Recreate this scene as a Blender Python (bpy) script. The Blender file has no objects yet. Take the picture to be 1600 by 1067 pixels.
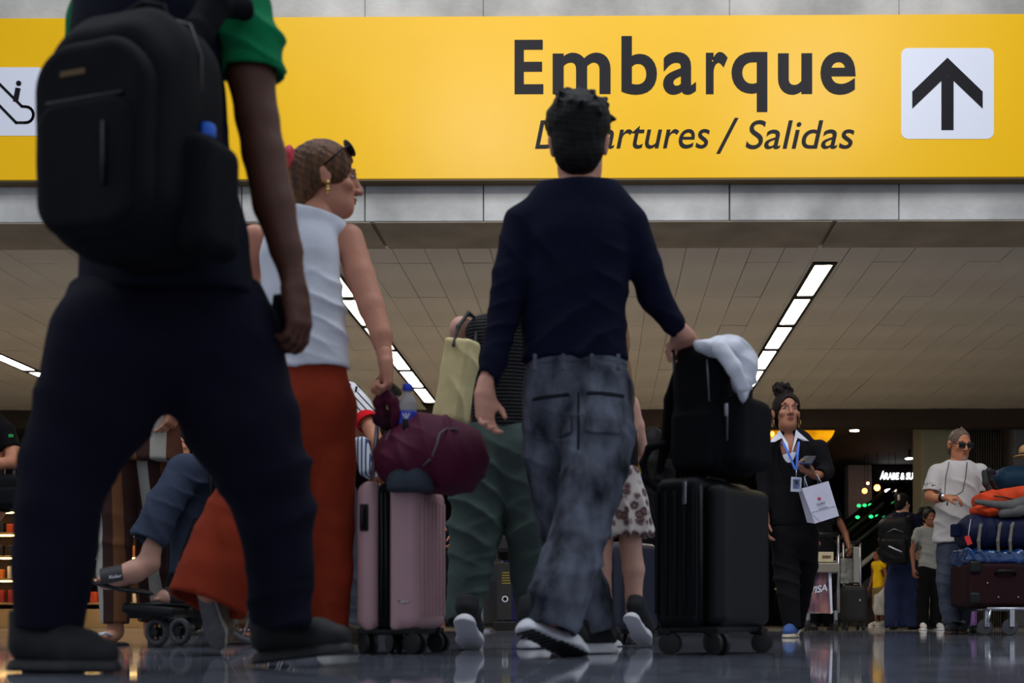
import bpy, bmesh, math, random
import numpy as np
from mathutils import Vector, Matrix

random.seed(7)
RNG = np.random.RandomState(11)
SC = bpy.context.scene
COL = SC.collection

# ------------------------------------------------------------------ camera, world, lights, exposure
F_PX, PX0, PY0, CAM_H, YAW = 1900.0, 923.0, 969.0, 0.113, 0.0088
cam_data = bpy.data.cameras.new('camera')
cam = bpy.data.objects.new('camera', cam_data)
COL.objects.link(cam)
cam.location = (0, 0, CAM_H)
cam.rotation_euler = (math.pi / 2, 0, YAW)
cam_data.sensor_width = 36.0
cam_data.lens = F_PX / 1600 * 36.0
cam_data.shift_x = (800 - PX0) / 1600
cam_data.shift_y = (PY0 - 533.5) / 1600
cam_data.clip_start = 0.05
cam_data.clip_end = 200
cam_data.dof.use_dof = True
cam_data.dof.focus_distance = 9.0
cam_data.dof.aperture_fstop = 3.4
SC.camera = cam

world = bpy.data.worlds.new('hall_light')
SC.world = world
world.use_nodes = True
bg = world.node_tree.nodes['Background']
bg.inputs[0].default_value = (0.80, 0.87, 1.0, 1)
bg.inputs[1].default_value = 0.56

def area_light(name, loc, target, sx, sy, power, color, spread=180):
    d = bpy.data.lights.new(name, 'AREA')
    d.shape = 'RECTANGLE'
    d.size, d.size_y = sx, sy
    d.energy = power
    d.color = color
    d.spread = math.radians(spread)
    o = bpy.data.objects.new(name, d)
    COL.objects.link(o)
    o.location = loc
    o.rotation_euler = (Vector(target) - Vector(loc)).to_track_quat('-Z', 'Y').to_euler()
    return o

area_light('skylight', (0.0, 4.2, 8.2), (0.0, 6.6, 1.2), 9.0, 2.4, 330, (0.86, 0.92, 1.0))
area_light('hall_lamp_bank', (-1.6, 2.2, 7.0), (-1.2, 9.9, 4.3), 1.2, 0.5, 40, (1.0, 0.97, 0.93), 100)
area_light('hall_lamp_bank', (2.9, 2.6, 7.4), (1.8, 9.9, 4.3), 1.2, 0.5, 30, (1.0, 0.97, 0.93), 100)

SC.view_settings.view_transform = 'Standard'
SC.view_settings.look = 'None'
SC.view_settings.exposure = 0.0
SC.view_settings.gamma = 1.0
SC.view_settings.use_curve_mapping = False

# ------------------------------------------------------------------ helpers
def P(px, py, d):
    """world point seen at photo pixel (px, py) at distance d along the view axis"""
    x = (px - PX0) / F_PX * d
    z = CAM_H + (PY0 - py) / F_PX * d
    c, s = math.cos(YAW), math.sin(YAW)
    return Vector((x * c - d * s, x * s + d * c, z))

def S(d):
    return F_PX / d

def lin(c):
    return tuple(((v / 255) / 12.92 if v / 255 <= 0.04045 else ((v / 255 + 0.055) / 1.055) ** 2.4) for v in c)

def mat(name, rgb, rough=0.7, metal=0.0, var=0.0, scale=20.0, bump=0.0, bscale=None, spec=0.5, emit=0.0, sheen=0.0, alpha=None, trans=0.0, stretch=None, col2=None, dim=None):
    m = bpy.data.materials.new(name)
    m.use_nodes = True
    nt = m.node_tree
    b = nt.nodes['Principled BSDF']
    c = lin(rgb) + (1,)
    b.inputs['Base Color'].default_value = c
    b.inputs['Roughness'].default_value = rough
    b.inputs['Metallic'].default_value = metal
    b.inputs['Specular IOR Level'].default_value = spec
    b.inputs['Transmission Weight'].default_value = trans
    if sheen:
        b.inputs['Sheen Weight'].default_value = sheen
    if emit:
        b.inputs['Emission Color'].default_value = c
        b.inputs['Emission Strength'].default_value = emit
    if alpha is not None:
        b.inputs['Alpha'].default_value = alpha
    tc = nt.nodes.new('ShaderNodeTexCoord')
    mp = nt.nodes.new('ShaderNodeMapping')
    if stretch:
        mp.inputs['Scale'].default_value = stretch
    nt.links.new(tc.outputs['Object'], mp.inputs['Vector'])
    if var or col2:
        nz = nt.nodes.new('ShaderNodeTexNoise')
        nz.inputs['Scale'].default_value = scale
        nz.inputs['Detail'].default_value = 6
        nt.links.new(mp.outputs[0], nz.inputs['Vector'])
        rp = nt.nodes.new('ShaderNodeValToRGB')
        rp.color_ramp.elements[0].position = 0.32
        rp.color_ramp.elements[1].position = 0.68
        if col2:
            rp.color_ramp.elements[0].color = c
            rp.color_ramp.elements[1].color = lin(col2) + (1,)
        else:
            rp.color_ramp.elements[0].color = tuple(v * (1 - var) for v in c[:3]) + (1,)
            rp.color_ramp.elements[1].color = tuple(min(1, v * (1 + var)) for v in c[:3]) + (1,)
        nt.links.new(nz.outputs['Fac'], rp.inputs['Fac'])
        nt.links.new(rp.outputs['Color'], b.inputs['Base Color'])
    if bump:
        n2 = nt.nodes.new('ShaderNodeTexNoise')
        n2.inputs['Scale'].default_value = bscale or scale * 4
        n2.inputs['Detail'].default_value = 4
        nt.links.new(mp.outputs[0], n2.inputs['Vector'])
        bp = nt.nodes.new('ShaderNodeBump')
        bp.inputs['Strength'].default_value = bump
        bp.inputs['Distance'].default_value = 0.01
        nt.links.new(n2.outputs['Fac'], bp.inputs['Height'])
        nt.links.new(bp.outputs['Normal'], b.inputs['Normal'])
    return m

def ramp_mat(name, stops, axis='X', rough=0.8, period=None, offset=0.0, rot=None):
    """stripes: stops = [(pos, rgb)...] along an object axis, repeated every `period` metres"""
    m = bpy.data.materials.new(name)
    m.use_nodes = True
    nt = m.node_tree
    b = nt.nodes['Principled BSDF']
    b.inputs['Roughness'].default_value = rough
    b.inputs['Specular IOR Level'].default_value = 0.2
    tc = nt.nodes.new('ShaderNodeTexCoord')
    mp = nt.nodes.new('ShaderNodeMapping')
    if rot:
        mp.inputs['Rotation'].default_value = rot
    sp = nt.nodes.new('ShaderNodeSeparateXYZ')
    nt.links.new(tc.outputs['Object'], mp.inputs['Vector'])
    nt.links.new(mp.outputs[0], sp.inputs[0])
    a = nt.nodes.new('ShaderNodeMath'); a.operation = 'MULTIPLY_ADD'
    a.inputs[1].default_value = 1.0 / period
    a.inputs[2].default_value = offset
    nt.links.new(sp.outputs[axis], a.inputs[0])
    fr = nt.nodes.new('ShaderNodeMath'); fr.operation = 'FRACT'
    nt.links.new(a.outputs[0], fr.inputs[0])
    rp = nt.nodes.new('ShaderNodeValToRGB')
    rp.color_ramp.interpolation = 'CONSTANT'
    e = rp.color_ramp.elements
    e[0].position = stops[0][0]; e[0].color = lin(stops[0][1]) + (1,)
    e[1].position = stops[1][0]; e[1].color = lin(stops[1][1]) + (1,)
    for p_, c_ in stops[2:]:
        n = e.new(p_); n.color = lin(c_) + (1,)
    nt.links.new(fr.outputs[0], rp.inputs['Fac'])
    nt.links.new(rp.outputs['Color'], b.inputs['Base Color'])
    return m

def glow(name, rgb, strength):
    m = bpy.data.materials.new(name)
    m.use_nodes = True
    nt = m.node_tree
    b = nt.nodes['Principled BSDF']
    b.inputs['Base Color'].default_value = lin(rgb) + (1,)
    b.inputs['Emission Color'].default_value = lin(rgb) + (1,)
    b.inputs['Emission Strength'].default_value = strength
    return m

def glass(name, rgb, alpha=0.35, rough=0.05):
    m = mat(name, rgb, rough, alpha=alpha, spec=0.6)
    return m

class MB:
    """collects simple solids and links them as ONE mesh"""
    def __init__(self):
        self.v, self.f = [], []
    def add(self, vs, fs):
        o = len(self.v)
        self.v += [tuple(p) for p in vs]
        self.f += [tuple(i + o for i in f) for f in fs]
        return self
    def box(self, c, s, R=None, bev=0.0, seg=2):
        bm = bmesh.new()
        bmesh.ops.create_cube(bm, size=1)
        for v in bm.verts:
            v.co = Vector((v.co.x * s[0], v.co.y * s[1], v.co.z * s[2]))
        if bev:
            bmesh.ops.bevel(bm, geom=bm.edges[:], offset=bev, segments=seg, profile=0.5, affect='EDGES')
        bm.verts.index_update()
        c = Vector(c)
        vs = [(R @ v.co if R else v.co) + c for v in bm.verts]
        self.add(vs, [[v.index for v in f.verts] for f in bm.faces])
        bm.free()
        return self
    def tube(self, pts, r, n=8, cap=True):
        pts = [Vector(p) for p in pts]
        rs = r if isinstance(r, (list, tuple)) else [r] * len(pts)
        vs, fs = [], []
        up = None
        for i, p in enumerate(pts):
            t = (pts[min(i + 1, len(pts) - 1)] - pts[max(i - 1, 0)]).normalized()
            if up is None:
                up = Vector((0, 0, 1)) if abs(t.z) < 0.9 else Vector((1, 0, 0))
            u = t.cross(up)
            if u.length < 1e-4:
                u = t.cross(Vector((0, 1, 0)))
            u.normalize()
            w = u.cross(t).normalized()
            up = w
            for k in range(n):
                a = 2 * math.pi * k / n
                vs.append(p + (u * math.cos(a) + w * math.sin(a)) * rs[i])
        for i in range(len(pts) - 1):
            for k in range(n):
                fs.append((i * n + k, i * n + (k + 1) % n, (i + 1) * n + (k + 1) % n, (i + 1) * n + k))
        if cap:
            fs.append(tuple(range(n - 1, -1, -1)))
            fs.append(tuple((len(pts) - 1) * n + k for k in range(n)))
        return self.add(vs, fs)
    def lathe(self, c, prof, n=20, axis=(0, 0, 1)):
        """prof = [(radius, height)...] turned about axis through c"""
        a = Vector(axis).normalized()
        q = Vector((0, 0, 1)).rotation_difference(a)
        c = Vector(c)
        vs, fs = [], []
        for r, h in prof:
            for k in range(n):
                t = 2 * math.pi * k / n
                vs.append(c + q @ Vector((r * math.cos(t), r * math.sin(t), h)))
        for i in range(len(prof) - 1):
            for k in range(n):
                fs.append((i * n + k, i * n + (k + 1) % n, (i + 1) * n + (k + 1) % n, (i + 1) * n + k))
        fs.append(tuple(range(n - 1, -1, -1)))
        fs.append(tuple((len(prof) - 1) * n + k for k in range(n)))
        return self.add(vs, fs)
    def prism(self, poly, origin, ux, uy, depth):
        """2-D polygon (counter-clockwise) in the frame ux, uy, extruded by the vector depth"""
        o, ux, uy, dv = Vector(origin), Vector(ux), Vector(uy), Vector(depth)
        n = len(poly)
        a = [o + ux * p[0] + uy * p[1] for p in poly]
        vs = a + [p + dv for p in a]
        fs = [tuple(range(n)), tuple(range(2 * n - 1, n - 1, -1))]
        for i in range(n):
            j = (i + 1) % n
            fs.append((i, n + i, n + j, j))
        return self.add(vs, fs)
    def ball(self, c, r, n=12, m=8, R=None):
        c = Vector(c)
        rr = Vector(r) if isinstance(r, (tuple, list, Vector)) else Vector((r, r, r))
        vs, fs = [], []
        for i in range(m + 1):
            th = math.pi * i / m
            for k in range(n):
                ph = 2 * math.pi * k / n
                q = Vector((rr.x * math.sin(th) * math.cos(ph), rr.y * math.sin(th) * math.sin(ph), rr.z * math.cos(th)))
                vs.append(c + (R @ q if R else q))
        for i in range(m):
            for k in range(n):
                fs.append((i * n + k, (i + 1) * n + k, (i + 1) * n + (k + 1) % n, i * n + (k + 1) % n))
        return self.add(vs, fs)
    def build(self, name, m, parent=None, smooth=False, local=False):
        return link_mesh(name, self.v, self.f, m, parent, smooth, local)

def inv_of(o):
    mats = Matrix.Identity(4)
    while o is not None:
        mats = (Matrix.Translation(o.location) @ o.rotation_euler.to_matrix().to_4x4()) @ mats
        o = o.parent
    return mats.inverted()

def link_mesh(name, vs, fs, m, parent=None, smooth=False, local=False):
    me = bpy.data.meshes.new(name)
    if isinstance(vs, np.ndarray):
        v = vs.astype(np.float64)
    else:
        v = np.array([tuple(p) for p in vs], dtype=np.float64).reshape(-1, 3)
    origin = None
    if parent is not None and not local:
        M = np.array(inv_of(parent))
        v = v @ M[:3, :3].T + M[:3, 3]
    elif parent is None and not local:
        lo, hi = v.min(0), v.max(0)
        origin = np.array([(lo[0] + hi[0]) / 2, (lo[1] + hi[1]) / 2, lo[2]])
        v = v - origin
    if isinstance(fs, np.ndarray):
        nf = len(fs)
        me.vertices.add(len(v)); me.vertices.foreach_set('co', v.astype(np.float32).ravel())
        me.loops.add(nf * 4); me.loops.foreach_set('vertex_index', fs.astype(np.int32).ravel())
        me.polygons.add(nf)
        me.polygons.foreach_set('loop_start', np.arange(0, nf * 4, 4, dtype=np.int32))
        me.update(calc_edges=True)
    else:
        me.from_pydata(v.tolist(), [], fs)
        bm = bmesh.new(); bm.from_mesh(me)
        bmesh.ops.recalc_face_normals(bm, faces=bm.faces[:])
        bm.to_mesh(me); bm.free()
    if smooth is True or isinstance(fs, np.ndarray):
        me.polygons.foreach_set('use_smooth', [True] * len(me.polygons))
    elif smooth == 'auto':
        me.polygons.foreach_set('use_smooth', [True] * len(me.polygons))
        me.set_sharp_from_angle(angle=math.radians(40))
    me.update()
    if m:
        me.materials.append(m)
    o = bpy.data.objects.new(name, me)
    COL.objects.link(o)
    if parent is not None:
        o.parent = parent
    if origin is not None:
        o.location = origin
    return o

def tag(o, label, cat, group=None):
    o['label'] = label
    o['category'] = cat
    if group:
        o['group'] = group
    return o

def thing(name, loc, label, cat, group=None, rz=0.0):
    o = bpy.data.objects.new(name, None)
    o.empty_display_size = 0.1
    COL.objects.link(o)
    o.location = loc
    o.rotation_euler = (0, 0, rz)
    return tag(o, label, cat, group)

def structure(o):
    o['kind'] = 'structure'
    return o

# ------------------------------------------------------------------ soft solids: blended distance fields turned into meshes
def cone(a, b, ra, rb, k=0.02, flat=None, fs=1.0, sub=False):
    """tapered capsule; `flat` = direction squashed by factor fs"""
    a = np.array(a, float); b = np.array(b, float)
    R = max(ra, rb)
    lo = np.minimum(a, b) - R; hi = np.maximum(a, b) + R
    ba = b - a; L2 = max(float(ba @ ba), 1e-9)
    fl = None if flat is None else np.array(flat, float) / np.linalg.norm(flat)
    def f(X, Y, Z):
        px, py, pz = X - a[0], Y - a[1], Z - a[2]
        t = np.clip((px * ba[0] + py * ba[1] + pz * ba[2]) / L2, 0, 1)
        qx, qy, qz = px - ba[0] * t, py - ba[1] * t, pz - ba[2] * t
        r2 = qx * qx + qy * qy + qz * qz
        if fl is not None:
            qn = qx * fl[0] + qy * fl[1] + qz * fl[2]
            r2 = r2 + qn * qn * (1 / fs ** 2 - 1)
        return np.sqrt(r2) - (ra + (rb - ra) * t)
    return (f, lo, hi, k, sub)

def frame(fwd, up=(0, 0, 1)):
    f = Vector(fwd).normalized()
    u = Vector(up)
    u = (u - f * u.dot(f)).normalized()
    r = f.cross(u).normalized()
    return r, f, u          # right, forward, up

def ell(c, rad, axes=None, k=0.02, sub=False):
    c = np.array(c, float)
    A = np.eye(3) if axes is None else np.array([list(v) for v in axes], float)
    R = max(rad)
    ext = np.abs(A.T) @ np.array(rad)
    def f(X, Y, Z):
        px, py, pz = X - c[0], Y - c[1], Z - c[2]
        s0 = 0; s1 = 0
        for i in range(3):
            q = px * A[i][0] + py * A[i][1] + pz * A[i][2]
            s0 = s0 + (q / rad[i]) ** 2
            s1 = s1 + (q / rad[i] ** 2) ** 2
        k0 = np.sqrt(s0)
        return k0 * (k0 - 1) / (np.sqrt(s1) + 1e-6)
    return (f, c - ext, c + ext, k, sub)

def rbox(c, half, r, axes=None, k=0.02, sub=False):
    c = np.array(c, float)
    A = np.eye(3) if axes is None else np.array([list(v) for v in axes], float)
    ext = np.abs(A.T) @ np.array(half)
    r = min(r, min(half) * 0.99)
    h = np.array(half, float) - r
    def f(X, Y, Z):
        px, py, pz = X - c[0], Y - c[1], Z - c[2]
        o = 0; ins = None
        for i in range(3):
            q = np.abs(px * A[i][0] + py * A[i][1] + pz * A[i][2]) - h[i]
            o = o + np.maximum(q, 0) ** 2
            ins = q if ins is None else np.maximum(ins, q)
        return np.sqrt(o) + np.minimum(ins, 0) - r
    return (f, c - ext, c + ext, k, sub)

def rslab(c, hx, hy, hz, R, r, k=0.02):
    """slab with big rounded corners R in the x-z plane and edge rounding r (local axes)"""
    c = np.array(c, float); hf = np.array((hx, hy, hz))
    def f(X, Y, Z):
        qx, qz = np.abs(X - c[0]) - (hx - R), np.abs(Z - c[2]) - (hz - R)
        d2 = np.sqrt(np.maximum(qx, 0) ** 2 + np.maximum(qz, 0) ** 2) + np.minimum(np.maximum(qx, qz), 0) - R + r
        dy = np.abs(Y - c[1]) - hy + r
        return np.sqrt(np.maximum(d2, 0) ** 2 + np.maximum(dy, 0) ** 2) + np.minimum(np.maximum(d2, dy), 0) - r
    return (f, c - hf, c + hf, k, False)

def patch(prims, box, off):
    """thin piece lying on the surface of prims, limited to the box prim"""
    fs = [p for p in prims if p[0] != 'cut' and not p[4]]
    def f(X, Y, Z):
        d = None
        for p in fs:
            q = p[0](X, Y, Z)
            if d is None:
                d = q
            else:
                h = np.maximum(0.03 - np.abs(d - q), 0) / 0.03
                d = np.minimum(d, q) - h * h * 0.03 * 0.25
        return np.maximum(d - off, box[0](X, Y, Z))
    return (f, box[1], box[2], 0.004, False)

def half(pt, n):
    """keep the side of the plane away from n"""
    pt = np.array(pt, float); n = np.array(n, float); n = n / np.linalg.norm(n)
    return ('cut', pt, n)

def chain(pts, k=0.02, flat=None, fs=1.0, sub=False):
    """pts = [(point, radius)...]"""
    return [cone(pts[i][0], pts[i + 1][0], pts[i][1], pts[i + 1][1], k if i == 0 else min(k, 0.012), flat, fs, sub) for i in range(len(pts) - 1)]

def pchain(d, pts, k=0.02, flat=None, fs=1.0, sub=False):
    """pts = [(px, py, half-width px[, extra depth])...] traced on the photo, stood at distance d"""
    out = []
    for p in pts:
        dd = d + (p[3] if len(p) > 3 else 0)
        out.append((P(p[0], p[1], dd), p[2] / S(dd)))
    return chain(out, k, flat, fs, sub)

def soft(prims, h, disp=None, relax=1):
    """surface-net mesh of the blended field: returns (verts, quads)"""
    solids = [p for p in prims if p[0] != 'cut']
    cuts = [p for p in prims if p[0] == 'cut']
    adds = [p for p in solids if not p[4]]
    lo = np.min([p[1] for p in adds], axis=0) - 3 * h
    hi = np.max([p[2] for p in adds], axis=0) + 3 * h
    n = np.ceil((hi - lo) / h).astype(int) + 1
    ax = [(lo[i] + h * np.arange(n[i])).astype(np.float32) for i in range(3)]
    F = np.full(n, 0.5, np.float32)
    for sub_pass in (False, True):
        for f, plo, phi, k, sub in solids:
            if sub != sub_pass:
                continue
            m = k + 2.5 * h
            i0 = np.clip(np.floor((plo - m - lo) / h).astype(int), 0, n)
            i1 = np.clip(np.ceil((phi + m - lo) / h).astype(int) + 1, 0, n)
            if (i1 <= i0).any():
                continue
            sl = tuple(slice(i0[i], i1[i]) for i in range(3))
            d = f(ax[0][sl[0]][:, None, None], ax[1][sl[1]][None, :, None], ax[2][sl[2]][None, None, :]).astype(np.float32)
            G = F[sl]
            if sub:
                d = -d
                hh = np.maximum(k - np.abs(G - d), 0) / k
                F[sl] = np.maximum(G, d) + hh * hh * k * 0.25
            else:
                hh = np.maximum(k - np.abs(G - d), 0) / k
                F[sl] = np.minimum(G, d) - hh * hh * k * 0.25
    for _, pt, nn in cuts:
        d = (ax[0][:, None, None] - pt[0]) * nn[0] + (ax[1][None, :, None] - pt[1]) * nn[1] + (ax[2][None, None, :] - pt[2]) * nn[2]
        F = np.maximum(F, d.astype(np.float32))
    s = F < 0
    s8 = [s[i:n[0] - 1 + i, j:n[1] - 1 + j, l:n[2] - 1 + l] for i in (0, 1) for j in (0, 1) for l in (0, 1)]
    al = s8[0].copy(); an = s8[0].copy()
    for q in s8[1:]:
        al &= q; an |= q
    msk = an & ~al
    ci = np.argwhere(msk)
    idx = np.full(msk.shape, -1, np.int32)
    idx[msk] = np.arange(len(ci))
    acc = np.zeros((len(ci), 3)); cnt = np.zeros(len(ci))
    cor = [(i, j, l) for i in (0, 1) for j in (0, 1) for l in (0, 1)]
    val = {c: F[ci[:, 0] + c[0], ci[:, 1] + c[1], ci[:, 2] + c[2]].astype(np.float64) for c in cor}
    for c in cor:
        for a in range(3):
            if c[a] == 0:
                e = list(c); e[a] = 1; e = tuple(e)
                f0, f1 = val[c], val[e]
                x = (f0 < 0) != (f1 < 0)
                t = np.where(x, f0 / np.where(x, f0 - f1, 1), 0)
                p = np.zeros((len(ci), 3)); p[:] = c
                p[:, a] += t
                acc += p * x[:, None]; cnt += x
    loc = acc / cnt[:, None]
    V = lo + h * (ci + loc)
    Q = []
    for a in range(3):
        b_, c_ = (a + 1) % 3, (a + 2) % 3
        A0 = [slice(None)] * 3; A1 = [slice(None)] * 3
        A0[a] = slice(0, -1); A1[a] = slice(1, None)
        s0, s1 = s[tuple(A0)], s[tuple(A1)]
        e = np.argwhere(s0 != s1)
        e = e[(e[:, b_] > 0) & (e[:, c_] > 0) & (e[:, b_] < n[b_] - 1) & (e[:, c_] < n[c_] - 1)]
        if not len(e):
            continue
        def at(db, dc):
            q = e.copy(); q[:, b_] += db; q[:, c_] += dc
            return idx[q[:, 0], q[:, 1], q[:, 2]]
        q = np.stack([at(-1, -1), at(0, -1), at(0, 0), at(-1, 0)], 1)
        fl = ~s0[e[:, 0], e[:, 1], e[:, 2]]
        q[fl] = q[fl][:, ::-1]
        Q.append(q)
    Q = np.concatenate(Q)
    for _ in range(relax):                              # light smoothing
        a2 = np.zeros_like(V); c2 = np.zeros(len(V))
        for i, j in ((0, 1), (1, 2), (2, 3), (3, 0)):
            np.add.at(a2, Q[:, i], V[Q[:, j]]); np.add.at(c2, Q[:, i], 1)
        V = V * 0.5 + 0.5 * a2 / np.maximum(c2, 1)[:, None]
    if disp is not None:
        N = np.zeros_like(V)
        fn = np.cross(V[Q[:, 2]] - V[Q[:, 0]], V[Q[:, 3]] - V[Q[:, 1]])
        for i in range(4):
            np.add.at(N, Q[:, i], fn)
        N /= np.linalg.norm(N, axis=1)[:, None] + 1e-12
        V = V + N * disp(V)[:, None]
    return V, Q

def join(*ms):
    vs, qs, o = [], [], 0
    for v, q in ms:
        vs.append(v); qs.append(q + o); o += len(v)
    return np.concatenate(vs), np.concatenate(qs)

def soft_obj(name, prims, h, m, parent=None, disp=None, relax=1, local=False):
    v, q = soft(prims, h, disp, relax)
    return link_mesh(name, v, q, m, parent, True, local)

def waves(p, seed, scale):
    """cheap smooth noise in -1..1"""
    r = np.random.RandomState(seed)
    out = np.zeros(len(p))
    for i in range(5):
        k = r.normal(size=3) * scale * (0.6 + 0.5 * i)
        w = r.normal(size=3) * scale * 0.5
        out += np.sin(p @ k + r.rand() * 6.3 + 1.5 * np.sin(p @ w + r.rand() * 6.3)) / (1 + 0.5 * i)
    return out / 2.6

def creases(p, seed, d, wl, width=0.75):
    """sharp cloth folds running across direction d, wavelength wl"""
    d = np.array(d, float) / np.linalg.norm(d)
    ph = p @ d / wl * 2 * math.pi + 3.2 * waves(p, seed, 5.0) + 0.9 * waves(p, seed + 1, 14.0)
    s = 1 - np.abs(np.sin(ph * 0.5))
    return s ** 1.5 * 2.2 * np.clip(0.3 + 1.1 * waves(p, seed + 2, 8.0), 0, 1.2)

def folds(spec, base=0.0, seed=3, bscale=18.0):
    """spec = [(centre, reach, direction, wavelength, amplitude)...]"""
    def f(p):
        o = base * waves(p, seed, bscale)
        for i, (c, R, d, wl, amp) in enumerate(spec):
            g = np.exp(-((p - np.array(c)) ** 2).sum(1) / (R * R))
            o += amp * g * creases(p, seed + 10 * i + 5, d, wl)
        return o
    return f
# ------------------------------------------------------------------ setting
def plane_pt(px, py, Y):
    """point of the world plane y = Y seen at a photo pixel"""
    d = Y / ((px - PX0) / F_PX * math.sin(YAW) + math.cos(YAW))
    return P(px, py, d)

# floor: dark polished stone
def floor_material():
    m = mat('polished_stone', (118, 122, 134), rough=0.06, var=0.35, scale=9, spec=0.55)
    nt = m.node_tree
    b = nt.nodes['Principled BSDF']
    tc = nt.nodes.new('ShaderNodeTexCoord')
    n = nt.nodes.new('ShaderNodeTexNoise'); n.inputs['Scale'].default_value = 1.6; n.inputs['Detail'].default_value = 5
    nt.links.new(tc.outputs['Object'], n.inputs['Vector'])
    r = nt.nodes.new('ShaderNodeMapRange')
    r.inputs['From Min'].default_value = 0.3; r.inputs['From Max'].default_value = 0.7
    r.inputs['To Min'].default_value = 0.025; r.inputs['To Max'].default_value = 0.075
    nt.links.new(n.outputs['Fac'], r.inputs['Value'])
    nt.links.new(r.outputs[0], b.inputs['Roughness'])
    return m

M_FLOOR = floor_material()
M_CONC = mat('concrete', (184, 182, 178), rough=0.85, var=0.3, scale=1.7, bump=0.5, bscale=30, spec=0.2)
M_CONC2 = mat('concrete_dark', (158, 144, 122), rough=0.85, var=0.18, scale=2.2, bump=0.3, bscale=26, spec=0.2)
M_TILE = mat('beige_ceiling_metal', (212, 203, 188), rough=0.6, var=0.06, scale=1.2, spec=0.25)
M_VOID = mat('ceiling_void', (22, 20, 18), rough=0.9)
M_DARKWALL = mat('dark_wall', (40, 30, 26), rough=0.85, var=0.3, scale=1.0)
M_BROWN = mat('dark_brown_plaster', (64, 50, 38), rough=0.8, var=0.15, scale=1.5)
M_BLACK = mat('black_metal', (9, 9, 10), rough=0.5, spec=0.25)
M_PLASTIC = mat('black_plastic', (8, 8, 9), rough=0.45, spec=0.3)
M_STEEL = mat('brushed_steel', (178, 178, 184), rough=0.3, metal=1.0, var=0.08, scale=40)
M_LED = glow('led_diffuser', (255, 242, 222), 27)

fl = MB().box((0, 3.5, -0.05), (44, 17.98, 0.1)).build('floor', M_FLOOR)
structure(fl)
M_FLOOR2 = mat('pale_bounce_stone', (200, 193, 182), rough=0.08, var=0.15, scale=3, spec=0.6)  # far floor coloured pale and warm to bounce lamp light up onto the ceiling
f2 = MB().box((0, 24.75, -0.05), (44, 24.5, 0.1)).build('floor', M_FLOOR2)
structure(f2)

# ceiling void slab over the tiles, tiles as parts
Z_CEIL = 3.6
ceil = MB().box((-1.4, 15.5, Z_CEIL + 0.13), (27, 9.5, 0.1)).build('ceiling', M_VOID)
structure(ceil)
STRIPS = (-7.9675, -2.74, 2.18)
TW, TD, ROW0 = 0.3075, 1.27, 10.59
tile_mb = MB().box((0, 0, 0.008), (TW - 0.005, TD - 0.008, 0.016), bev=0.002, seg=1)
t0 = tile_mb.build('ceiling_tile', M_TILE, local=True)
bpy.data.objects.remove(t0)
tile_me = bpy.data.meshes['ceiling_tile']
spots = []
for r in range(8):
    y = ROW0 + TD * (r + 0.5)
    for i in range(-52, 44):
        x = 2.18 + i * TW
        px = PX0 + F_PX * (x + y * YAW) / (y + TD / 2)
        if -900 < px < 2500 and y - TD / 2 < 20.1:
            if r > 0 and any(abs(x - s) < TW * 0.5 for s in STRIPS):
                continue
            spots.append((x, y, 0 if -40 < px < 1640 else 1))
spots.sort(key=lambda s: (s[2], s[1] + abs(s[0]) * 0.01))
iv = inv_of(ceil)
rest = MB()
for n, (x, y, _) in enumerate(spots):
    tilt = Matrix.Rotation(RNG.normal() * 0.0045, 3, 'X') @ Matrix.Rotation(RNG.normal() * 0.012, 3, 'Y')
    c = Vector((x, y, Z_CEIL + RNG.normal() * 0.002))
    if n < 300:
        o = bpy.data.objects.new('ceiling_tile', tile_me)
        COL.objects.link(o)
        o.parent = ceil
        o.location = iv @ c
        o.rotation_euler = tilt.to_euler()
    else:
        rest.box(c + Vector((0, 0, 0.008)), (TW - 0.005, TD - 0.008, 0.016), R=tilt)
if rest.v:
    o = rest.build('far_ceiling_tiles', M_TILE, ceil)
    o['kind'] = 'stuff'

# LED strips: one lamp per ceiling bay
ordinal = ('first', 'second', 'third', 'fourth', 'fifth', 'sixth')
strip_name = ('far-left', 'left', 'right')
for si, sx in enumerate(STRIPS):
    for r in range(6):
        y0 = 11.86 + TD * r
        if si == 0 and r < 2:
            continue
        t = thing('ceiling_light', (sx, y0 + TD / 2, Z_CEIL - 0.004),
                  'white LED ceiling lamp, %s from the concrete beam in the %s strip' % (ordinal[r], strip_name[si]),
                  'ceiling light', '%s strip of LED ceiling lamps' % strip_name[si])
        MB().box((0, 0, 0.012), (0.165, TD - 0.13, 0.02), bev=0.004, seg=1).build('diffuser', M_LED, t, local=True)
        fr = MB()
        for s in (-1, 1):
            fr.box((s * 0.102, 0, 0.018), (0.034, TD - 0.01, 0.05))
            fr.box((0, s * (TD / 2 - 0.034), 0.016), (0.175, 0.058, 0.05))
        fr.box((0, 0, 0.05), (0.24, TD - 0.01, 0.012))
        for s in (-1, 1):
            MB().box((s * 0.137, 0, 0.012), (0.032, TD - 0.01, 0.014)).build('side_filler', M_TILE, t, local=True)
        fr.build('frame', M_BLACK, t, local=True)

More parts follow.
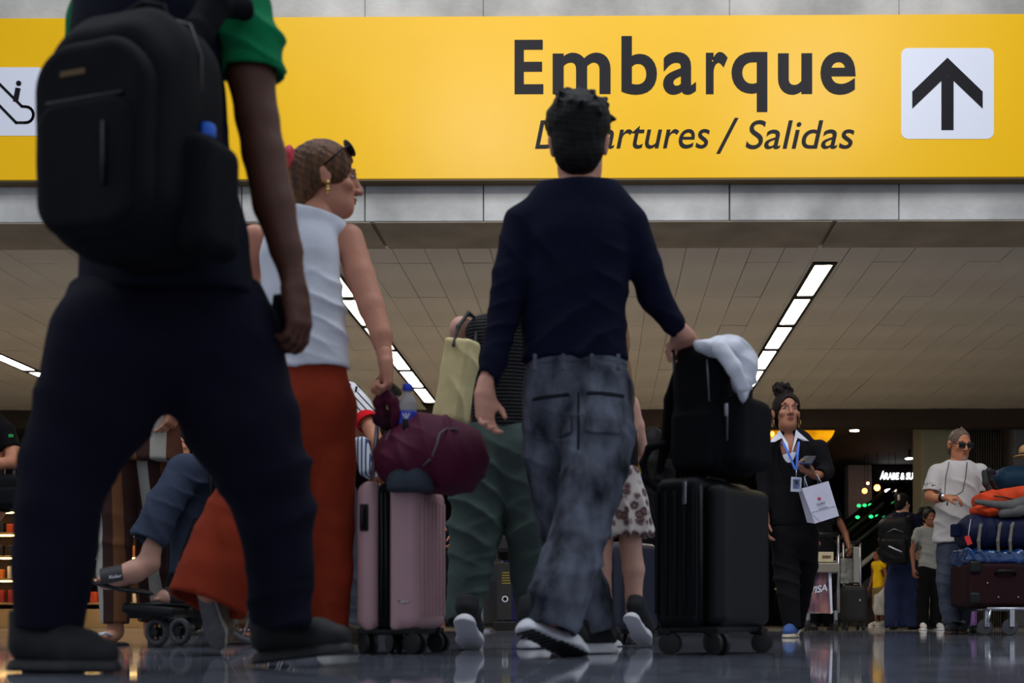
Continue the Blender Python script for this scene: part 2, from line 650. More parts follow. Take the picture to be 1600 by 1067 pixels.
# concrete beam over the passage, with formwork panels
Y_B, Y_B2, Z_B = 10.0, 10.72, 3.397
beam = MB().box((-1.0, (Y_B + 0.05 + Y_B2) / 2, Z_B + 1.42), (22, Y_B2 - Y_B - 0.05, 2.8)).build('concrete_beam', M_CONC2)
structure(beam)
edges = [-560, -170, 190, 377, 570, 755, 1140, 1405, 1790, 2060]
for a, b in zip(edges[:-1], edges[1:]):
    xa, xb = plane_pt(a, 300, Y_B).x, plane_pt(b, 300, Y_B).x
    g = 0.006 if a in (190, 570, 1405) else 0.011
    for za, zb in ((Z_B, 3.72), (3.723, 4.97), (4.973, 6.2)):
        g = g if za < 3.6 else 0.003
        dy = RNG.uniform(-0.003, 0.003)
        MB().box(((xa + xb) / 2, Y_B + 0.03 + dy, (za + zb) / 2), (xb - xa - g, 0.06, zb - za), bev=0.006, seg=1).build('concrete_panel', M_CONC, beam)
# soffit boards marks
for a, b in ((-400, 180), (184, 590), (594, 1292), (1296, 2100)):
    xa, xb = plane_pt(a, 360, 10.3).x, plane_pt(b, 360, 10.3).x
    MB().box(((xa + xb) / 2, (Y_B + Y_B2) / 2, Z_B - 0.004), (xb - xa - 0.012, Y_B2 - Y_B - 0.02, 0.012), bev=0.003, seg=1).build('soffit_panel', M_CONC2, beam)

# far beam and what lies beyond
fb = MB().box((-1.4, 20.25, 3.626), (27, 0.3, 0.648), bev=0.01).build('far_beam', M_BROWN); structure(fb)
lc = MB().box((-1.4, 27.9, 3.65), (27, 15.0, 0.2)).build('lower_ceiling', M_BROWN); structure(lc)
w = MB().box((-1.4, 35, 1.85), (28, 0.2, 3.7)).build('wall_back', M_DARKWALL); structure(w)
w = MB().box((-14.5, 22.5, 1.9), (0.2, 24.8, 3.8)).build('wall_left', M_DARKWALL); structure(w)
w = MB().box((12.2, 22.5, 1.9), (0.2, 24.8, 3.8)).build('wall_right', M_DARKWALL); structure(w)

# concrete columns on the right
M_COL = mat('painted_column', (150, 146, 120), rough=0.7, var=0.1, scale=2.0)
c0, c1 = P(1440, 969, 20.5), P(1492, 969, 20.5)
cl = MB().box(((c0.x + c1.x) / 2, 20.85, 1.77), (c1.x - c0.x, 0.6, 3.54), bev=0.02).build('column', M_COL); structure(cl)
c0, c1 = P(1584, 969, 20.5), P(1660, 969, 20.5)
cl = MB().box(((c0.x + c1.x) / 2, 20.85, 1.77), (c1.x - c0.x, 0.6, 3.54), bev=0.02).build('column', mat('grey_column', (120, 118, 120), rough=0.7, var=0.1, scale=2.0)); structure(cl)

# slatted screen between the columns
M_SLAT = mat('bronze_slat', (74, 64, 50), rough=0.5, metal=0.3)
s0, s1 = P(1506, 969, 20.6), P(1566, 969, 20.6)
scr = thing('slatted_screen', ((s0.x + s1.x) / 2, 20.7, 0), 'brown vertical slat screen between the two columns at right', 'screen')
MB().box((0, 0.06, 1.77), (s1.x - s0.x, 0.03, 3.54)).build('back_panel', mat('screen_back', (40, 36, 30), 0.7), scr, local=True)
for i in range(16):
    x = s0.x + (s1.x - s0.x) * (i + 0.5) / 16 - (s0.x + s1.x) / 2
    MB().box((x, 0, 1.77), (0.022, 0.06, 3.54), bev=0.003, seg=1).build('slat', M_SLAT, scr, local=True)

# ------------------------------------------------------------------ the yellow sign
Y_S = 9.86
M_YEL = mat('yellow_sign_face', (250, 192, 0), rough=0.3, var=0.02, scale=1.5, spec=0.22)
M_INK = mat('black_sign_print', (20, 18, 24), rough=0.4, spec=0.12)
M_WHITE = mat('white_sign_print', (226, 228, 238), rough=0.4)
zt, zb = plane_pt(800, 25, Y_S).z, plane_pt(800, 279, Y_S).z
sign = thing('departures_sign', (0, Y_S, zb), 'long yellow hanging sign reading Embarque, fixed to the concrete beam', 'sign')
MB().box((-0.6, 0.05, (zt - zb) / 2), (15.0, 0.1, zt - zb), bev=0.004, seg=1).build('sign_face', M_YEL, sign, local=True)
MB().box((-0.6, 0.06, -0.007), (15.0, 0.11, 0.012)).build('bottom_rail', mat('sign_rail', (90, 66, 10), 0.5), sign, local=True)

def glyphs(text, bold=0.0, shear=0.0):
    c = bpy.data.curves.new('glyph', 'FONT')
    c.body = text
    c.offset = bold
    c.shear = shear
    c.resolution_u = 6
    c.fill_mode = 'FRONT'
    o = bpy.data.objects.new('glyph', c)
    COL.objects.link(o)
    dg = bpy.context.evaluated_depsgraph_get()
    me = bpy.data.meshes.new_from_object(o.evaluated_get(dg))
    v = np.array([p.co[:] for p in me.vertices])
    f = [tuple(p.vertices) for p in me.polygons]
    bpy.data.objects.remove(o); bpy.data.curves.remove(c); bpy.data.meshes.remove(me)
    return v, f

def print_text(mb, text, x0, y0, x1, y1, Y, bold=0.0, shear=0.0):
    """flat lettering filling the pixel box (left, top, right, bottom) on the plane y = Y"""
    v, f = glyphs(text, bold, shear)
    lo, hi = v.min(0), v.max(0)
    a, b = plane_pt(x0, y1, Y), plane_pt(x1, y0, Y)
    out = []
    for p in v:
        u, w_ = (p[0] - lo[0]) / (hi[0] - lo[0]), (p[1] - lo[1]) / (hi[1] - lo[1])
        out.append((a.x + (b.x - a.x) * u, Y, a.z + (b.z - a.z) * w_))
    mb.add(out, f)

Y_T = Y_S - 0.003
def poly_px(mb, pts, Y, depth=0.002):
    q = [plane_pt(x, y, Y) for x, y in pts]
    n = len(q)
    vs = [(p.x, Y, p.z) for p in q] + [(p.x, Y + depth, p.z) for p in q]
    fs = [tuple(range(n)), tuple(range(2 * n - 1, n - 1, -1))] + [(i, n + i, n + (i + 1) % n, (i + 1) % n) for i in range(n)]
    mb.add(vs, fs)

def rrect(x0, y0, x1, y1, r, n=6):
    pts = []
    for cx, cy, a0 in ((x1 - r, y0 + r, -90), (x1 - r, y1 - r, 0), (x0 + r, y1 - r, 90), (x0 + r, y0 + r, 180)):
        for i in range(n + 1):
            a = math.radians(a0 + 90 * i / n)
            pts.append((cx + r * math.cos(a), cy + r * math.sin(a)))
    return pts

big = MB()
for ch, x0, y0, x1, y1 in (('E', 804, 62, 849, 147), ('m', 863.5, 82, 954, 147), ('b', 971, 56, 1026.5, 148), ('a', 1036, 81, 1087.5, 148),
                           ('r', 1103, 81, 1137, 147), ('q', 1143, 81, 1199, 175), ('u', 1215.6, 83, 1269, 148), ('e', 1282, 81, 1337, 148)):
    print_text(big, ch, x0, y0, x1, y1, Y_T, bold=0.022)
big.build('large_lettering', M_INK, sign)
small = MB()
print_text(small, 'Departures', 836, 187, 1109, 247, Y_T, bold=0.004, shear=0.22)
poly_px(small, [(1119, 240), (1148, 184), (1154, 184), (1125, 240)], Y_T)
print_text(small, 'Salidas', 1165, 187, 1335, 233, Y_T, bold=0.004, shear=0.22)
small.build('italic_lettering', M_INK, sign)
pb = MB(); poly_px(pb, rrect(1408, 75, 1553, 217, 11), Y_T, 0.002)
ab = pb.build('arrow_panel', M_WHITE, sign)
ar = MB()
poly_px(ar, [(1471, 203), (1471, 118), (1490, 118), (1490, 203)], Y_T - 0.003)
poly_px(ar, [(1480.5, 90), (1535.5, 143), (1535.5, 169.5), (1480.5, 117)], Y_T - 0.0032)
poly_px(ar, [(1480.5, 90), (1480.5, 117), (1425.5, 169.5), (1425.5, 143)], Y_T - 0.0034)
ar.build('arrow', M_INK, ab)
pb = MB(); poly_px(pb, rrect(-78, 105, 66, 212, 6), Y_T, 0.002)
pp = pb.build('escalator_panel', M_WHITE, sign)
ic = MB()
def stroke(mb, pts, wdt, Y):
    for (xa, ya), (xb, yb) in zip(pts[:-1], pts[1:]):
        dx, dy = xb - xa, yb - ya
        L = math.hypot(dx, dy); nx, ny = -dy / L * wdt / 2, dx / L * wdt / 2
        ex, ey = dx / L * wdt * 0.35, dy / L * wdt * 0.35
        poly_px(mb, [(xa + nx - ex, ya + ny - ey), (xb + nx + ex, yb + ny + ey), (xb - nx + ex, yb - ny + ey), (xa - nx - ex, ya - ny - ey)], Y)
loop = [(-50, 80), (-34, 98), (34, 166)] + [(40 + 12 * math.cos(math.radians(a)), 179 + 12.5 * math.sin(math.radians(a))) for a in range(-90, 91, 20)] + [(25, 191.5), (-60, 104)]
stroke(ic, loop, 4.2, Y_T - 0.003)
poly_px(ic, [(29 + 4.2 * math.cos(i * .524), 130 + 4.2 * math.sin(i * .524)) for i in range(12)], Y_T - 0.004)
stroke(ic, [(27.5, 140), (24.5, 156)], 8, Y_T - 0.005)
ic.build('escalator_pictogram', M_INK, pp)

# ------------------------------------------------------------------ far background
def lamp_disc(px, py, d, r, label, m, up=False):
    c = P(px, py, d)
    t = thing('downlight', c, label, 'ceiling light')
    MB().lathe((0, 0, 0), [(r * 0.85, 0), (r * 0.85, 0.012)], 20).build('lens', m, t, local=True)
    MB().lathe((0, 0, 0.012), [(r, 0), (r * 1.05, 0.02), (r * 0.6, 0.035)], 20).build('rim', M_STEEL, t, local=True)
    MB().tube([(0, 0, 0.03), (0, 0, 3.55 - c.z)], 0.02, 8).build('stem', M_BLACK, t, local=True)
    return t
lamp_disc(1335, 673.5, 21.6, 0.095, 'round white downlight under the dark lower ceiling', glow('downlight_lens', (255, 250, 240), 9))
d_ = lamp_disc(1421, 717, 24.5, 0.1, 'round white downlight left of the painted column', glow('downlight_lens', (255, 250, 240), 7))

# glowing gold shop canopy: a curved lit fascia
gold = thing('lit_canopy', P(1245, 690, 22.0), 'glowing amber curved shop canopy behind the woman in black blazer', 'canopy')
mg = mat('amber_acrylic', (225, 140, 10), 0.4, var=0.6, scale=2.2)
nb = mg.node_tree.nodes['Principled BSDF']
mg.node_tree.links.new(nb.inputs['Base Color'].links[0].from_socket, nb.inputs['Emission Color'])
nb.inputs['Emission Strength'].default_value = 1.1
a0, a1 = P(1130, 668, 22.0), P(1306, 668, 22.0)
cz = a0.z
pts = [(a0.x, cz), (a0.x, cz - 0.42)] + [(a1.x - 0.62 + 0.62 * math.sin(t), cz - 0.42 * math.cos(t)) for t in [i * math.pi / 2 / 8 for i in range(9)]]
MB().prism([(p[0], p[1]) for p in pts], (0, 22.05, 0), (1, 0, 0), (0, 0, 1), (0, 0.6, 0)).build('lit_fascia', mg, gold)
MB().tube([(p[0], 22.03, p[1]) for p in pts[1:]], 0.02, 6).build('rim', M_STEEL, gold)
MB().ball(P(1206, 678, 21.9), 0.045).build('bulb', glow('amber_bulb', (255, 190, 70), 6), gold)
MB().box(((a0.x + a1.x) / 2, 22.3, 3.5), (0.1, 0.1, 0.25)).build('bracket', M_BLACK, gold)

# lit shop lettering
arabe = thing('shop_sign', P(1412, 745, 27.0), 'white glowing shop lettering on dark fascia left of the painted column', 'sign')
y27 = plane_pt(1412, 745, 26.9).y
tx = MB()
print_text(tx, '\u00c1RABE & SU', 1375, 736, 1427, 749, y27, bold=0.02, shear=0.12)
tx.build('lettering', glow('shop_letters', (250, 250, 255), 6), arabe)
q0, q1 = plane_pt(1365, 755, y27), plane_pt(1470, 728, y27)
MB().box(((q0.x + q1.x) / 2, y27 + 0.06, (q0.z + q1.z) / 2), (q1.x - q0.x, 0.1, q1.z - q0.z)).build('fascia', mat('shop_fascia', (20, 18, 20), 0.5), arabe)
p_ = MB()
for s in (0.1, 0.9):
    x = q0.x + (q1.x - q0.x) * s
    p_.box((x, y27 + 0.08, q0.z / 2), (0.12, 0.1, q0.z))
    p_.box((x, y27 + 0.08, (q1.z + 3.55) / 2), (0.05, 0.05, 3.55 - q1.z))
p_.build('posts', M_BLACK, arabe)['kind'] = 'stuff'

# little warm lamps hanging in the dark
for i, (px, py, r, col, st, lab) in enumerate((
        (1351, 767, 0.055, (255, 150, 70), 7, 'small orange pendant lamp, lower of the pair above the escalator'),
        (1370.5, 762, 0.065, (255, 160, 80), 8, 'orange pendant lamp, larger and brighter, above the escalator'),
        (1356, 755, 0.03, (255, 200, 150), 6, 'tiny pale pendant lamp over the two orange lamps'),
        (1389, 767, 0.045, (235, 235, 255), 5, 'white bar pendant lamp under the glowing shop lettering'),
        (1399, 766, 0.03, (255, 230, 210), 5, 'tiny white pendant lamp right of the white bar lamp'))):
    c = P(px, py, 25.0)
    t = thing('pendant_lamp', c, lab, 'lamp', 'pendant lamps above the escalator')
    MB().ball((0, 0, 0), (r * (2 if i == 3 else 1), r, r)).build('bulb', glow('pendant_bulb', col, st), t, local=True)
    MB().tube([(0, 0, r), (0, 0, 3.55 - c.z)], 0.006, 5).build('cord', M_BLACK, t, local=True)

# grey lit pillar in the depth
c0 = P(1340, 850, 26.0)
cl = MB().box((c0.x, 26, 1.7), (0.5, 0.4, 3.4), bev=0.01).build('column', mat('grey_pillar', (120, 124, 135), 0.6, var=0.2)); structure(cl)

# escalator rising to the right
esc = thing('escalator', P(1330, 969, 21.6) * 1.0, 'dark escalator with steel edges and green lights behind the shopping bag', 'escalator')
dirv = Vector((math.cos(math.radians(38)), math.sin(math.radians(38)), 0.577))
M_GREEN = glow('green_indicator', (40, 230, 120), 2.2)
M_GLASS = glass('escalator_glass', (24, 34, 30), 0.55)
side = Vector((-math.sin(math.radians(38)), math.cos(math.radians(38)), 0))
def escal(px, py, d, back, hgt, tops):
    o = P(px, py, d)
    a, b = o - dirv * back, o + dirv * 6.0
    return a, b
rails = (((1339, 888), 21.6, 0.1), ((1329, 855), 22.5, 1.6), ((1318, 836), 23.9, 1.9))
for i, ((px, py), d, back) in enumerate(rails):
    o = P(px, py, d)
    a, b = o - dirv * back, o + dirv * (2.4, 1.5, 1.2)[i]
    MB().tube([a, b], 0.034 if i else 0.045, 8).build('steel_edge', mat('escalator_edge', (226, 222, 206), 0.4, metal=0.1), esc)
    up = Vector((0, 0, (0.6, 0.45, 0.22)[i]))
    MB().prism([(0, 0), (1, 0), (1, 1), (0, 1)], a, b - a, up, side * 0.02).build('glass_panel', M_GLASS, esc)
    MB().tube([a + up, b + up], 0.04, 8).build('handrail', M_PLASTIC, esc)
    MB().prism([(0, 0), (1, 0), (1, 1), (0, 1)], a - Vector((0, 0, 0.34)), b - a, Vector((0, 0, 0.33)), side * 0.05).build('skirt_panel', M_BLACK, esc)
o = P(1339, 888, 21.6)
M_STEP = mat('escalator_step', (40, 42, 44), 0.5, metal=0.5)
for i in range(6):
    p = o + dirv * (0.3 + 0.36 * i) + side * 0.55
    MB().box(p - Vector((0, 0, 0.12)), (0.34, 0.95, 0.2), R=Matrix.Rotation(math.radians(38), 3, 'Z'), bev=0.008, seg=1).build('step', M_STEP, esc)
gl = MB()
for px, py, d in ((1361, 807, 22.3), (1371, 806.5, 22.3), (1379, 806, 22.3), (1342, 790, 23.2), (1351, 789.5, 23.2), (1360, 789, 23.2), (1340, 808, 22.4), (1396, 786, 23.4)):
    g = MB().ball(P(px, py, d), (0.04, 0.02, 0.03), 8, 6).build('indicator_light', M_GREEN, esc)
MB().prism([(0, -0.02), (1.2, 0.0), (1.2, 0.55)], (o.x + 0.05, o.y + 0.3, 0.0), (1.6, 1.2, 0), (0, 0, 1.6), side * 1.0).build('base_wall', mat('escalator_base', (74, 66, 58), 0.6), esc)

# shop shelves at far left
M_SHELF = mat('shop_wood', (176, 140, 88), 0.6, var=0.15, scale=3)
M_SHBACK = mat('shop_back', (60, 44, 32), 0.7)
def shop_unit(px0, px1, d, label):
    a, b = P(px0, 969, d), P(px1, 969, d)
    wd = b.x - a.x
    t = thing('shop_shelf', ((a.x + b.x) / 2, a.y + 0.25, 0), label, 'shelving')
    MB().box((0, 0, 0.14), (wd, 0.5, 0.28), bev=0.006, seg=1).build('plinth', M_SHELF, t, local=True)
    MB().box((0, 0.24, 1.0), (wd, 0.03, 1.75)).build('back_panel', M_SHBACK, t, local=True)
    for z in (0.36, 0.72, 1.06, 1.4, 1.74):
        MB().box((0, 0, z), (wd, 0.46, 0.03), bev=0.004, seg=1).build('shelf', M_SHELF if z < 1.7 else M_BLACK, t, local=True)
        if z > 0.4:
            MB().box((0, -0.16, z - 0.028), (wd - 0.04, 0.05, 0.02)).build('light_strip', glow('shelf_light', (255, 214, 140), 7), t, local=True)
    for s in (-1, 1):
        MB().box((s * wd / 2, 0, 1.0), (0.03, 0.5, 1.78), bev=0.004, seg=1).build('side_panel', M_BLACK, t, local=True)
    k = 0
    cols = [(200, 70, 20), (30, 26, 26), (214, 120, 40), (150, 40, 24), (230, 220, 200), (60, 44, 30)]
    ms = [mat('packet_%s' % n, c, 0.5) for n, c in zip(('red', 'black', 'amber', 'brown', 'cream', 'umber'), cols)]
    for lvl, z in (('lowest', 0.375), ('second', 0.735), ('third', 1.075), ('fourth', 1.415)):
        n = int(wd / 0.16)
        for i in range(n):
            x = -wd / 2 + 0.1 + i * (wd - 0.2) / max(1, n - 1)
            h = RNG.uniform(0.12, 0.2)
            pk = MB().box((t.location.x + x, t.location.y - 0.05 + RNG.uniform(-.03, .03), z + h / 2), (0.1, 0.09, h), bev=0.008, seg=1)
            ob = pk.build('packet', ms[RNG.randint(6)])
            tag(ob, 'shop packet, %s from left on %s shelf of the %s' % (('first', 'second', 'third', 'fourth', 'fifth', 'sixth', 'seventh', 'eighth')[i], lvl, 'leftmost lit rack' if px0 < 20 else 'rack behind striped legs'), 'packet', 'packets on the %s shelf, %s rack' % (lvl, 'left' if px0 < 20 else 'second'))
shop_unit(-70, 36, 18.0, 'lit wooden shop shelf of orange packets at far left edge')
shop_unit(128, 232, 18.0, 'lit wooden shop shelf of packets seen between the striped legs')
# ------------------------------------------------------------------ people: building blocks
UP = Vector((0, 0, 1))

def V(*a):
    return Vector(a)

def head_prims(c, fwd, up=(0, 0, 1), s=1.0, face=True, jaw=1.0):
    c = Vector(c)
    r, f, u = frame(fwd, up)
    ax = (r, f, u)
    o = lambda a, b, d: c + r * (a * s) + f * (b * s) + u * (d * s)
    e = lambda a, b, d, rad, k=0.015, sub=False: ell(o(a, b, d), [q * s for q in rad], ax, k, sub)
    ps = [e(0, -0.012, 0.035, (0.074, 0.093, 0.083)), e(0, 0.03, -0.03, (0.06 * (0.4 + 0.6 * jaw), 0.062, 0.08), 0.03),
          e(0, 0.058, -0.092, (0.03, 0.028, 0.024), 0.03), e(0, 0.03, -0.075, (0.05 * jaw, 0.05, 0.03), 0.03)]
    for q in (-1, 1):
        ps.append(e(q * 0.077, -0.012, -0.005, (0.009, 0.02, 0.032), 0.008))
        ps.append(e(q * 0.081, -0.022, 0.006, (0.009, 0.012, 0.02), 0.006))
    if face:
        ps.append(cone(o(0, 0.093, 0.02), o(0, 0.112, -0.022), 0.008 * s, 0.012 * s, 0.012))
        for q in (-1, 1):
            ps.append(e(q * 0.013, 0.098, -0.026, (0.01, 0.012, 0.008), 0.006))
            ps.append(cone(o(q * 0.012, 0.087, 0.034), o(q * 0.046, 0.072, 0.036), 0.009 * s, 0.007 * s, 0.012))
            ps.append(e(q * 0.042, 0.062, -0.018, (0.022, 0.02, 0.018), 0.015))
        ps.append(e(0, 0.087, -0.052, (0.02, 0.011, 0.006), 0.008))
        ps.append(e(0, 0.085, -0.064, (0.018, 0.011, 0.007), 0.008))
        for q in (-1, 1):
            ps.append(e(q * 0.031, 0.098, 0.014, (0.015, 0.018, 0.008), 0.008, True))
    return ps

def face_parts(root, c, fwd, up=(0, 0, 1), s=1.0, brow=(30, 20, 16), lip=(150, 70, 66), iris=(40, 26, 18)):
    """eyes, brows and lips as children"""
    c = Vector(c)
    r, f, u = frame(fwd, up)
    o = lambda a, b, d: c + r * (a * s) + f * (b * s) + u * (d * s)
    me_w = mat('eye_white', (176, 166, 158), 0.35)
    R = Matrix((r, f, u)).transposed()
    for q in (-1, 1):
        ey = MB().ball(o(q * 0.031, 0.0765, 0.014), (0.0125 * s, 0.0105 * s, 0.0058 * s), 12, 8, R).build('eye', me_w, root, True)
        MB().ball(o(q * 0.031, 0.0845, 0.0142), (0.0055 * s, 0.0035 * s, 0.0053 * s), 10, 6, R).build('iris', mat('iris', iris, 0.2), ey, True)
        soft_obj('eyebrow', chain([(o(q * 0.013, 0.089, 0.033), 0.0035 * s), (o(q * 0.03, 0.086, 0.039), 0.0042 * s), (o(q * 0.05, 0.071, 0.034), 0.0022 * s)], 0.004), 0.0025 * s, mat('eyebrow', brow, 0.8), root)
    soft_obj('lips', [ell(o(0, 0.0935, -0.0525), (0.021 * s, 0.0075 * s, 0.0042 * s), (r, f, u), 0.003), ell(o(0, 0.092, -0.062), (0.017 * s, 0.0075 * s, 0.005 * s), (r, f, u), 0.003)], 0.0022, mat('lips', lip, 0.45), root)

def hair_cap(c, fwd, up=(0, 0, 1), s=1.0, thick=0.014, low=-0.075, front=0.055):
    """prims for a cap of hair over the skull, open at the face"""
    c = Vector(c)
    r, f, u = frame(fwd, up)
    ax = (r, f, u)
    o = lambda a, b, d: c + r * (a * s) + f * (b * s) + u * (d * s)
    t = thick / s
    return [ell(o(0, -0.012, 0.037), [q * s for q in (0.074 + t, 0.093 + t, 0.083 + t)], ax, 0.02),
            ell(o(0, -0.04, -0.03), [q * s for q in (0.066 + t * 0.4, 0.06 + t * 0.7, 0.075)], ax, 0.03),
            ell(o(0, 0.115, -0.024), [q * s for q in (0.068, 0.085, 0.12)], ax, 0.012, True),
            ell(o(0, 0.02, -0.09), [q * s for q in (0.12, 0.075, 0.07)], ax, 0.012, True)]

def hand_prims(w, u, n, t, s=1.0, curl=(0.35, 0.4, 0.45, 0.5), thumb=0.4, spread=0.08):
    """w wrist, u towards the fingers, n out of the palm, t towards the thumb"""
    w = Vector(w); u = Vector(u).normalized()
    n = Vector(n); n = (n - u * n.dot(u)).normalized()
    t = Vector(t); t = (t - u * t.dot(u) - n * t.dot(n)).normalized()
    ax = (t, u, n)
    ps = [rbox(w + u * 0.05 * s, (0.039 * s, 0.048 * s, 0.0145 * s), 0.013 * s, ax, 0.014),
          cone(w - u * 0.01 * s, w + u * 0.04 * s, 0.025 * s, 0.03 * s, 0.02, n, 0.62),
          cone(w + u * 0.02 * s + t * 0.02 * s + n * 0.006 * s, w + u * 0.055 * s + t * 0.032 * s + n * 0.01 * s, 0.016 * s, 0.012 * s, 0.014)]
    for off, L, c, q in ((0.03, 0.074, curl[0], 1), (0.0105, 0.082, curl[1], 0.3), (-0.0095, 0.076, curl[2], -0.3), (-0.028, 0.06, curl[3], -1)):
        p = w + u * (0.092 - 0.004 * abs(off) / 0.03) * s + t * off * s
        a = 0.0
        r0 = 0.0092 * s
        d0 = (u + t * (spread * q)).normalized()
        for seg, fr in enumerate((0.46, 0.3, 0.24)):
            a += c * (1.0 if seg == 0 else 1.15)
            dr = d0 * math.cos(a) + n * math.sin(a)
            e = p + dr * L * fr * s
            ps.append(cone(p, e, r0, r0 * 0.92, 0.004))
            r0 *= 0.92
            p = e
    p = w + u * 0.028 * s + t * 0.034 * s + n * 0.006 * s
    d1 = (u * 0.75 + t * 0.6 + n * thumb * 0.5).normalized()
    e = p + d1 * 0.042 * s
    ps.append(cone(p, e, 0.0125 * s, 0.0105 * s, 0.008))
    d2 = (u * 0.95 + t * (0.25 - thumb * 0.5) + n * thumb).normalized()
    ps.append(cone(e, e + d2 * 0.034 * s, 0.0105 * s, 0.0085 * s, 0.004))
    return ps

def hem(p, d, r, deep=0.05, wall=0.01, bw=1.7):
    """flat, hollow end of a sleeve or trouser leg at p, open towards d"""
    p = Vector(p); d = Vector(d).normalized()
    a = d.orthogonal().normalized(); b = d.cross(a)
    return [rbox(p + d * r * 1.3, (r * bw, r * bw, r * 1.3), 0.002, (a, b, d), 0.004, True),
            cone(p - d * deep, p + d * 0.03, max(r - wall, 0.01), max(r - wall, 0.01), 0.004, sub=True)]

def waist(p, hw, dep):
    """flat lower end of a top garment"""
    p = Vector(p)
    return [rbox(p + V(0, 0, -0.14), (hw * 1.08, dep * 1.1, 0.14), 0.002, None, 0.004, True)]

def waist_top(p, hw):
    """flat upper end of trousers, inside the top"""
    p = Vector(p)
    return [rbox(p + V(0, 0, 0.2), (hw * 1.4, hw * 1.4, 0.2), 0.002, None, 0.004, True)]

def phem(d, a, b, deep=0.05, wall=0.01):
    """hem at traced point b coming from traced point a"""
    da = d + (a[3] if len(a) > 3 else 0); db = d + (b[3] if len(b) > 3 else 0)
    p, q = P(b[0], b[1], db), P(a[0], a[1], da)
    return hem(p, p - q, b[2] / S(db), deep, wall)

def shoe(root, heel, toe, up, m_up, m_sole, st=0.022, w=1.0, h=0.005, tread=None, name='shoe', collar=0.1, label=None):
    heel, toe = Vector(heel), Vector(toe)
    L = (toe - heel).length
    r, f, u = frame(toe - heel, up)
    o = lambda a, b: heel + f * (a * L) + u * b
    R = L / 0.28 * w
    ups = chain([(o(0.15, st + 0.03), 0.034 * R), (o(0.45, st + 0.028), 0.036 * R), (o(0.7, st + 0.018), 0.041 * R), (o(0.87, st + 0.012), 0.03 * R)], 0.02)
    ups += [cone(o(0.2, st + 0.065), o(0.66, st + 0.03), 0.033 * R, 0.028 * R, 0.02), cone(o(0.17, st + 0.04), o(0.15, collar), 0.036 * R, 0.035 * R, 0.015)]
    ups.append(half(heel + u * (st - 0.004), -u))
    ups.append(half(o(0.16, collar + 0.012), u))
    ob = soft_obj(name, ups, h, m_up, root)
    if label:
        ob['label'] = label
    sl = chain([(o(0.135, 0), 0.037 * R), (o(0.42, 0), 0.035 * R), (o(0.7, 0), 0.046 * R), (o(0.86, 0), 0.037 * R)], 0.02)
    cut = [half(heel + u * (st + 0.002), u), half(heel, -u)]
    soft_obj('sole', sl + cut, h, m_sole, ob)
    if tread:
        mb = MB()
        for i in range(11):
            a = 0.06 + i * 0.085
            hw = 0.026 if a < 0.45 else 0.034
            mb.box(o(a, -0.002), (hw * 2 * R, 0.014, 0.006), R=Matrix((r, f, u)).transposed(), bev=0.001, seg=1)
        mb.build('tread', tread, ob)['kind'] = 'stuff'
    return ob

def laces(parent, heel, toe, up, m, st=0.022, n=4):
    heel, toe = Vector(heel), Vector(toe)
    L = (toe - heel).length
    r, f, u = frame(toe - heel, up)
    mb = MB()
    for i in range(n):
        a = 0.34 + i * 0.085
        hh = st + 0.098 - i * 0.0115
        mb.tube([heel + f * a * L + u * (hh - 0.012) - r * 0.024, heel + f * (a + 0.01) * L + u * (hh + 0.003), heel + f * a * L + u * (hh - 0.012) + r * 0.024], 0.003, 5)
    ob = mb.build('laces', m, parent)
    ob['kind'] = 'stuff'
    return ob

def Pd(pt, d):
    return P(pt[0], pt[1], d + (pt[3] if len(pt) > 3 else 0))

def person(px, d, label, group=None):
    p = P(px, 969, d)
    return thing('person', (p.x, p.y, 0), label, 'person', group)

# cloth materials
def skin(rgb, name='skin'):
    m = mat(name, rgb, 0.5, var=0.07, scale=14, bump=0.05, bscale=160, spec=0.35)
    b = m.node_tree.nodes['Principled BSDF']
    b.inputs['Subsurface Weight'].default_value = 0.06
    b.inputs['Subsurface Radius'].default_value = (0.012, 0.005, 0.003)
    return m

def cloth(name, rgb, var=0.12, scale=10, rough=0.9, bump=0.25, bscale=320, **k):
    return mat(name, rgb, rough, var=var, scale=scale, bump=bump, bscale=bscale, spec=0.15, **k)

M_HAIR = mat('dark_hair', (11, 9, 8), 0.6, var=0.5, scale=60, bump=0.5, bscale=130, spec=0.2, stretch=(1, 1, 0.2))
M_HAIRBR = mat('brown_hair', (96, 62, 38), 0.5, var=0.6, scale=50, bump=0.8, bscale=110, spec=0.25, stretch=(1, 1, 0.2))
M_RUB = mat('white_rubber', (222, 222, 226), 0.6, var=0.08, scale=12)
M_RUBG = mat('grey_rubber', (92, 92, 94), 0.7, var=0.15, scale=20, bump=0.4, bscale=160)
M_RUBB = mat('black_rubber', (18, 18, 19), 0.6)

def inner(pts, f=0.72):
    """limb hidden inside a traced garment"""
    q = [(p[0], p[1], p[2] * f) + tuple(p[3:]) for p in pts]
    a, b = q[-2], q[-1]
    if b[1] > 950:          # a leg: end it inside the hem, at ankle width
        da, db = (a[3] if len(a) > 3 else 0), (b[3] if len(b) > 3 else 0)
        q[-1] = (a[0] + (b[0] - a[0]) * 0.55, a[1] + (b[1] - a[1]) * 0.55, b[2] * 0.5, da + (db - da) * 0.55)
    return q

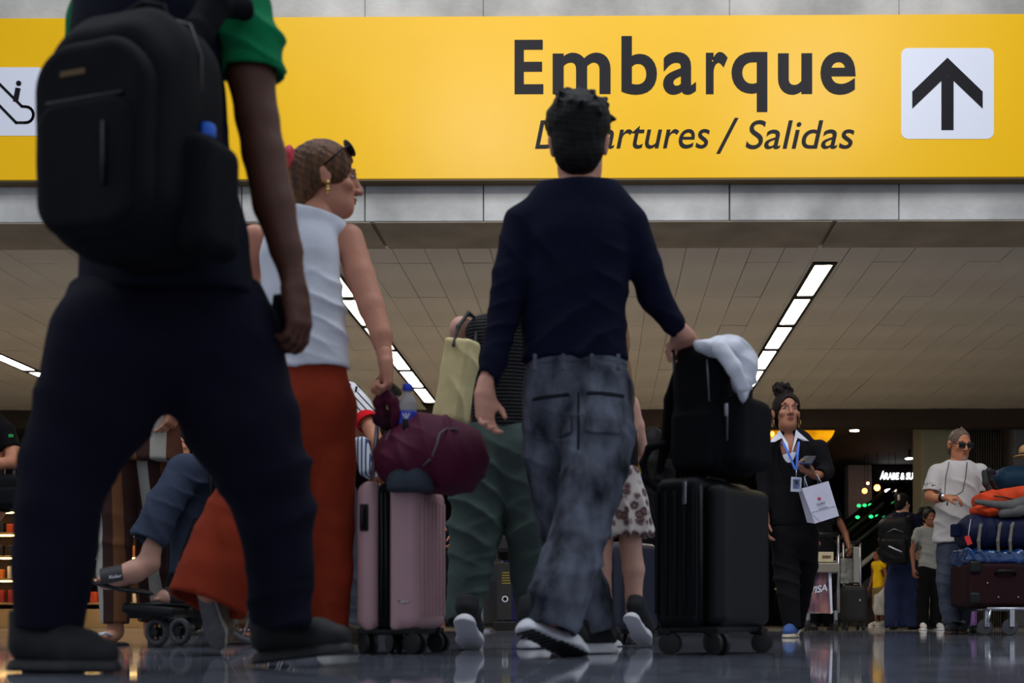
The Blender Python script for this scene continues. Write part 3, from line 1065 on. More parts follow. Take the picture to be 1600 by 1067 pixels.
def core(root, m, d, torso, arms, legs, neck, head_c, head_f, head_u=(0, 0, 1), hs=1.0, flat=(0, 1, 0), h=0.009, hands=(), hh=0.0045, face=True, extra=(), fs=0.6, jaw=1.0):
    """one continuous body: torso, limbs, neck and head, hands finer"""
    ps = list(pchain(d, torso, 0.05, flat, fs))
    for a in arms:
        ps += pchain(d, a, 0.03)
    for l in legs:
        ps += pchain(d, l, 0.03)
    ps += pchain(d, neck, 0.04)
    ps += list(extra)
    hd = head_prims(head_c, head_f, head_u, hs, face, jaw)
    r_, f_, u_ = frame(head_f, head_u)
    meshes = [soft(ps + [head_prims(head_c, head_f, head_u, hs, False)[0]], h)]
    nk = pchain(d, neck, 0.04)
    meshes.append(soft(hd + nk + [half(Vector(head_c) - u_ * 0.16 * hs, -u_)], hh))
    for hp, lim, wpt in hands:
        u = (Vector(hp[1][1] if False else wpt[1]) - Vector(wpt[0])).normalized()
        meshes.append(soft(hp + lim, hh))
    v, q = join(*meshes)
    return link_mesh('body', v, q, m, root, True)

def arm_hand(d, arm, u, n, t, s=1.0, **k):
    """hand prims and the bit of forearm they blend with"""
    w = Pd(arm[-1], d); e = Pd(arm[-2], d)
    hp = hand_prims(w, u, n, t, s, **k)
    rw, re = arm[-1][2] / S(d), arm[-2][2] / S(d)
    mid = w + (e - w) * 0.3
    lim = [cone(mid, w, rw + (re - rw) * 0.3, rw, 0.02)]
    return (hp, lim, (mid, w))
# ------------------------------------------------------------------ A: man with the big backpack, nearest the camera
dA = 2.75
A = person(270, dA, 'person in dark navy trousers and green sleeves carrying a big black backpack, nearest the lens')
fA = V(0.5, 0.87, 0)
mA = skin((86, 50, 38))
armA = [(376, 0, 38), (392, 120, 36), (402, 185, 33), (412, 240, 33), (428, 320, 32), (447, 390, 25), (459, 445, 18)]
handA = arm_hand(dA, armA, V(0.12, 0.05, -1), V(-0.75, 0.55, -0.1), V(-0.5, -0.75, -0.1) * -1, 1.02, curl=(0.5, 0.55, 0.6, 0.62), thumb=0.55)
handA = arm_hand(dA, armA, V(0.14, 0.02, -1), V(-0.8, 0.35, -0.1), V(-0.35, 0.9, 0), 1.02, curl=(0.42, 0.5, 0.55, 0.6), thumb=0.6)
armA2 = [(150, 10, 30, .1), (140, 120, 32, .2), (135, 230, 29, .3), (150, 330, 24, .45), (180, 430, 18, .48)]
handA2 = arm_hand(dA, armA2, V(0.2, 0.5, -1), V(0.8, 0.2, 0), V(0, 0.9, 0.2), 1.0)
headA = P(238, -205, dA)
LA = [(185, 545, 104, -.05), (148, 640, 88, -.06), (103, 730, 68, -.08), (92, 800, 62, -.1), (84, 880, 60, -.1), (76, 985, 51, -.1)]
RA = [(345, 560, 100, .05), (378, 660, 87, .06), (412, 740, 69, .1), (428, 800, 59, .12), (437, 880, 51, .15), (437, 975, 46, .17)]
core(A, mA, dA, [(228, -40, 110), (228, 100, 105), (240, 260, 100), (250, 400, 105), (255, 500, 110)], [armA, armA2],
     [inner(LA), inner(RA)],
     [(228, -40, 48), (236, -160, 40)], headA, fA, flat=fA, hands=[handA, handA2], hh=0.0042)
soft_obj('hair', hair_cap(headA, fA, thick=0.01), 0.006, M_HAIR, A)
mAt = cloth('navy_trousers', (14, 14, 30), 0.2, 8)
k1, k2 = Pd(LA[2], dA), Pd(RA[2], dA)
soft_obj('trousers', pchain(dA, [(185, 478, 76, .04), (338, 478, 76, -.02)], 0.04) + pchain(dA, [(192, 515, 84, .02), (342, 515, 84, 0)], 0.04) + waist_top(P(262, 440, dA), 0.24) + pchain(dA, LA, 0.05) + pchain(dA, RA, 0.05)
         + phem(dA, LA[-2], LA[-1]) + phem(dA, RA[-2], RA[-1]), 0.008, mAt, A,
         folds([(k1, 0.22, V(0.5, 0, 1), 0.13, 0.008), (k2, 0.2, V(-0.5, 0, 1), 0.13, 0.008), (Pd(LA[-1], dA), 0.13, V(0.3, 0, 1), 0.08, 0.009), (Pd(RA[-1], dA), 0.13, V(-0.3, 0, 1), 0.08, 0.009), (P(265, 590, dA), 0.2, V(0.7, 0, 1), 0.08, 0.008)], 0.004))
mAs = cloth('navy_vest', (13, 15, 30), 0.15)
shA = [(225, -50, 128), (228, 60, 138), (236, 180, 136), (246, 300, 140), (255, 390, 154), (258, 470, 164)]
soft_obj('shirt', pchain(dA, shA, 0.05, fA, 0.64) + waist(P(258, 474, dA), 0.27, 0.2), 0.008, mAs, A,
         folds([(P(350, 430, dA), 0.25, V(0.6, 0, 1), 0.1, 0.008)], 0.003))
mGr = cloth('green_cotton', (10, 122, 74), 0.1)
slA = [(335, -25, 54), (365, 20, 56), (388, 70, 50), (394, 114, 48)]
soft_obj('sleeve', pchain(dA, slA, 0.03) + phem(dA, slA[-2], slA[-1], 0.05, 0.008), 0.006, mGr, A,
         folds([(P(380, 80, dA), 0.15, V(0.3, 0, 1), 0.07, 0.007)], 0.003))
cf = [(393, 96, 50.5), (394, 118, 50.5)]
soft_obj('sleeve_cuff', pchain(dA, cf, 0.005) + hem(P(394, 118, dA), V(0.05, 0, -1), 0.07, 0.03, 0.008) + hem(P(391, 98, dA), V(0, 0, 1), 0.07, 0.03, 0.006), 0.005, mGr, A)
sl2 = [(165, -5, 46, .05), (152, 40, 44, .12), (142, 100, 42, .18)]
soft_obj('sleeve', pchain(dA, sl2, 0.03) + phem(dA, sl2[-2], sl2[-1], 0.05, 0.008), 0.007, mGr, A)
mBoot = mat('dark_shoe', (8, 8, 11), 0.75, var=0.2, scale=20, bump=0.2)
hA1 = P(20, 1046, 2.66); hA1.z = 0.003; tA1 = P(182, 1048, 2.58); tA1.z = 0.003
s1 = shoe(A, hA1, tA1, UP, mBoot, M_RUBB, 0.025, 1.15, collar=0.12); laces(s1, hA1, tA1, UP, M_RUBB)
hA2 = P(398, 1037, 3.0); hA2.z = 0.004; tA2 = P(552, 1010, 2.98); tA2.z = 0.035
s2 = shoe(A, hA2, tA2, UP, mBoot, M_RUBB, 0.028, 1.2, collar=0.12); laces(s2, hA2, tA2, UP, M_RUBB)

# his backpack
mBag = cloth('black_pack_fabric', (13, 13, 18), 0.15, 12, 0.8, 0.4, 420)
mZip = mat('zip', (10, 10, 12), 0.4)
bp_c = P(193, 215, 2.47)
pack = thing('backpack', P(200, 404, 2.47), 'large black school-type backpack with a bottle in its side pocket, worn by nearest person', 'backpack', None, -0.32)
def bx(c, hf, r, k=0.02, sub=False):
    return rbox(c, hf, r, None, k, sub)
Hh = 0.246
soft_obj('main_compartment', [rslab((0, 0.04, Hh), 0.153, 0.095, Hh, 0.105, 0.05), rslab((0, -0.03, Hh - 0.02), 0.148, 0.06, Hh - 0.022, 0.1, 0.04, 0.03)], 0.006, mBag, pack, folds([], 0.004, 5, 16), local=True)
soft_obj('front_pocket', [rslab((0, -0.085, 0.205), 0.135, 0.035, 0.19, 0.09, 0.025)], 0.006, mBag, pack, folds([], 0.004, 8, 18), local=True)
soft_obj('lower_pocket', [rslab((0.0, -0.112, 0.15), 0.112, 0.02, 0.125, 0.05, 0.015)], 0.006, mBag, pack, folds([], 0.003, 9, 18), local=True)
zl = MB()
zl.tube([(-0.118, -0.108, 0.33), (-0.09, -0.112, 0.362), (0.09, -0.112, 0.362), (0.118, -0.108, 0.33)], 0.004, 6)
zl.tube([(-0.132, -0.06, 0.37), (-0.1, -0.062, 0.408), (0.1, -0.062, 0.408), (0.132, -0.06, 0.37), (0.141, -0.055, 0.2)], 0.005, 6)
zl.tube([(0.153, 0.03, 0.25), (0.153, 0.03, 0.4), (0.128, 0.03, 0.467), (0.07, 0.03, 0.491), (-0.07, 0.03, 0.491), (-0.128, 0.03, 0.467), (-0.153, 0.03, 0.4), (-0.153, 0.03, 0.15)], 0.004, 6)
zl.tube([(-0.09, -0.125, 0.275), (0.09, -0.125, 0.275)], 0.004, 6)
zl.tube([(0.055, -0.136, 0.22), (0.055, -0.137, 0.1)], 0.005, 6)
zl.build('zip', mZip, pack, True, local=True)
MB().box((-0.03, -0.1205, 0.33), (0.06, 0.004, 0.012), bev=0.001).build('badge', mat('bronze_badge', (92, 74, 50), 0.4, 0.8), pack, local=True)
zp = MB().tube([(-0.158, -0.02, 0.22), (-0.175, -0.02, 0.2), (-0.188, -0.022, 0.165)], 0.005, 6).build('zip_pull', mat('zip_pull', (70, 56, 36), 0.5), pack, True, local=True)
MB().tube([(-0.05, 0.06, 0.485), (-0.045, 0.05, 0.525), (0, 0.05, 0.54), (0.045, 0.05, 0.525), (0.05, 0.06, 0.485)], 0.011, 8).build('carry_handle', mBag, pack, True, local=True)
for s in (-1, 1):
    soft_obj('shoulder_strap', chain([(V(s * 0.075, 0.1, 0.46), 0.03), (V(s * 0.08, 0.12, 0.5), 0.034), (V(s * 0.1, 0.15, 0.575), 0.036), (V(s * 0.115, 0.22, 0.6), 0.034)], 0.02, V(0.2 * s, 0.7, 0.7), 0.5), 0.007, mBag, pack, local=True)
soft_obj('side_pocket', [bx((0.158, 0.045, 0.118), (0.041, 0.07, 0.118), 0.032)], 0.006, cloth('mesh_pocket', (14, 14, 18), 0.3, 60), pack, local=True)
bo = thing('water_bottle', pack.location + Matrix.Rotation(-0.32, 3, 'Z') @ V(0.157, 0.045, 0.03), 'clear water bottle with blue cap in the big black backpack side pocket', 'bottle')
M_PET = glass('clear_plastic', (190, 205, 215), 0.32, 0.06)
MB().lathe((0, 0, 0), [(0.028, 0), (0.031, 0.01), (0.031, 0.15), (0.028, 0.175), (0.014, 0.2), (0.013, 0.215)], 20).build('bottle_body', M_PET, bo, True, local=True)
MB().lathe((0, 0, 0.212), [(0.0165, 0), (0.0175, 0.003), (0.0175, 0.022), (0.0155, 0.026)], 20).build('cap', mat('blue_cap', (10, 96, 210), 0.4), bo, 'auto', local=True)
ph = thing('phone', P(437, 515, dA + 0.07), 'black phone held low in the right hand of the nearest person', 'phone')
Rp = Matrix.Rotation(0.12, 3, 'Y') @ Matrix.Rotation(0.9, 3, 'Z')
MB().box(P(437, 505, dA + 0.06), (0.009, 0.07, 0.14), R=Rp, bev=0.004).build('phone_body', M_PLASTIC, ph)
MB().box(P(437, 505, dA + 0.06) + Rp @ V(-0.005, 0, 0), (0.001, 0.062, 0.128), R=Rp, bev=0.0003, seg=1).build('screen', mat('phone_screen', (24, 26, 34), 0.12), ph)

# ------------------------------------------------------------------ B: woman in the white sleeveless top
dB = 4.1
B = person(495, dB, 'person in white sleeveless top and rust wide trousers wheeling the pink suitcase')
fB = V(0.42, 0.9, 0)
mB = skin((196, 134, 108))
hB = P(511, 283, dB)
hfB = V(0.95, 0.32, -0.03)
armB = [(546, 372, 22, .02), (562, 430, 23, .0), (580, 480, 21, -.03), (596, 525, 17, -.06), (603, 562, 11.5, -.08)]
handB = arm_hand(dB, armB, V(0.1, -0.05, -1), V(-0.9, -0.2, 0), V(0.0, 1, -0.1), 0.98, curl=(0.9, 1.0, 1.0, 1.0), thumb=0.8)
armB2 = [(400, 372, 21, .1), (380, 450, 21, .15), (378, 530, 17, .2), (390, 600, 12, .1)]
handB2 = arm_hand(dB, armB2, V(0.1, 0.1, -1), V(0.9, 0.1, 0), V(0, 0.9, 0), 0.95)
core(B, mB, dB, [(478, 362, 52, 0), (474, 430, 56), (478, 500, 50), (485, 580, 58)], [armB, armB2],
     [[(455, 640, 36, 0), (405, 760, 34, -.08), (360, 850, 26, -.14), (326, 925, 18, -.2)], [(503, 640, 36, 0), (510, 720, 30, 0), (512, 985, 16, 0)]],
     [(487, 352, 27), (500, 300, 25)], hB, hfB, flat=fB, hands=[handB, handB2], hh=0.0045, jaw=0.86)
face_parts(B, hB, hfB, brow=(58, 36, 26))
r_, f_, u_ = frame(hfB)
hoB = lambda a, b, c: hB + r_ * a + f_ * b + u_ * c
soft_obj('hair', hair_cap(hB, hfB, thick=0.016) + [ell(hoB(0, -0.09, 0.0), (0.06, 0.05, 0.085), (r_, f_, u_), 0.03), ell(hoB(0, -0.1, -0.07), (0.05, 0.04, 0.07), (r_, f_, u_), 0.03)]
         + chain([(hoB(0, -0.1, -0.08), 0.04), (hoB(0.02, -0.13, -0.17), 0.036), (hoB(0.03, -0.16, -0.26), 0.018)], 0.03), 0.0045, M_HAIRBR, B,
         lambda p: 0.0007 * np.sin(p[:, 2] * 260 + 130 * p[:, 0] + 3 * waves(p, 4, 30)))
soft_obj('hair_scrunchie', [ell(hoB(0.02, -0.125, 0.05), (0.034, 0.022, 0.042), (r_, f_, u_), 0.01), ell(hoB(0.02, -0.142, 0.03), (0.026, 0.022, 0.03), (r_, f_, u_), 0.01)], 0.004,
         cloth('coral_satin', (205, 66, 78), 0.2, 30, 0.5), B, folds([], 0.005, 3, 70))['label'] = 'coral red fabric hair tie'
er = MB()
for z, rr in ((-0.035, 0.008), (-0.049, 0.006), (-0.06, 0.0075), (-0.07, 0.005)):
    er.ball(hoB(0.089, -0.005, z), (rr, rr, rr), 10, 8)
er.build('earring', mat('gold', (214, 178, 110), 0.25, 1.0), B, True)
mWh = cloth('white_knit', (222, 224, 232), 0.04, 12, 0.9, 0.3)
tB = [(472, 352, 56, 0), (468, 400, 68), (472, 470, 69), (482, 530, 65), (487, 584, 66)]
soft_obj('top', pchain(dB, tB, 0.05, fB, 0.66) + pchain(dB, [(484, 338, 36), (450, 356, 33, .03)], 0.03) + pchain(dB, [(484, 338, 34), (526, 356, 17, 0)], 0.03)
         + hem(P(492, 329, dB), V(0.25, -0.15, 1), 0.062, 0.03, 0.006) + waist(P(488, 578, dB), 0.17, 0.16), 0.006, mWh, B,
         folds([(P(535, 500, dB), 0.16, V(0.5, 0, 1), 0.07, 0.007), (P(500, 560, dB), 0.14, V(0.4, 0, 1), 0.05, 0.006), (P(440, 480, dB), 0.15, V(-.4, 0, 1), 0.08, 0.005)], 0.002))
mRu = cloth('rust_linen', (134, 46, 24), 0.14, 9)
LB = [(455, 640, 52, 0), (405, 760, 55, -.08), (360, 850, 57, -.14), (322, 945, 62, -.2)]
RB = [(503, 640, 54, 0), (510, 720, 45, 0), (513, 820, 40, 0), (512, 905, 36, 0), (510, 985, 34, 0)]
soft_obj('trousers', pchain(dB, [(488, 588, 59), (486, 640, 64)], 0.04, fB, 0.68) + waist_top(P(488, 570, dB), 0.16) + pchain(dB, LB, 0.05) + pchain(dB, RB, 0.05) + phem(dB, LB[-2], LB[-1], 0.0, 0.02) + phem(dB, RB[-2], RB[-1]), 0.007, mRu, B,
         folds([(P(330, 900, dB - .2), 0.3, V(0.9, 0, 0.5), 0.12, 0.013), (P(400, 780, dB), 0.2, V(0.4, 0, 1), 0.1, 0.01), (P(510, 800, dB), 0.3, V(1, 0, 0.1), 0.09, 0.008)], 0.004))
mSn = mat('olive_canvas', (122, 112, 90), 0.85, var=0.15, scale=20)
hl, to = P(316, 912, 3.92), P(342, 1016, 4.0)
upB = V(0.35, 0.93, 0.12)
sB = shoe(B, hl, to, upB, mSn, mat('off_white_rubber', (190, 188, 176), 0.7, var=0.12, scale=18), 0.03, 1.12, tread=None, label='canvas sneaker lifted with its grey sole towards the lens')
fB_ = (to - hl); LBs = fB_.length
rB_, ffB, uuB = frame(fB_, upB)
sl = chain([(hl + ffB * 0.14 * LBs, 0.033), (hl + ffB * 0.42 * LBs, 0.031), (hl + ffB * 0.7 * LBs, 0.041), (hl + ffB * 0.86 * LBs, 0.033)], 0.02)
soft_obj('outsole', sl + [half(hl + uuB * 0.002, uuB), half(hl - uuB * 0.004, -uuB)], 0.004, M_RUBG, sB)
hl2 = P(500, 1016, 4.05); hl2.z = 0.003; to2 = P(575, 1016, 4.25); to2.z = 0.003
shoe(B, hl2, to2, UP, mSn, mat('off_white_rubber', (190, 188, 176), 0.7, var=0.12, scale=18), 0.03, 1.1)
sg = thing('sunglasses', hoB(0, 0.03, 0.1), 'dark sunglasses pushed up on the brown hair of the white-top woman', 'sunglasses')
for q in (-1, 1):
    c = hoB(q * 0.034, 0.066, 0.108)
    RR = Matrix((r_, (f_ * 0.75 + u_ * 0.66).normalized(), (u_ * 0.75 - f_ * 0.66).normalized())).transposed()
    MB().ball(c, (0.029, 0.005, 0.025), 14, 8, RR).build('lens', mat('dark_lens', (40, 42, 48), 0.08, spec=0.9), sg, True)
    MB().tube([c + RR @ V(0.031 * math.cos(a), 0.002, 0.027 * math.sin(a)) for a in [i * math.pi / 8 for i in range(17)]], 0.0035, 6).build('rim', M_PLASTIC, sg, True)
    MB().tube([c + r_ * q * 0.03, hoB(q * 0.088, 0.04, 0.085), hoB(q * 0.09, -0.02, 0.02)], 0.003, 6).build('temple', M_PLASTIC, sg, True)
MB().tube([hoB(-0.008, 0.076, 0.11), hoB(0.008, 0.076, 0.11)], 0.003, 6).build('bridge', M_PLASTIC, sg, True)

# ------------------------------------------------------------------ C: young man in the navy sweater
dC = 3.9
C_ = person(900, dC, 'person with short dark hair in navy sweater and grey washed jeans, seen from behind')
fC = V(0.08, 1, 0)
mC = skin((212, 154, 132))
hC = P(905, 226, dC)
RC = [(938, 610, 51, -.02), (935, 690, 55, -.05), (922, 760, 50, -.1), (909, 820, 45, -.12), (889, 880, 46, -.17), (870, 940, 47, -.22), (860, 985, 43, -.24)]
LC = [(862, 610, 45, .02), (860, 700, 43, .06), (868, 780, 39, .1), (886, 860, 37, .15), (914, 925, 38, .2), (926, 985, 38, .22)]
armC = [(806, 362, 24), (790, 440, 23, -.02), (783, 500, 21, -.03), (770, 560, 17, -.06), (757, 612, 13, -.08)]
handC = arm_hand(dC, armC, V(0.03, 0.05, -1), V(0.75, 0.5, -.1), V(0.55, -0.8, 0) * -1, 1.0, curl=(0.35, 0.45, 0.55, 0.6), thumb=0.5)
handC = arm_hand(dC, armC, V(0.02, -0.02, -1), V(0.7, -0.65, 0), V(0.6, 0.75, 0), 0.92, curl=(0.38, 0.42, 0.5, 0.55), thumb=0.7)
armC2 = [(988, 362, 24), (1008, 420, 23, .02), (1024, 466, 21, .05), (1050, 505, 16, .06), (1066, 520, 12.5, .08)]
handC2 = arm_hand(dC, armC2, V(0.2, 0.85, -0.35), V(0, -0.3, -1), V(-1, 0.15, -0.1), 1.0, curl=(0.9, 0.95, 1.0, 1.0), thumb=0.9)
core(C_, mC, dC, [(903, 345, 62), (898, 420, 66), (896, 500, 58), (898, 580, 62)], [inner(armC[:-1], 0.8) + armC[-1:], inner(armC2[:-1], 0.8) + armC2[-1:]],
     [inner(LC, 0.7), inner(RC, 0.7)],
     [(905, 312, 30, 0), (905, 255, 29, .02)], hC, V(0.06, 1, 0.05), hs=1.1, flat=fC, hands=[handC, handC2], hh=0.0045)
rc, fc, uc = frame(V(0.06, 1, 0.05))
oc = lambda a, b, c: hC + rc * a * 1.14 + fc * b * 1.1 + uc * c * 1.1
RNG2 = np.random.RandomState(5)
tufts = []
for i in range(46):
    a = RNG2.uniform(0, 2 * math.pi); e_ = RNG2.uniform(0.15, 1.45)
    n_ = rc * math.cos(a) * math.cos(e_) + fc * math.sin(a) * math.cos(e_) + uc * math.sin(e_)
    b0 = oc(0, -0.012, 0.045) + V(n_.x * 0.095, n_.y * 0.1, n_.z * 0.098)
    tufts.append(cone(b0, b0 + (n_ + V(*RNG2.normal(size=3)) * 0.5).normalized() * RNG2.uniform(0.018, 0.032), 0.02, 0.006, 0.012))
soft_obj('hair', [ell(oc(0, -0.01, 0.055), (0.104, 0.112, 0.1), (rc, fc, uc), 0.02), ell(oc(0, -0.045, -0.02), (0.082, 0.064, 0.092), (rc, fc, uc), 0.03),
                  ell(oc(0, 0.115, -0.03), (0.066, 0.085, 0.115), (rc, fc, uc), 0.012, True), ell(oc(0, 0.03, -0.1), (0.13, 0.06, 0.08), (rc, fc, uc), 0.012, True)] + tufts,
         0.0045, M_HAIR, C_, lambda p: 0.003 * waves(p, 4, 70))
mNv = cloth('navy_knit', (11, 15, 38), 0.12, 14, 0.9, 0.3)
tC = [(903, 335, 78), (900, 372, 88), (897, 440, 84), (896, 510, 80), (899, 566, 83)]
sweater = (pchain(dC, tC, 0.05, fC, 0.64) + pchain(dC, [(905, 303, 33), (838, 338, 27)], 0.05) + pchain(dC, [(905, 303, 33), (966, 334, 27)], 0.05)
           + pchain(dC, [(816, 352, 30), (798, 432, 27.5, -.02), (786, 500, 24, -.03), (772, 560, 20, -.06), (758, 608, 16.5, -.08)], 0.03)
           + pchain(dC, [(984, 352, 30), (1008, 418, 27, .02), (1026, 468, 24, .05), (1052, 505, 18, .06), (1064, 520, 15.5, .08)], 0.03)
           + hem(P(757, 610, dC - .08), V(-0.1, 0, -1), 0.04, 0.03, 0.007) + hem(P(1066, 521, dC + .08), V(0.6, 0.4, -0.6), 0.038, 0.03, 0.007)
           + hem(P(905, 285, dC), V(0, -0.15, 1), 0.07, 0.03, 0.007) + waist(P(899, 566, dC), 0.178, 0.2))
soft_obj('sweater', sweater, 0.0065, mNv, C_,
         folds([(P(900, 520, dC), 0.2, V(-0.7, 0, 1), 0.1, 0.011), (P(960, 460, dC), 0.16, V(0.6, 0, 1), 0.08, 0.009), (P(1026, 470, dC), 0.1, V(0.5, 0, 1), 0.05, 0.009), (P(780, 500, dC), 0.14, V(-0.3, 0, 1), 0.06, 0.008), (P(850, 400, dC), 0.14, V(0.8, 0, .5), 0.09, 0.006)], 0.002))
mJn = cloth('washed_grey_denim', (24, 26, 33), 0, 12, 0.9, 0.35, 380, col2=(108, 113, 127), stretch=(1, 1, 0.55))
soft_obj('jeans', pchain(dC, [(900, 572, 75), (902, 630, 76)], 0.04, fC, 0.66) + waist_top(P(900, 552, dC), 0.18) + pchain(dC, RC, 0.035) + pchain(dC, LC, 0.035) + phem(dC, RC[-2], RC[-1]) + phem(dC, LC[-2], LC[-1]), 0.0065, mJn, C_,
         folds([(P(920, 770, dC), 0.25, V(0.5, 0, 1), 0.09, 0.015), (P(880, 920, dC), 0.2, V(-0.4, 0, 1), 0.07, 0.016), (P(940, 650, dC), 0.18, V(0.8, 0, 1), 0.09, 0.01), (P(915, 930, dC), 0.2, V(0.3, 0, 1), 0.07, 0.012)], 0.003))
st = MB()
def on_back(px, py, d):
    return P(px, py, d)
for x in (836, 880, 925, 966):
    st.box(P(x, 566, dC - 0.19 if 850 < x < 950 else dC - 0.13), (0.012, 0.012, 0.05), bev=0.002, seg=1)
st.build('belt_loops', mJn, C_)['kind'] = 'stuff'
jp = pchain(dC, [(900, 572, 75), (902, 630, 76)], 0.04, fC, 0.66) + pchain(dC, RC, 0.035) + pchain(dC, LC, 0.035)
mJd = cloth('dark_denim', (30, 32, 40), 0.2, 14)
for px, rot in ((860, 0.06), (944, -0.06)):
    c_ = P(px, 640, dC - 0.2)
    ax_ = (V(math.cos(rot), 0, math.sin(rot)), V(0, 1, 0), V(-math.sin(rot), 0, math.cos(rot)))
    pk_ = soft_obj('back_pocket', [patch(jp, rbox(c_, (0.058, 0.2, 0.068), 0.012, ax_), 0.006)], 0.0055, mJn, C_)
    soft_obj('pocket_hem', [patch(jp, rbox(c_ + ax_[2] * 0.06, (0.06, 0.2, 0.007), 0.003, ax_), 0.009)], 0.004, mJd, pk_)
soft_obj('waistband', [patch(jp, rbox(P(900, 568, dC), (0.2, 0.2, 0.018), 0.004), 0.006)], 0.006, mJn, C_)
soft_obj('seat_seam', [patch(jp, rbox(P(903, 640, dC - 0.2), (0.004, 0.2, 0.12), 0.002), 0.005)], 0.0045, mJd, C_)
mUp = mat('dark_mesh_shoe', (24, 24, 28), 0.8, var=0.2, scale=60)
mTr = mat('black_tread', (14, 14, 15), 0.7)
h1, t1 = P(816, 984, 3.6), P(910, 1027, 3.8)
shoe(C_, h1, t1, V(0.1, 0.42, 0.9), mUp, M_RUB, 0.045, 1.3, tread=mTr, label='running shoe with thick white sole, heel lifted')
h2 = P(893, 1020, 4.02); h2.z = 0.002; t2 = P(958, 1020, 4.22); t2.z = 0.002
shoe(C_, h2, t2, UP, mUp, M_RUB, 0.036, 1.2)
# ------------------------------------------------------------------ D: woman in olive trousers with the tote bag
dD = 4.75
D = person(785, dD, 'person in olive green trousers and black striped mesh top, behind the navy sweater')
mD = skin((206, 158, 138))
hD = P(818, 430, dD)
LD = [(757, 705, 46, 0), (751, 775, 43), (744, 826, 41, -.02), (734, 892, 33, -.05), (724, 955, 28, -.08), (722, 975, 26, -.1)]
RD = [(815, 705, 46, 0), (822, 775, 37), (824, 830, 33), (825, 900, 28, .05), (832, 970, 25, .08)]
armD = [(722, 520, 17, -.02), (712, 585, 15, -.04), (705, 640, 12, -.05), (702, 690, 9, -.05)]
armD2 = [(850, 520, 17), (862, 600, 15), (866, 650, 12), (866, 700, 9)]
hdD = arm_hand(dD, [(722, 514, 20, .05), (726, 590, 15, .2), (735, 650, 12, .3), (745, 690, 9, .35)], V(0.1, 0.1, -1), V(0.9, 0, 0), V(0, 1, 0), 0.92)
core(D, mD, dD, [(785, 545, 42), (785, 600, 42), (785, 670, 44)], [[(722, 514, 20, .05), (726, 590, 15, .2), (735, 650, 12, .3), (745, 690, 9, .35)], armD2],
     [inner(LD, 0.65), inner(RD, 0.65)],
     [(800, 495, 19), (812, 455, 18)], hD, V(0.1, 1, 0), hands=[hdD], h=0.01, hh=0.006)
soft_obj('hair', hair_cap(hD, V(0.1, 1, 0), thick=0.016) + chain([(hD + V(0, -0.07, -0.02), 0.07), (hD + V(0, -0.08, -0.12), 0.06)], 0.03), 0.007, M_HAIRBR, D)
mMesh = ramp_mat('striped_mesh', [(0, (14, 13, 15)), (0.66, (110, 110, 112)), (0.76, (14, 13, 15)), (0.9, (40, 36, 36))], 'Z', 0.8, 0.014)
soft_obj('top', pchain(dD, [(785, 542, 54), (785, 600, 50), (788, 672, 52)], 0.04, (0, 1, 0), 0.62) + pchain(dD, [(752, 518, 25, .01), (825, 518, 25, .01)], 0.03) + waist(P(785, 672, dD), 0.16, 0.16), 0.008, mMesh, D, folds([], 0.004, 3, 14))
mOl = cloth('olive_linen', (76, 90, 85), 0.15, 9)
soft_obj('trousers', pchain(dD, [(786, 676, 51), (786, 705, 58)], 0.04, (0, 1, 0), 0.62) + waist_top(P(786, 662, dD), 0.16) + pchain(dD, LD, 0.035) + pchain(dD, RD, 0.035) + phem(dD, LD[-2], LD[-1], 0.03) + phem(dD, RD[-2], RD[-1], 0.03), 0.0075, mOl, D,
         folds([(P(745, 800, dD), 0.3, V(0.5, 0, 1), 0.09, 0.009), (P(728, 920, dD), 0.2, V(-0.3, 0, 1), 0.06, 0.009), (P(820, 850, dD), 0.25, V(-0.4, 0, 1), 0.09, 0.006)], 0.003))
hlD, toD = P(724, 970, 4.44), P(738, 1016, 4.66)
sh = shoe(D, hlD, toD, V(0.05, 0.5, 0.85), mUp, M_RUB, 0.04, 1.3, h=0.004)
soft_obj('sock', pchain(dD, [(726, 955, 15, -.1), (727, 980, 14, -.1)]), 0.006, M_RUBB, D)
h_, t_ = P(818, 1014, 4.75), P(852, 1014, 5.0); h_.z = 0.002; t_.z = 0.002
shoe(D, h_, t_, UP, mUp, M_RUB, 0.04, 1.2)
# tote
tote = thing('tote_bag', P(712, 655, 4.62), 'khaki canvas tote bag with black straps hanging from a bare shoulder', 'bag')
mTote = cloth('khaki_canvas', (226, 210, 156), 0.1, 10, 0.85, 0.3)
tc_ = P(715, 595, 4.62)
axT = frame(V(-0.45, -0.88, 0.05), V(0.17, 0, 1))
soft_obj('bag_body', [rbox(tc_ + V(-0.004, 0, 0), (0.06, 0.042, 0.155), 0.014, axT, 0.02)], 0.006, mTote, tote,
         folds([(tc_, 0.3, V(0.8, 0, 0.6), 0.11, 0.009)], 0.004))
for y_ in (-0.05, 0.05):
    soft_obj('strap', chain([(P(708, 540, 4.62 + y_), 0.007), (P(716, 510, 4.66 + y_), 0.008), (P(732, 489, 4.72 + y_), 0.008), (P(746, 500, 4.78), 0.008), (P(742, 545, 4.66 + y_), 0.007)], 0.01), 0.006, M_RUBB, tote)

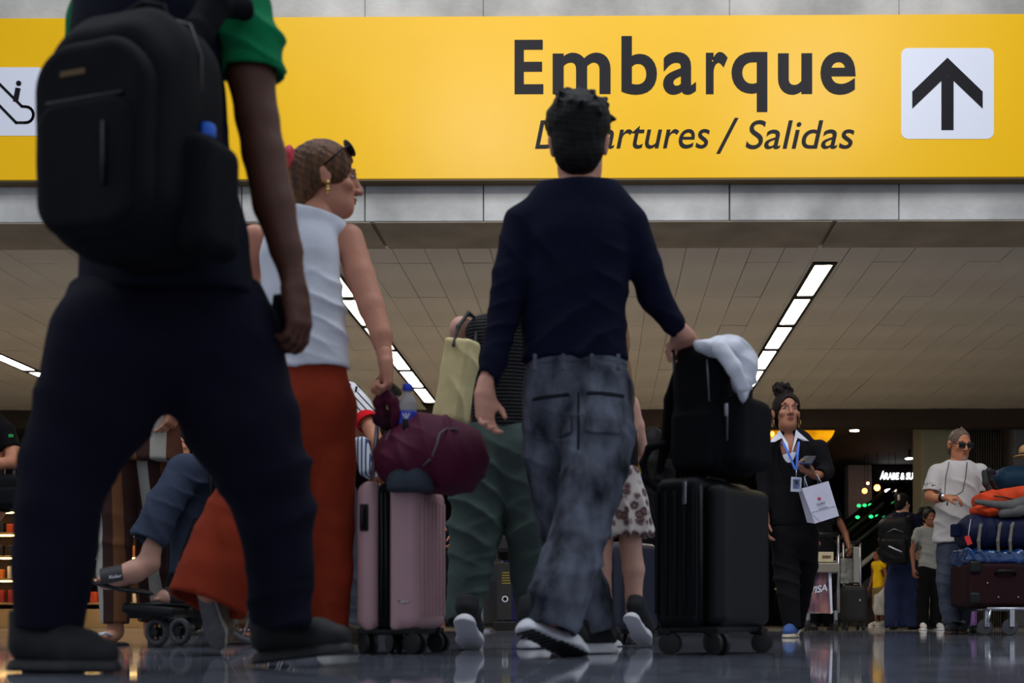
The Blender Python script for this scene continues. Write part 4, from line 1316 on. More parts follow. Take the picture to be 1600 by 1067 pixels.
# ------------------------------------------------------------------ E: girl in the floral skirt
dE = 5.0
E = person(975, dE, 'girl in floral skirt and black trainers with long light brown hair, walking behind the jeans')
mE = skin((216, 166, 146))
hE = P(952, 540, dE)
armE = [(985, 632, 12), (995, 665, 11.5, .02), (1003, 705, 10, .06), (990, 722, 7, .25)]
hdE = arm_hand(dE, armE, V(-0.2, -0.2, -1), V(-0.8, 0.2, 0), V(0, 1, 0), 0.8)
LE = [(944, 800, 17), (941, 850, 16.5), (939, 885, 16.5), (944, 935, 12), (950, 975, 9)]
RE = [(984, 800, 18), (985, 850, 17), (990, 890, 17), (990, 930, 13), (987, 968, 9.5)]
core(E, mE, dE, [(962, 640, 34), (964, 700, 30), (966, 770, 36)], [armE, [(925, 632, 12), (915, 670, 10), (915, 710, 9), (915, 740, 7)]], [LE, RE],
     [(958, 615, 14), (954, 575, 13)], hE, V(-0.1, 1, 0), hs=0.92, hands=[hdE], h=0.0065, hh=0.005)
mHl = mat('light_brown_hair', (120, 88, 58), 0.5, var=0.4, scale=40, bump=0.5, bscale=90, spec=0.3, stretch=(1, 1, 0.15))
soft_obj('hair', hair_cap(hE, V(-0.1, 1, 0), s=0.92, thick=0.014) + chain([(hE + V(0.0, -0.06, -0.02), 0.075), (P(962, 610, dE - .12), 0.075), (P(968, 660, dE - .12), 0.06), (P(972, 705, dE - .11), 0.03)], 0.03), 0.006, mHl, E, folds([], 0.005, 4, 40))
def floral():
    m = bpy.data.materials.new('floral_print'); m.use_nodes = True
    nt = m.node_tree; b = nt.nodes['Principled BSDF']; b.inputs['Roughness'].default_value = 0.9; b.inputs['Specular IOR Level'].default_value = 0.1
    tc = nt.nodes.new('ShaderNodeTexCoord')
    nz = nt.nodes.new('ShaderNodeTexNoise'); nz.inputs['Scale'].default_value = 60
    mx = nt.nodes.new('ShaderNodeVectorMath'); mx.operation = 'MULTIPLY_ADD'; mx.inputs[1].default_value = (0.014,) * 3
    nt.links.new(tc.outputs['Object'], nz.inputs['Vector']); nt.links.new(nz.outputs['Color'], mx.inputs[0]); nt.links.new(tc.outputs['Object'], mx.inputs[2])
    vo = nt.nodes.new('ShaderNodeTexVoronoi'); vo.inputs['Scale'].default_value = 24; vo.inputs['Randomness'].default_value = 0.8
    nt.links.new(mx.outputs[0], vo.inputs['Vector'])
    rp = nt.nodes.new('ShaderNodeValToRGB'); e = rp.color_ramp.elements
    e[0].position = 0.0; e[0].color = lin((64, 46, 44)) + (1,)
    e[1].position = 0.66; e[1].color = lin((206, 196, 190)) + (1,)
    for p_, c_ in ((0.16, (150, 122, 118)), (0.26, (70, 52, 52)), (0.42, (128, 106, 104)), (0.54, (196, 184, 178))):
        n = e.new(p_); n.color = lin(c_) + (1,)
    nt.links.new(vo.outputs['Distance'], rp.inputs['Fac']); nt.links.new(rp.outputs['Color'], b.inputs['Base Color'])
    return m
mFl = floral()
soft_obj('skirt', pchain(dE, [(974, 745, 27), (976, 785, 36), (979, 835, 43)], 0.02, (0, 1, 0), 0.8) + [rbox(P(977, 837, dE) + V(0, 0, -0.1), (0.2, 0.2, 0.1), 0.002, None, 0.004, True),
         cone(P(977, 838, dE), P(976, 790, dE), 0.094, 0.07, 0.004, (0, 1, 0), 0.78, True)], 0.006, mFl, E,
         folds([(P(977, 820, dE), 0.25, V(1, 0.3, 0), 0.06, 0.014)], 0.003))
soft_obj('top', pchain(dE, [(962, 642, 33), (965, 700, 31), (972, 748, 27)], 0.03, (0, 1, 0), 0.66) + waist(P(972, 750, dE), 0.12, 0.12), 0.007, cloth('dark_top', (30, 28, 28)), E)
h_, t_ = P(983, 964, 4.88), P(1009, 1010, 5.06)
shoe(E, h_, t_, V(0.2, 0.5, 0.85), mUp, M_RUB, 0.04, 1.2, h=0.004, label='black trainer lifted to show its white sole')
h_, t_ = P(945, 1010, 5.1), P(968, 1011, 5.25); h_.z = 0.002; t_.z = 0.002
shoe(E, h_, t_, UP, mUp, M_RUB, 0.035, 1.0, h=0.004)
hb = thing('handbag', P(1000, 765, 5.0), 'small yellow and blue handbag beside the floral skirt', 'bag')
soft_obj('bag_body', [ell(P(999, 732, 5.02), (0.03, 0.03, 0.022), None, 0.01)], 0.005, cloth('yellow_leather', (196, 160, 24), 0.1, 10, 0.5), hb)
soft_obj('tassel', [ell(P(998, 757, 5.0), (0.018, 0.02, 0.042), None, 0.01)], 0.005, cloth('blue_fabric', (24, 64, 190)), hb)
MB().tube([P(1003, 735, 5.02), P(1010, 700, 5.05), P(1000, 660, 5.06), P(988, 630, 5.05)], 0.006, 6).build('strap', M_RUBB, hb, True)

# ------------------------------------------------------------------ F: woman in the black blazer with badge, phone and paper bag
dF = 8.0
Fp = person(1240, dF, 'woman in black blazer and white collar looking at the lens, hair in a high bun')
mF = skin((168, 112, 84))
hF = P(1229, 645, dF)
hfF = V(0.1, -1, 0.06)
LF = [(1226, 835, 23), (1229, 890, 20), (1233, 940, 17, -.1), (1238, 984, 14, -.15)]
RF = [(1257, 835, 22), (1259, 885, 19, .1), (1250, 940, 15, .3), (1244, 978, 13, .38)]
armF = [(1284, 702, 11.5, 0), (1291, 735, 10.5, -.03), (1284, 742, 9, -.12), (1272, 742, 6.5, -.2)]
hdF = arm_hand(dF, armF, V(-0.85, -0.35, 0.3), V(-0.1, -0.2, 1), V(0.3, -1, 0.1), 0.98, curl=(0.5, 0.55, 0.6, 0.6), thumb=0.8)
armF2 = [(1196, 702, 11.5, 0), (1193, 745, 10, .02), (1193, 785, 8, -.02), (1196, 812, 6.5, -.06)]
hdF2 = arm_hand(dF, armF2, V(0.05, -0.1, -1), V(0.9, 0, 0), V(0, -1, 0), 0.95)
core(Fp, mF, dF, [(1237, 708, 30), (1238, 760, 26), (1240, 812, 32)], [inner(armF[:-1], 0.75) + armF[-1:], inner(armF2[:-1], 0.75) + armF2[-1:]],
     [inner(LF, 0.65), inner(RF, 0.65)],
     [(1236, 694, 12.5), (1230, 668, 12)], hF, hfF, hs=1.07, flat=(0, 1, 0), hands=[hdF, hdF2], h=0.01, hh=0.005, jaw=0.84)
face_parts(Fp, hF, hfF, s=1.07, brow=(24, 16, 14), lip=(140, 66, 62))
rf, ff, uf = frame(hfF)
of = lambda a, b, c: hF + rf * a + ff * b + uf * c
rb = np.random.RandomState(3)
bun = []
for i in range(34):
    n_ = V(*rb.normal(size=3)).normalized()
    b0 = of(0.02, -0.02, 0.158) + V(n_.x * 0.056, n_.y * 0.052, n_.z * 0.046)
    bun.append(ell(b0, [rb.uniform(0.012, 0.02)] * 3, None, 0.008))
soft_obj('hair', hair_cap(hF, hfF, s=1.07, thick=0.012) + [ell(of(0.02, -0.02, 0.155), (0.055, 0.05, 0.048), None, 0.02)] + bun, 0.0055, mat('dark_brown_hair', (26, 15, 11), 0.6, var=0.5, scale=60, bump=0.5, bscale=130, spec=0.2), Fp)
for q in (-1, 1):
    c = of(q * 0.083, -0.012, -0.068)
    MB().tube([c + rf * (0.006 * q) + (ff * math.cos(a) + uf * math.sin(a)) * 0.026 for a in [i * math.pi / 9 for i in range(19)]], 0.0022, 6).build('hoop_earring', mat('gold', (214, 178, 110), 0.25, 1.0), Fp, True)
mBz = cloth('black_suiting', (17, 15, 18), 0.1, 12)
mVest = cloth('black_knit', (11, 10, 12), 0.1, 12)
bz = pchain(dF, [(1238, 704, 36), (1238, 752, 33), (1239, 812, 38)], 0.04, (0, 1, 0), 0.66) + pchain(dF, [(1236, 698, 13), (1206, 703, 12.5)], 0.03) + pchain(dF, [(1236, 698, 13), (1272, 703, 12.5)], 0.03) \
    + pchain(dF, [(1200, 702, 14), (1195, 748, 12.5, .02), (1194, 792, 11, -.02)], 0.02) + pchain(dF, [(1280, 702, 15), (1290, 736, 13.5, -.03), (1284, 742, 12, -.12), (1279, 742, 10.5, -.15)], 0.02) \
    + [half(P(1239, 822, dF), (0, 0, -1))] + hem(P(1278, 742, dF - .16), V(-0.85, -0.5, 0.0), 0.046, 0.01, 0.008) \
    + [ell(P(1234, 712, dF - 0.12), (0.066, 0.17, 0.2), None, 0.01, True), cone(P(1235, 740, dF - 0.22), P(1243, 830, dF - 0.22), 0.06, 0.1, 0.01, sub=True)]
soft_obj('blazer', bz, 0.007, mBz, Fp, folds([(P(1285, 735, dF), 0.1, V(0.3, 0, 1), 0.05, 0.006)], 0.003))
soft_obj('knit_vest', pchain(dF, [(1238, 712, 31), (1238, 760, 32), (1240, 835, 35)], 0.03, (0, 1, 0), 0.66) + [ell(P(1235, 686, dF - 0.14), (0.06, 0.16, 0.16), None, 0.006, True), half(P(1238, 690, dF), (0, 0, 1)), half(P(1240, 836, dF), (0, 0, -1))], 0.007, mVest, Fp)
mShirt = mat('white_shirt', (222, 224, 234), 0.8, var=0.04)
soft_obj('shirt', pchain(dF, [(1236, 692, 16), (1237, 730, 20)], 0.02, (0, 1, 0), 0.7) + pchain(dF, [(1237, 716, 27), (1237, 744, 22)], 0.02, (0, 1, 0), 0.69) + [ell(P(1235, 684, dF - 0.14), (0.03, 0.12, 0.11), None, 0.005, True), half(P(1236, 683, dF), (0, 0.1, 1))], 0.006, mShirt, Fp)
col = MB()
for q, pts in ((-1, [(1218, 672), (1214, 678), (1201, 691), (1211, 690), (1222, 684), (1233, 708), (1231, 692)]), (1, [(1244, 671), (1249, 676), (1264, 689), (1254, 689), (1246, 684), (1237, 708), (1240, 692)])):
    m_ = [P(x, y, dF - (0.085 if 1212 < x < 1256 else 0.1) - (0.045 if y > 695 else 0)) for x, y in pts]
    col.add([*m_, *[p + V(0, 0.008, 0) for p in m_]], [tuple(range(7)), tuple(range(13, 6, -1))] + [(i, 7 + i, 7 + (i + 1) % 7, (i + 1) % 7) for i in range(7)])
col.build('collar', mShirt, Fp)
mBk = cloth('black_trousers', (13, 12, 15), 0.15, 10)
soft_obj('trousers', waist_top(P(1240, 806, dF), 0.16) + pchain(dF, [(1240, 815, 35), (1241, 838, 37)], 0.03, (0, 1, 0), 0.66) + pchain(dF, LF) + pchain(dF, RF) + phem(dF, LF[-2], LF[-1], 0.02) + phem(dF, RF[-2], RF[-1], 0.02), 0.008, mBk, Fp, folds([(P(1235, 900, dF), 0.3, V(0.4, 0, 1), 0.1, 0.008)], 0.003))
mBl = mat('blue_suede', (52, 82, 140), 0.8, var=0.1, scale=30)
h_ = P(1243, 995, 7.95); t_ = P(1228, 997, 7.72); h_.z = t_.z = 0.002
shoe(Fp, h_, t_, UP, mBl, mat('cream_sole', (186, 172, 150), 0.7), 0.025, 1.05, h=0.005)
h_ = P(1250, 985, 8.4); t_ = P(1240, 993, 8.25)
shoe(Fp, h_, t_, UP, mBl, mat('cream_sole', (186, 172, 150), 0.7), 0.025, 1.0, h=0.006)
fphone = thing('phone', P(1261, 728, dF - .32), 'dark blue phone held up by the woman in black blazer', 'phone')
Rf = Matrix.Rotation(-0.35, 3, 'X') @ Matrix.Rotation(0.25, 3, 'Y') @ Matrix.Rotation(0.9, 3, 'Z')
Rf = Matrix((V(0.86, -0.45, -0.05).normalized(), V(0.35, 0.8, 0.45).normalized(), V(-0.1, -0.4, 0.9).normalized())).transposed()
MB().box(P(1262, 719, dF - .27), (0.085, 0.135, 0.011), R=Rf, bev=0.004).build('phone_body', mat('navy_case', (26, 34, 78), 0.4), fphone)
MB().box(P(1262, 719, dF - .27) + Rf @ V(0, 0, 0.0065), (0.075, 0.125, 0.001), R=Rf, bev=0.0003, seg=1).build('screen', mat('phone_glass', (14, 15, 20), 0.1), fphone)
lan = thing('badge_lanyard', P(1244, 768, dF - .2), 'blue neck lanyard with a clear holder and photo badge on the blazer woman', 'badge')
lb = MB()
for pts in (((1223, 690, .13), (1231, 706, .2), (1243, 734, .22)), ((1248, 690, .13), (1246, 710, .2), (1245, 734, .22))):
    for (xa, ya, da), (xb, yb, db) in zip(pts[:-1], pts[1:]):
        a, b = P(xa, ya, dF - da), P(xb, yb, dF - db)
        lb.prism([(-0.008, 0), (0.008, 0), (0.008, 1), (-0.008, 1)], a, V(1, 0, 0), b - a, V(0, 0.002, 0))
lb.build('ribbon', mat('blue_ribbon', (52, 100, 196), 0.6), lan)
MB().tube([P(1244.5, 734, dF - .22), P(1244, 746, dF - .22)], 0.004, 6).build('clip', M_STEEL, lan, True)
bc = P(1244, 757, dF - .225)
MB().box(bc, (0.068, 0.006, 0.094), R=Matrix.Rotation(0.05, 3, 'Y'), bev=0.002).build('badge_holder', mat('badge_plastic', (176, 182, 200), 0.25), lan)
MB().box(bc + V(0, -0.004, 0.004), (0.042, 0.002, 0.06), bev=0.0005, seg=1).build('card', mat('badge_card', (84, 92, 128), 0.4, var=0.5, scale=40), lan)
MB().box(bc + V(0, -0.0055, 0.012), (0.02, 0.001, 0.026), bev=0.0003, seg=1).build('photo', mat('badge_photo', (40, 36, 44), 0.4, var=0.5, scale=60), lan)
# paper bag
pbag = thing('paper_bag', P(1284, 818, dF - .25), 'white paper carrier bag with twisted handles and small red crest hanging from her hand', 'bag')
mPb = mat('white_kraft', (198, 196, 212), 0.75, var=0.05, scale=8, bump=0.2, bscale=30)
dPb = dF - .27
cor = [(1253, 763), (1294.5, 751.5), (1311, 806), (1273, 818)]
fr_ = [P(x, y, dPb) for x, y in cor]
left_ = [P(1247, 765, dPb + .11), P(1261, 816, dPb + .11)]
right_ = [P(1288, 753.5, dPb + .11), P(1300, 806, dPb + .11)]
MB().add([*fr_, left_[0], right_[0], right_[1], left_[1]], [(0, 1, 2, 3), (5, 4, 7, 6), (4, 0, 3, 7), (1, 5, 6, 2), (3, 2, 6, 7)]).build('bag_body', mPb, pbag)
fx = (fr_[1] - fr_[0]); fy = (fr_[0] - fr_[3])
bp = lambda u, v: fr_[3] + (fr_[2] - fr_[3]) * u + (fr_[0] - fr_[3]) * v + V(0, -0.004, 0)
MB().tube([bp(0.0, 0.33), bp(1.0, 0.3)], 0.0016, 5).tube([bp(0.01, 0.3), bp(0.25, 0.02)], 0.0014, 5).build('fold_crease', mPb, pbag)
for dy in (0.0, 0.1):
    q = V(0, dy, 0)
    MB().tube([bp(0.22, 1.0) + q, P(1257, 745, dPb + .02 + dy * .3), P(1266, 738, dPb + .06), P(1277, 742, dPb + .02 + dy * .3), bp(0.78, 1.0) + q], 0.003, 6).build('twisted_handle', mPb, pbag, True)
ex = fx.normalized(); ey = fy.normalized()
crest = [bp(0.5, 0.6) + ex * (0.012 * math.cos(a) * (1 if i % 2 else 0.6)) + ey * (0.012 * math.sin(a) * (1 if i % 2 else 0.6)) for i, a in enumerate([k * math.pi / 6 for k in range(12)])]
MB().add([*crest, *[p + V(0, 0.003, 0) for p in crest]], [tuple(range(12))] + [(i, 12 + i, 12 + (i + 1) % 12, (i + 1) % 12) for i in range(12)]).build('crest', mat('red_print', (190, 34, 44), 0.5), pbag)
def text_on(mb, text, o, ux, uy, w, h, bold=0.0, lift=V(0, -0.003, 0)):
    v, f = glyphs(text, bold)
    lo, hi = v.min(0), v.max(0)
    mb.add([o + ux * ((p[0] - lo[0]) / (hi[0] - lo[0]) - 0.5) * w + uy * (p[1] - lo[1]) / (hi[1] - lo[1]) * h + lift for p in v], f)
tb = MB()
text_on(tb, 'DUFRY', bp(0.5, 0.42), ex, ey, 0.056, 0.016, 0.01)
text_on(tb, 'SHOPPING', bp(0.52, 0.31), ex, ey, 0.06, 0.009, 0.005)
tb.build('lettering', M_INK, pbag)

# ------------------------------------------------------------------ G: man in white T-shirt with sunglasses
dG = 9.9
G = person(1490, dG, 'grey-bearded man in white T-shirt and sunglasses beside the loaded trolley')
mG = skin((178, 112, 78))
hG = P(1499, 695, dG)
hfG = V(0.25, -1, -0.28)
LG = [(1484, 858, 18), (1479, 905, 16), (1482, 945, 13.5), (1488, 976, 13, -.05)]
RG_ = [(1507, 858, 17.5), (1510, 905, 15), (1505, 945, 13.5, .05), (1502, 976, 13, .1)]
armG = [(1460, 738, 9, 0), (1453, 776, 8, -.05), (1464, 779, 7, -.2), (1477, 777, 5.2, -.27)]
hdG = arm_hand(dG, armG, V(0.9, -0.35, -0.1), V(0, 0.3, -1), V(0.2, -0.6, 0.3), 1.0, curl=(0.5, 0.55, 0.6, 0.6), thumb=0.7)
armG2 = [(1534, 738, 9, 0), (1541, 772, 8, 0), (1545, 800, 7, -.2), (1552, 812, 5.2, -.3)]
hdG2 = arm_hand(dG, armG2, V(0.4, -0.6, -0.4), V(0, 0, -1), V(-1, 0, 0), 1.0)
core(G, mG, dG, [(1497, 742, 26), (1497, 790, 25), (1495, 850, 27)], [armG, armG2],
     [inner(LG, 0.65), inner(RG_, 0.65)],
     [(1497, 728, 11.5), (1499, 708, 11)], hG, hfG, hs=1.06, flat=(0, 1, 0), hands=[hdG, hdG2], h=0.011, hh=0.006)
face_parts(G, hG, hfG, s=1.06, brow=(90, 76, 66), lip=(140, 80, 66))
rg, fg, ug = frame(hfG)
og = lambda a, b, c: hG + (rg * a + fg * b + ug * c) * 1.06
mGh = mat('grey_hair', (104, 86, 72), 0.6, var=0.4, scale=70, bump=0.6, bscale=140, spec=0.2)
soft_obj('hair', hair_cap(hG, hfG, s=1.06, thick=0.0035) + [cone(og(0, 0.02, 0.108), og(0.012, 0.01, 0.142), 0.018, 0.004, 0.02), ell(og(0, 0.12, 0.05), (0.075, 0.075, 0.07), (rg, fg, ug), 0.01, True)], 0.006, mGh, G)
soft_obj('beard', [ell(og(0, 0.035, -0.082), (0.056, 0.06, 0.042), (rg, fg, ug), 0.02), ell(og(0, 0.075, -0.095), (0.032, 0.022, 0.028), (rg, fg, ug), 0.02), ell(og(0, 0.06, -0.028), (0.05, 0.06, 0.034), (rg, fg, ug), 0.012, True)], 0.005, mat('grey_stubble', (150, 128, 112), 0.9, var=0.3, scale=90), G)
gs = thing('sunglasses', og(0, 0.09, 0.0), 'black sunglasses worn by the man in white T-shirt', 'sunglasses')
RG = Matrix((rg, fg, ug)).transposed()
for q in (-1, 1):
    soft_obj('lens', [rbox(og(q * 0.034, 0.1, 0.01), (0.029, 0.006, 0.021), 0.012, (rg, fg, ug), 0.003)], 0.0035, mat('black_lens', (6, 6, 8), 0.12), gs)
    MB().tube([og(q * 0.06, 0.1, 0.018), og(q * 0.078, 0.06, 0.016), og(q * 0.083, -0.02, 0.004)], 0.004, 6).build('temple', M_PLASTIC, gs, True)
MB().tube([og(-0.01, 0.105, 0.016), og(0.01, 0.105, 0.016)], 0.004, 6).build('bridge', M_PLASTIC, gs, True)
mTs = cloth('white_jersey', (192, 184, 178), 0.04, 10, 0.9, 0.2)
ts = pchain(dG, [(1497, 748, 34), (1497, 785, 33), (1494, 848, 37)], 0.04, (0, 1, 0), 0.68) + pchain(dG, [(1497, 732, 11), (1466, 737, 11.5)], 0.03) + pchain(dG, [(1497, 732, 11), (1528, 737, 11.5)], 0.03) \
    + pchain(dG, [(1463, 738, 13), (1455, 768, 14, -.03)], 0.02) + pchain(dG, [(1531, 738, 13), (1539, 768, 13)], 0.02) \
    + hem(P(1455, 768, dG - .03), V(-0.2, -0.1, -1), 0.075, 0.03, 0.012, 0.98) + hem(P(1539, 768, dG), V(0.2, 0, -1), 0.07, 0.03, 0.012, 0.98) + waist(P(1494, 848, dG), 0.2, 0.22) + hem(P(1498, 718, dG), V(0, -0.25, 1), 0.06, 0.02, 0.005)
soft_obj('t_shirt', ts, 0.008, mTs, G, folds([(P(1500, 800, dG), 0.3, V(0.6, 0, 1), 0.12, 0.013), (P(1485, 840, dG), 0.2, V(-0.4, 0, 1), 0.08, 0.01)], 0.003))
mDn = mat('blue_denim', (34, 40, 56), 0.9, col2=(74, 80, 92), scale=4, bump=0.3, bscale=300)
soft_obj('jeans', waist_top(P(1495, 842, dG), 0.18) + pchain(dG, [(1495, 850, 31), (1495, 866, 32)], 0.03, (0, 1, 0), 0.7) + pchain(dG, LG) + pchain(dG, RG_) + phem(dG, LG[-2], LG[-1], 0.02) + phem(dG, RG_[-2], RG_[-1], 0.02), 0.008, mDn, G, folds([(P(1505, 900, dG), 0.2, V(0.3, 0, 1), 0.09, 0.012), (P(1485, 960, dG), 0.2, V(0.3, 0, 1), 0.07, 0.012)], 0.003))
for a_, b_ in (((1494, 9.95), (1481, 9.72)), ((1508, 10.0), (1498, 9.8))):
    h_ = P(a_[0], 990, a_[1]); t_ = P(b_[0], 991, b_[1]); h_.z = t_.z = 0.002
    s_ = shoe(G, h_, t_, UP, mUp, mat('brown_sole', (60, 36, 28), 0.7), 0.025, 1.1, h=0.006)
    laces(s_, h_, t_, UP, M_RUB)
wt = thing('wristwatch', P(1473, 778, dG - .27), 'black wristwatch on the bent wrist of the white T-shirt man', 'watch')
wd = (Pd(armG[3], dG) - Pd(armG[2], dG)).normalized()
wc = Pd(armG[3], dG) - wd * 0.03
MB().lathe(wc - wd * 0.014, [(0.033, 0), (0.036, 0.004), (0.036, 0.024), (0.033, 0.028)], 18, wd).build('strap', M_PLASTIC, wt, 'auto')
MB().lathe(wc + V(0, -0.034, 0.012), [(0.018, 0), (0.018, 0.008), (0.015, 0.01)], 16, V(0, -1, 0.35)).build('watch_case', M_STEEL, wt, 'auto')
cord = thing('neck_cord', P(1494, 772, dG - .24), 'thin dark cord hanging round the neck of the white T-shirt man', 'cord')
MB().tube([P(1483, 722, dG - .1), P(1478, 745, dG - .2), P(1476, 772, dG - .23), P(1494, 774, dG - .25), P(1504, 768, dG - .24), P(1509, 745, dG - .2), P(1511, 722, dG - .1)], 0.004, 6).build('cord_loop', mat('cord_fabric', (70, 64, 60), 0.8), cord, True)
MB().box(P(1480, 787, dG - .26), (0.01, 0.008, 0.03), bev=0.002).build('toggle', M_PLASTIC, cord)
# ------------------------------------------------------------------ luggage
def caster(root, x, y, r=0.03, ang=0.0):
    m = MB().box((x, y, r * 2 + 0.004), (0.05, 0.05, 0.025), bev=0.006).tube([(x, y, r * 2), (x, y, r)], 0.012, 8)
    c = m.build('caster', M_PLASTIC, root, local=True)
    ca, sa = math.cos(ang), math.sin(ang)
    for s in (-1, 1):
        MB().lathe((x + sa * 0.012 + s * 0.016 * ca - 0.008 * ca, y - ca * 0.012 + s * 0.016 * sa - 0.008 * sa, r), [(r * 0.55, -0.001), (r, 0.002), (r, 0.014), (r * 0.55, 0.017)], 18, (ca, sa, 0)).build('wheel', M_RUBB, c, 'auto', local=True)
    return c

def suitcase(px, d, T, W, H, alpha, m_shell, label, name='suitcase'):
    p = P(px, 969, d)
    o = Vector((p.x, p.y, 0)) - Matrix.Rotation(-alpha, 3, 'Z') @ V(T / 2, -W / 2, 0)
    return thing(name, o, label, 'suitcase', None, -alpha)

# pink hard-shell case
mPk = mat('pink_shell', (186, 146, 150), 0.38, var=0.04, scale=6, spec=0.4)
T, W, H, z0 = 0.218, 0.36, 0.497, 0.078
pk = suitcase(652, 4.0, T, W, H, math.radians(8.5), mPk, 'dusty pink hard-shell suitcase with black zip band under the maroon duffel')
zc = z0 + H / 2
for s, x0, x1 in ((-1, -T / 2, -0.028), (1, 0.016, T / 2)):
    hw = (x1 - x0) / 2
    soft_obj('half_shell', [rbox(((x0 + x1) / 2, 0, zc), (hw, W / 2, H / 2), 0.042, None, 0.01),
                            rbox(((x1 if s < 0 else x0) - s * -0.012 - (0.024 if s < 0 else 0) + (0 if s < 0 else 0), 0, zc), (0.016, W / 2 - 0.002, H / 2 - 0.002), 0.012, None, 0.012)], 0.0055, mPk, pk, local=True)
rb_ = MB()
for i in range(7):
    y = -0.13 + i * 0.043
    rb_.box((T / 2 + 0.001, y, zc), (0.012, 0.018, H - 0.1), bev=0.005)
    pk_r = None
for i in range(7):
    y = -0.13 + i * 0.043
    MB().box((T / 2 + 0.001, y, zc), (0.012, 0.018, H - 0.1), bev=0.005).build('rib', mPk, pk, 'auto', local=True)
soft_obj('zip_band', [rbox((-0.006, 0, zc), (0.03, W / 2 - 0.004, H / 2 - 0.004), 0.03, None, 0.01)], 0.006, cloth('black_webbing', (15, 15, 17), 0.2, 40), pk, local=True)
zt_ = MB()
for s in (-1, 1):
    zt_.tube([(-0.006 + s * 0.007, -W / 2 + 0.001, z0 + 0.04), (-0.006 + s * 0.007, -W / 2 + 0.001, z0 + H - 0.04)], 0.003, 6)
zt_.build('zip', mZip, pk, True, local=True)
sh_ = MB().box((-0.073, -W / 2 - 0.002, z0 + 0.375), (0.03, 0.012, 0.09), bev=0.005).build('handle_recess', M_PLASTIC, pk, 'auto', local=True)
MB().tube([(-0.073, -W / 2 - 0.008, z0 + 0.34), (-0.073, -W / 2 - 0.02, z0 + 0.355), (-0.073, -W / 2 - 0.02, z0 + 0.395), (-0.073, -W / 2 - 0.008, z0 + 0.41)], 0.007, 8).build('side_handle', M_PLASTIC, sh_, True, local=True)
MB().tube([(0.045, -W / 2 - 0.001, z0 + 0.1), (0.06, -W / 2 - 0.001, z0 + 0.092), (0.085, -W / 2 - 0.001, z0 + 0.1)], 0.003, 6).build('emblem', M_STEEL, pk, True, local=True)
MB().box((0, 0, z0 - 0.004), (T - 0.03, W - 0.04, 0.02), bev=0.006).build('base', M_PLASTIC, pk, 'auto', local=True)
for sx in (-1, 1):
    for sy in (-1, 1):
        caster(pk, sx * (T / 2 - 0.03), sy * (W / 2 - 0.04), 0.036, 0.95 + 0.2 * sx)
hx = MB()
for sy in (-1, 1):
    hx.tube([(-0.085, sy * 0.075, z0 + H - 0.01), (-0.048, sy * 0.075, 0.915)], 0.0085, 10)
tel = hx.build('telescopic_handle', M_STEEL, pk, True, local=True)
MB().tube([(-0.047, -0.1, 0.918), (-0.047, 0, 0.925), (-0.047, 0.1, 0.918)], 0.0155, 10).build('grip', M_PLASTIC, tel, True, local=True)

# maroon duffel on the pink case
mMar = cloth('maroon_nylon', (80, 22, 46), 0.16, 8, 0.6, 0.3, 200)
dM = 4.08
du = thing('duffel_bag', P(665, 766, dM), 'maroon soft duffel bag with grey end panel lying on the pink suitcase', 'bag')
duf = pchain(dM, [(632, 712, 46, .02), (668, 708, 60), (700, 714, 58, 0)], 0.05) + [ell(P(640, 724, dM - 0.03), (0.11, 0.12, 0.088), None, 0.05), ell(P(702, 722, dM), (0.105, 0.13, 0.112), None, 0.05)]
duf.append(rbox(P(660, 774, dM) + V(0, 0, -0.09), (0.3, 0.3, 0.09), 0.01, None, 0.03, True))
soft_obj('bag_body', duf, 0.0055, mMar, du, folds([(P(665, 680, dM - .1), 0.2, V(0.9, 0, 0.4), 0.08, 0.012), (P(730, 740, dM - .1), 0.18, V(0.5, 0, 0.8), 0.06, 0.012), (P(610, 720, dM - .1), 0.12, V(0.3, 0, 1), 0.06, 0.01)], 0.004))
soft_obj('end_panel', [ell(P(641, 758, dM - 0.09), (0.078, 0.07, 0.085), None, 0.02), rbox(P(640, 773, dM) + V(0, 0, -0.09), (0.3, 0.3, 0.09), 0.01, None, 0.01, True)], 0.005, cloth('slate_nylon', (56, 64, 74), 0.1, 14, 0.6), du)
pp_ = MB()
pp_.tube([P(661, 728, dM - .142), P(674, 716, dM - .152), P(683, 694, dM - .15), P(687, 678, dM - .135), P(697, 670, dM - .12), P(716, 671, dM - .105)], 0.0035, 6)
pp_.tube([P(632, 716, dM - .155), P(634, 690, dM - .125), P(635, 668, dM - .1)], 0.0035, 6)
pp_.tube([P(609, 728, dM - .12), P(602, 712, dM - .105), P(604, 685, dM - .08), P(610, 672, dM - .05)], 0.0035, 6)
pp_.build('piping', mat('grey_cord', (92, 92, 104), 0.6), du, True)
soft_obj('carry_strap', chain([(P(600, 655, dM - .02), 0.016), (P(592, 628, dM - .04), 0.018), (P(600, 616, dM - .05), 0.016), (P(614, 628, dM - .05), 0.018), (P(620, 650, dM - .04), 0.016), (P(612, 668, dM - .02), 0.02)], 0.015), 0.005, mMar, du, folds([], 0.004, 3, 60))
soft_obj('carry_strap', chain([(P(596, 640, dM), 0.012), (P(592, 655, dM - .02), 0.02), (P(604, 662, dM - .03), 0.02), (P(616, 640, dM - .02), 0.014)], 0.015), 0.005, cloth('dark_webbing', (44, 16, 30), 0.2), du)
MB().box(P(633, 662, dM - .1), (0.018, 0.014, 0.032), bev=0.004).build('cord_lock', M_PLASTIC, du, 'auto')
wb = thing('water_bottle', P(637, 674, dM - .03), 'clear water bottle with blue cap and label tucked into the maroon duffel', 'bottle')
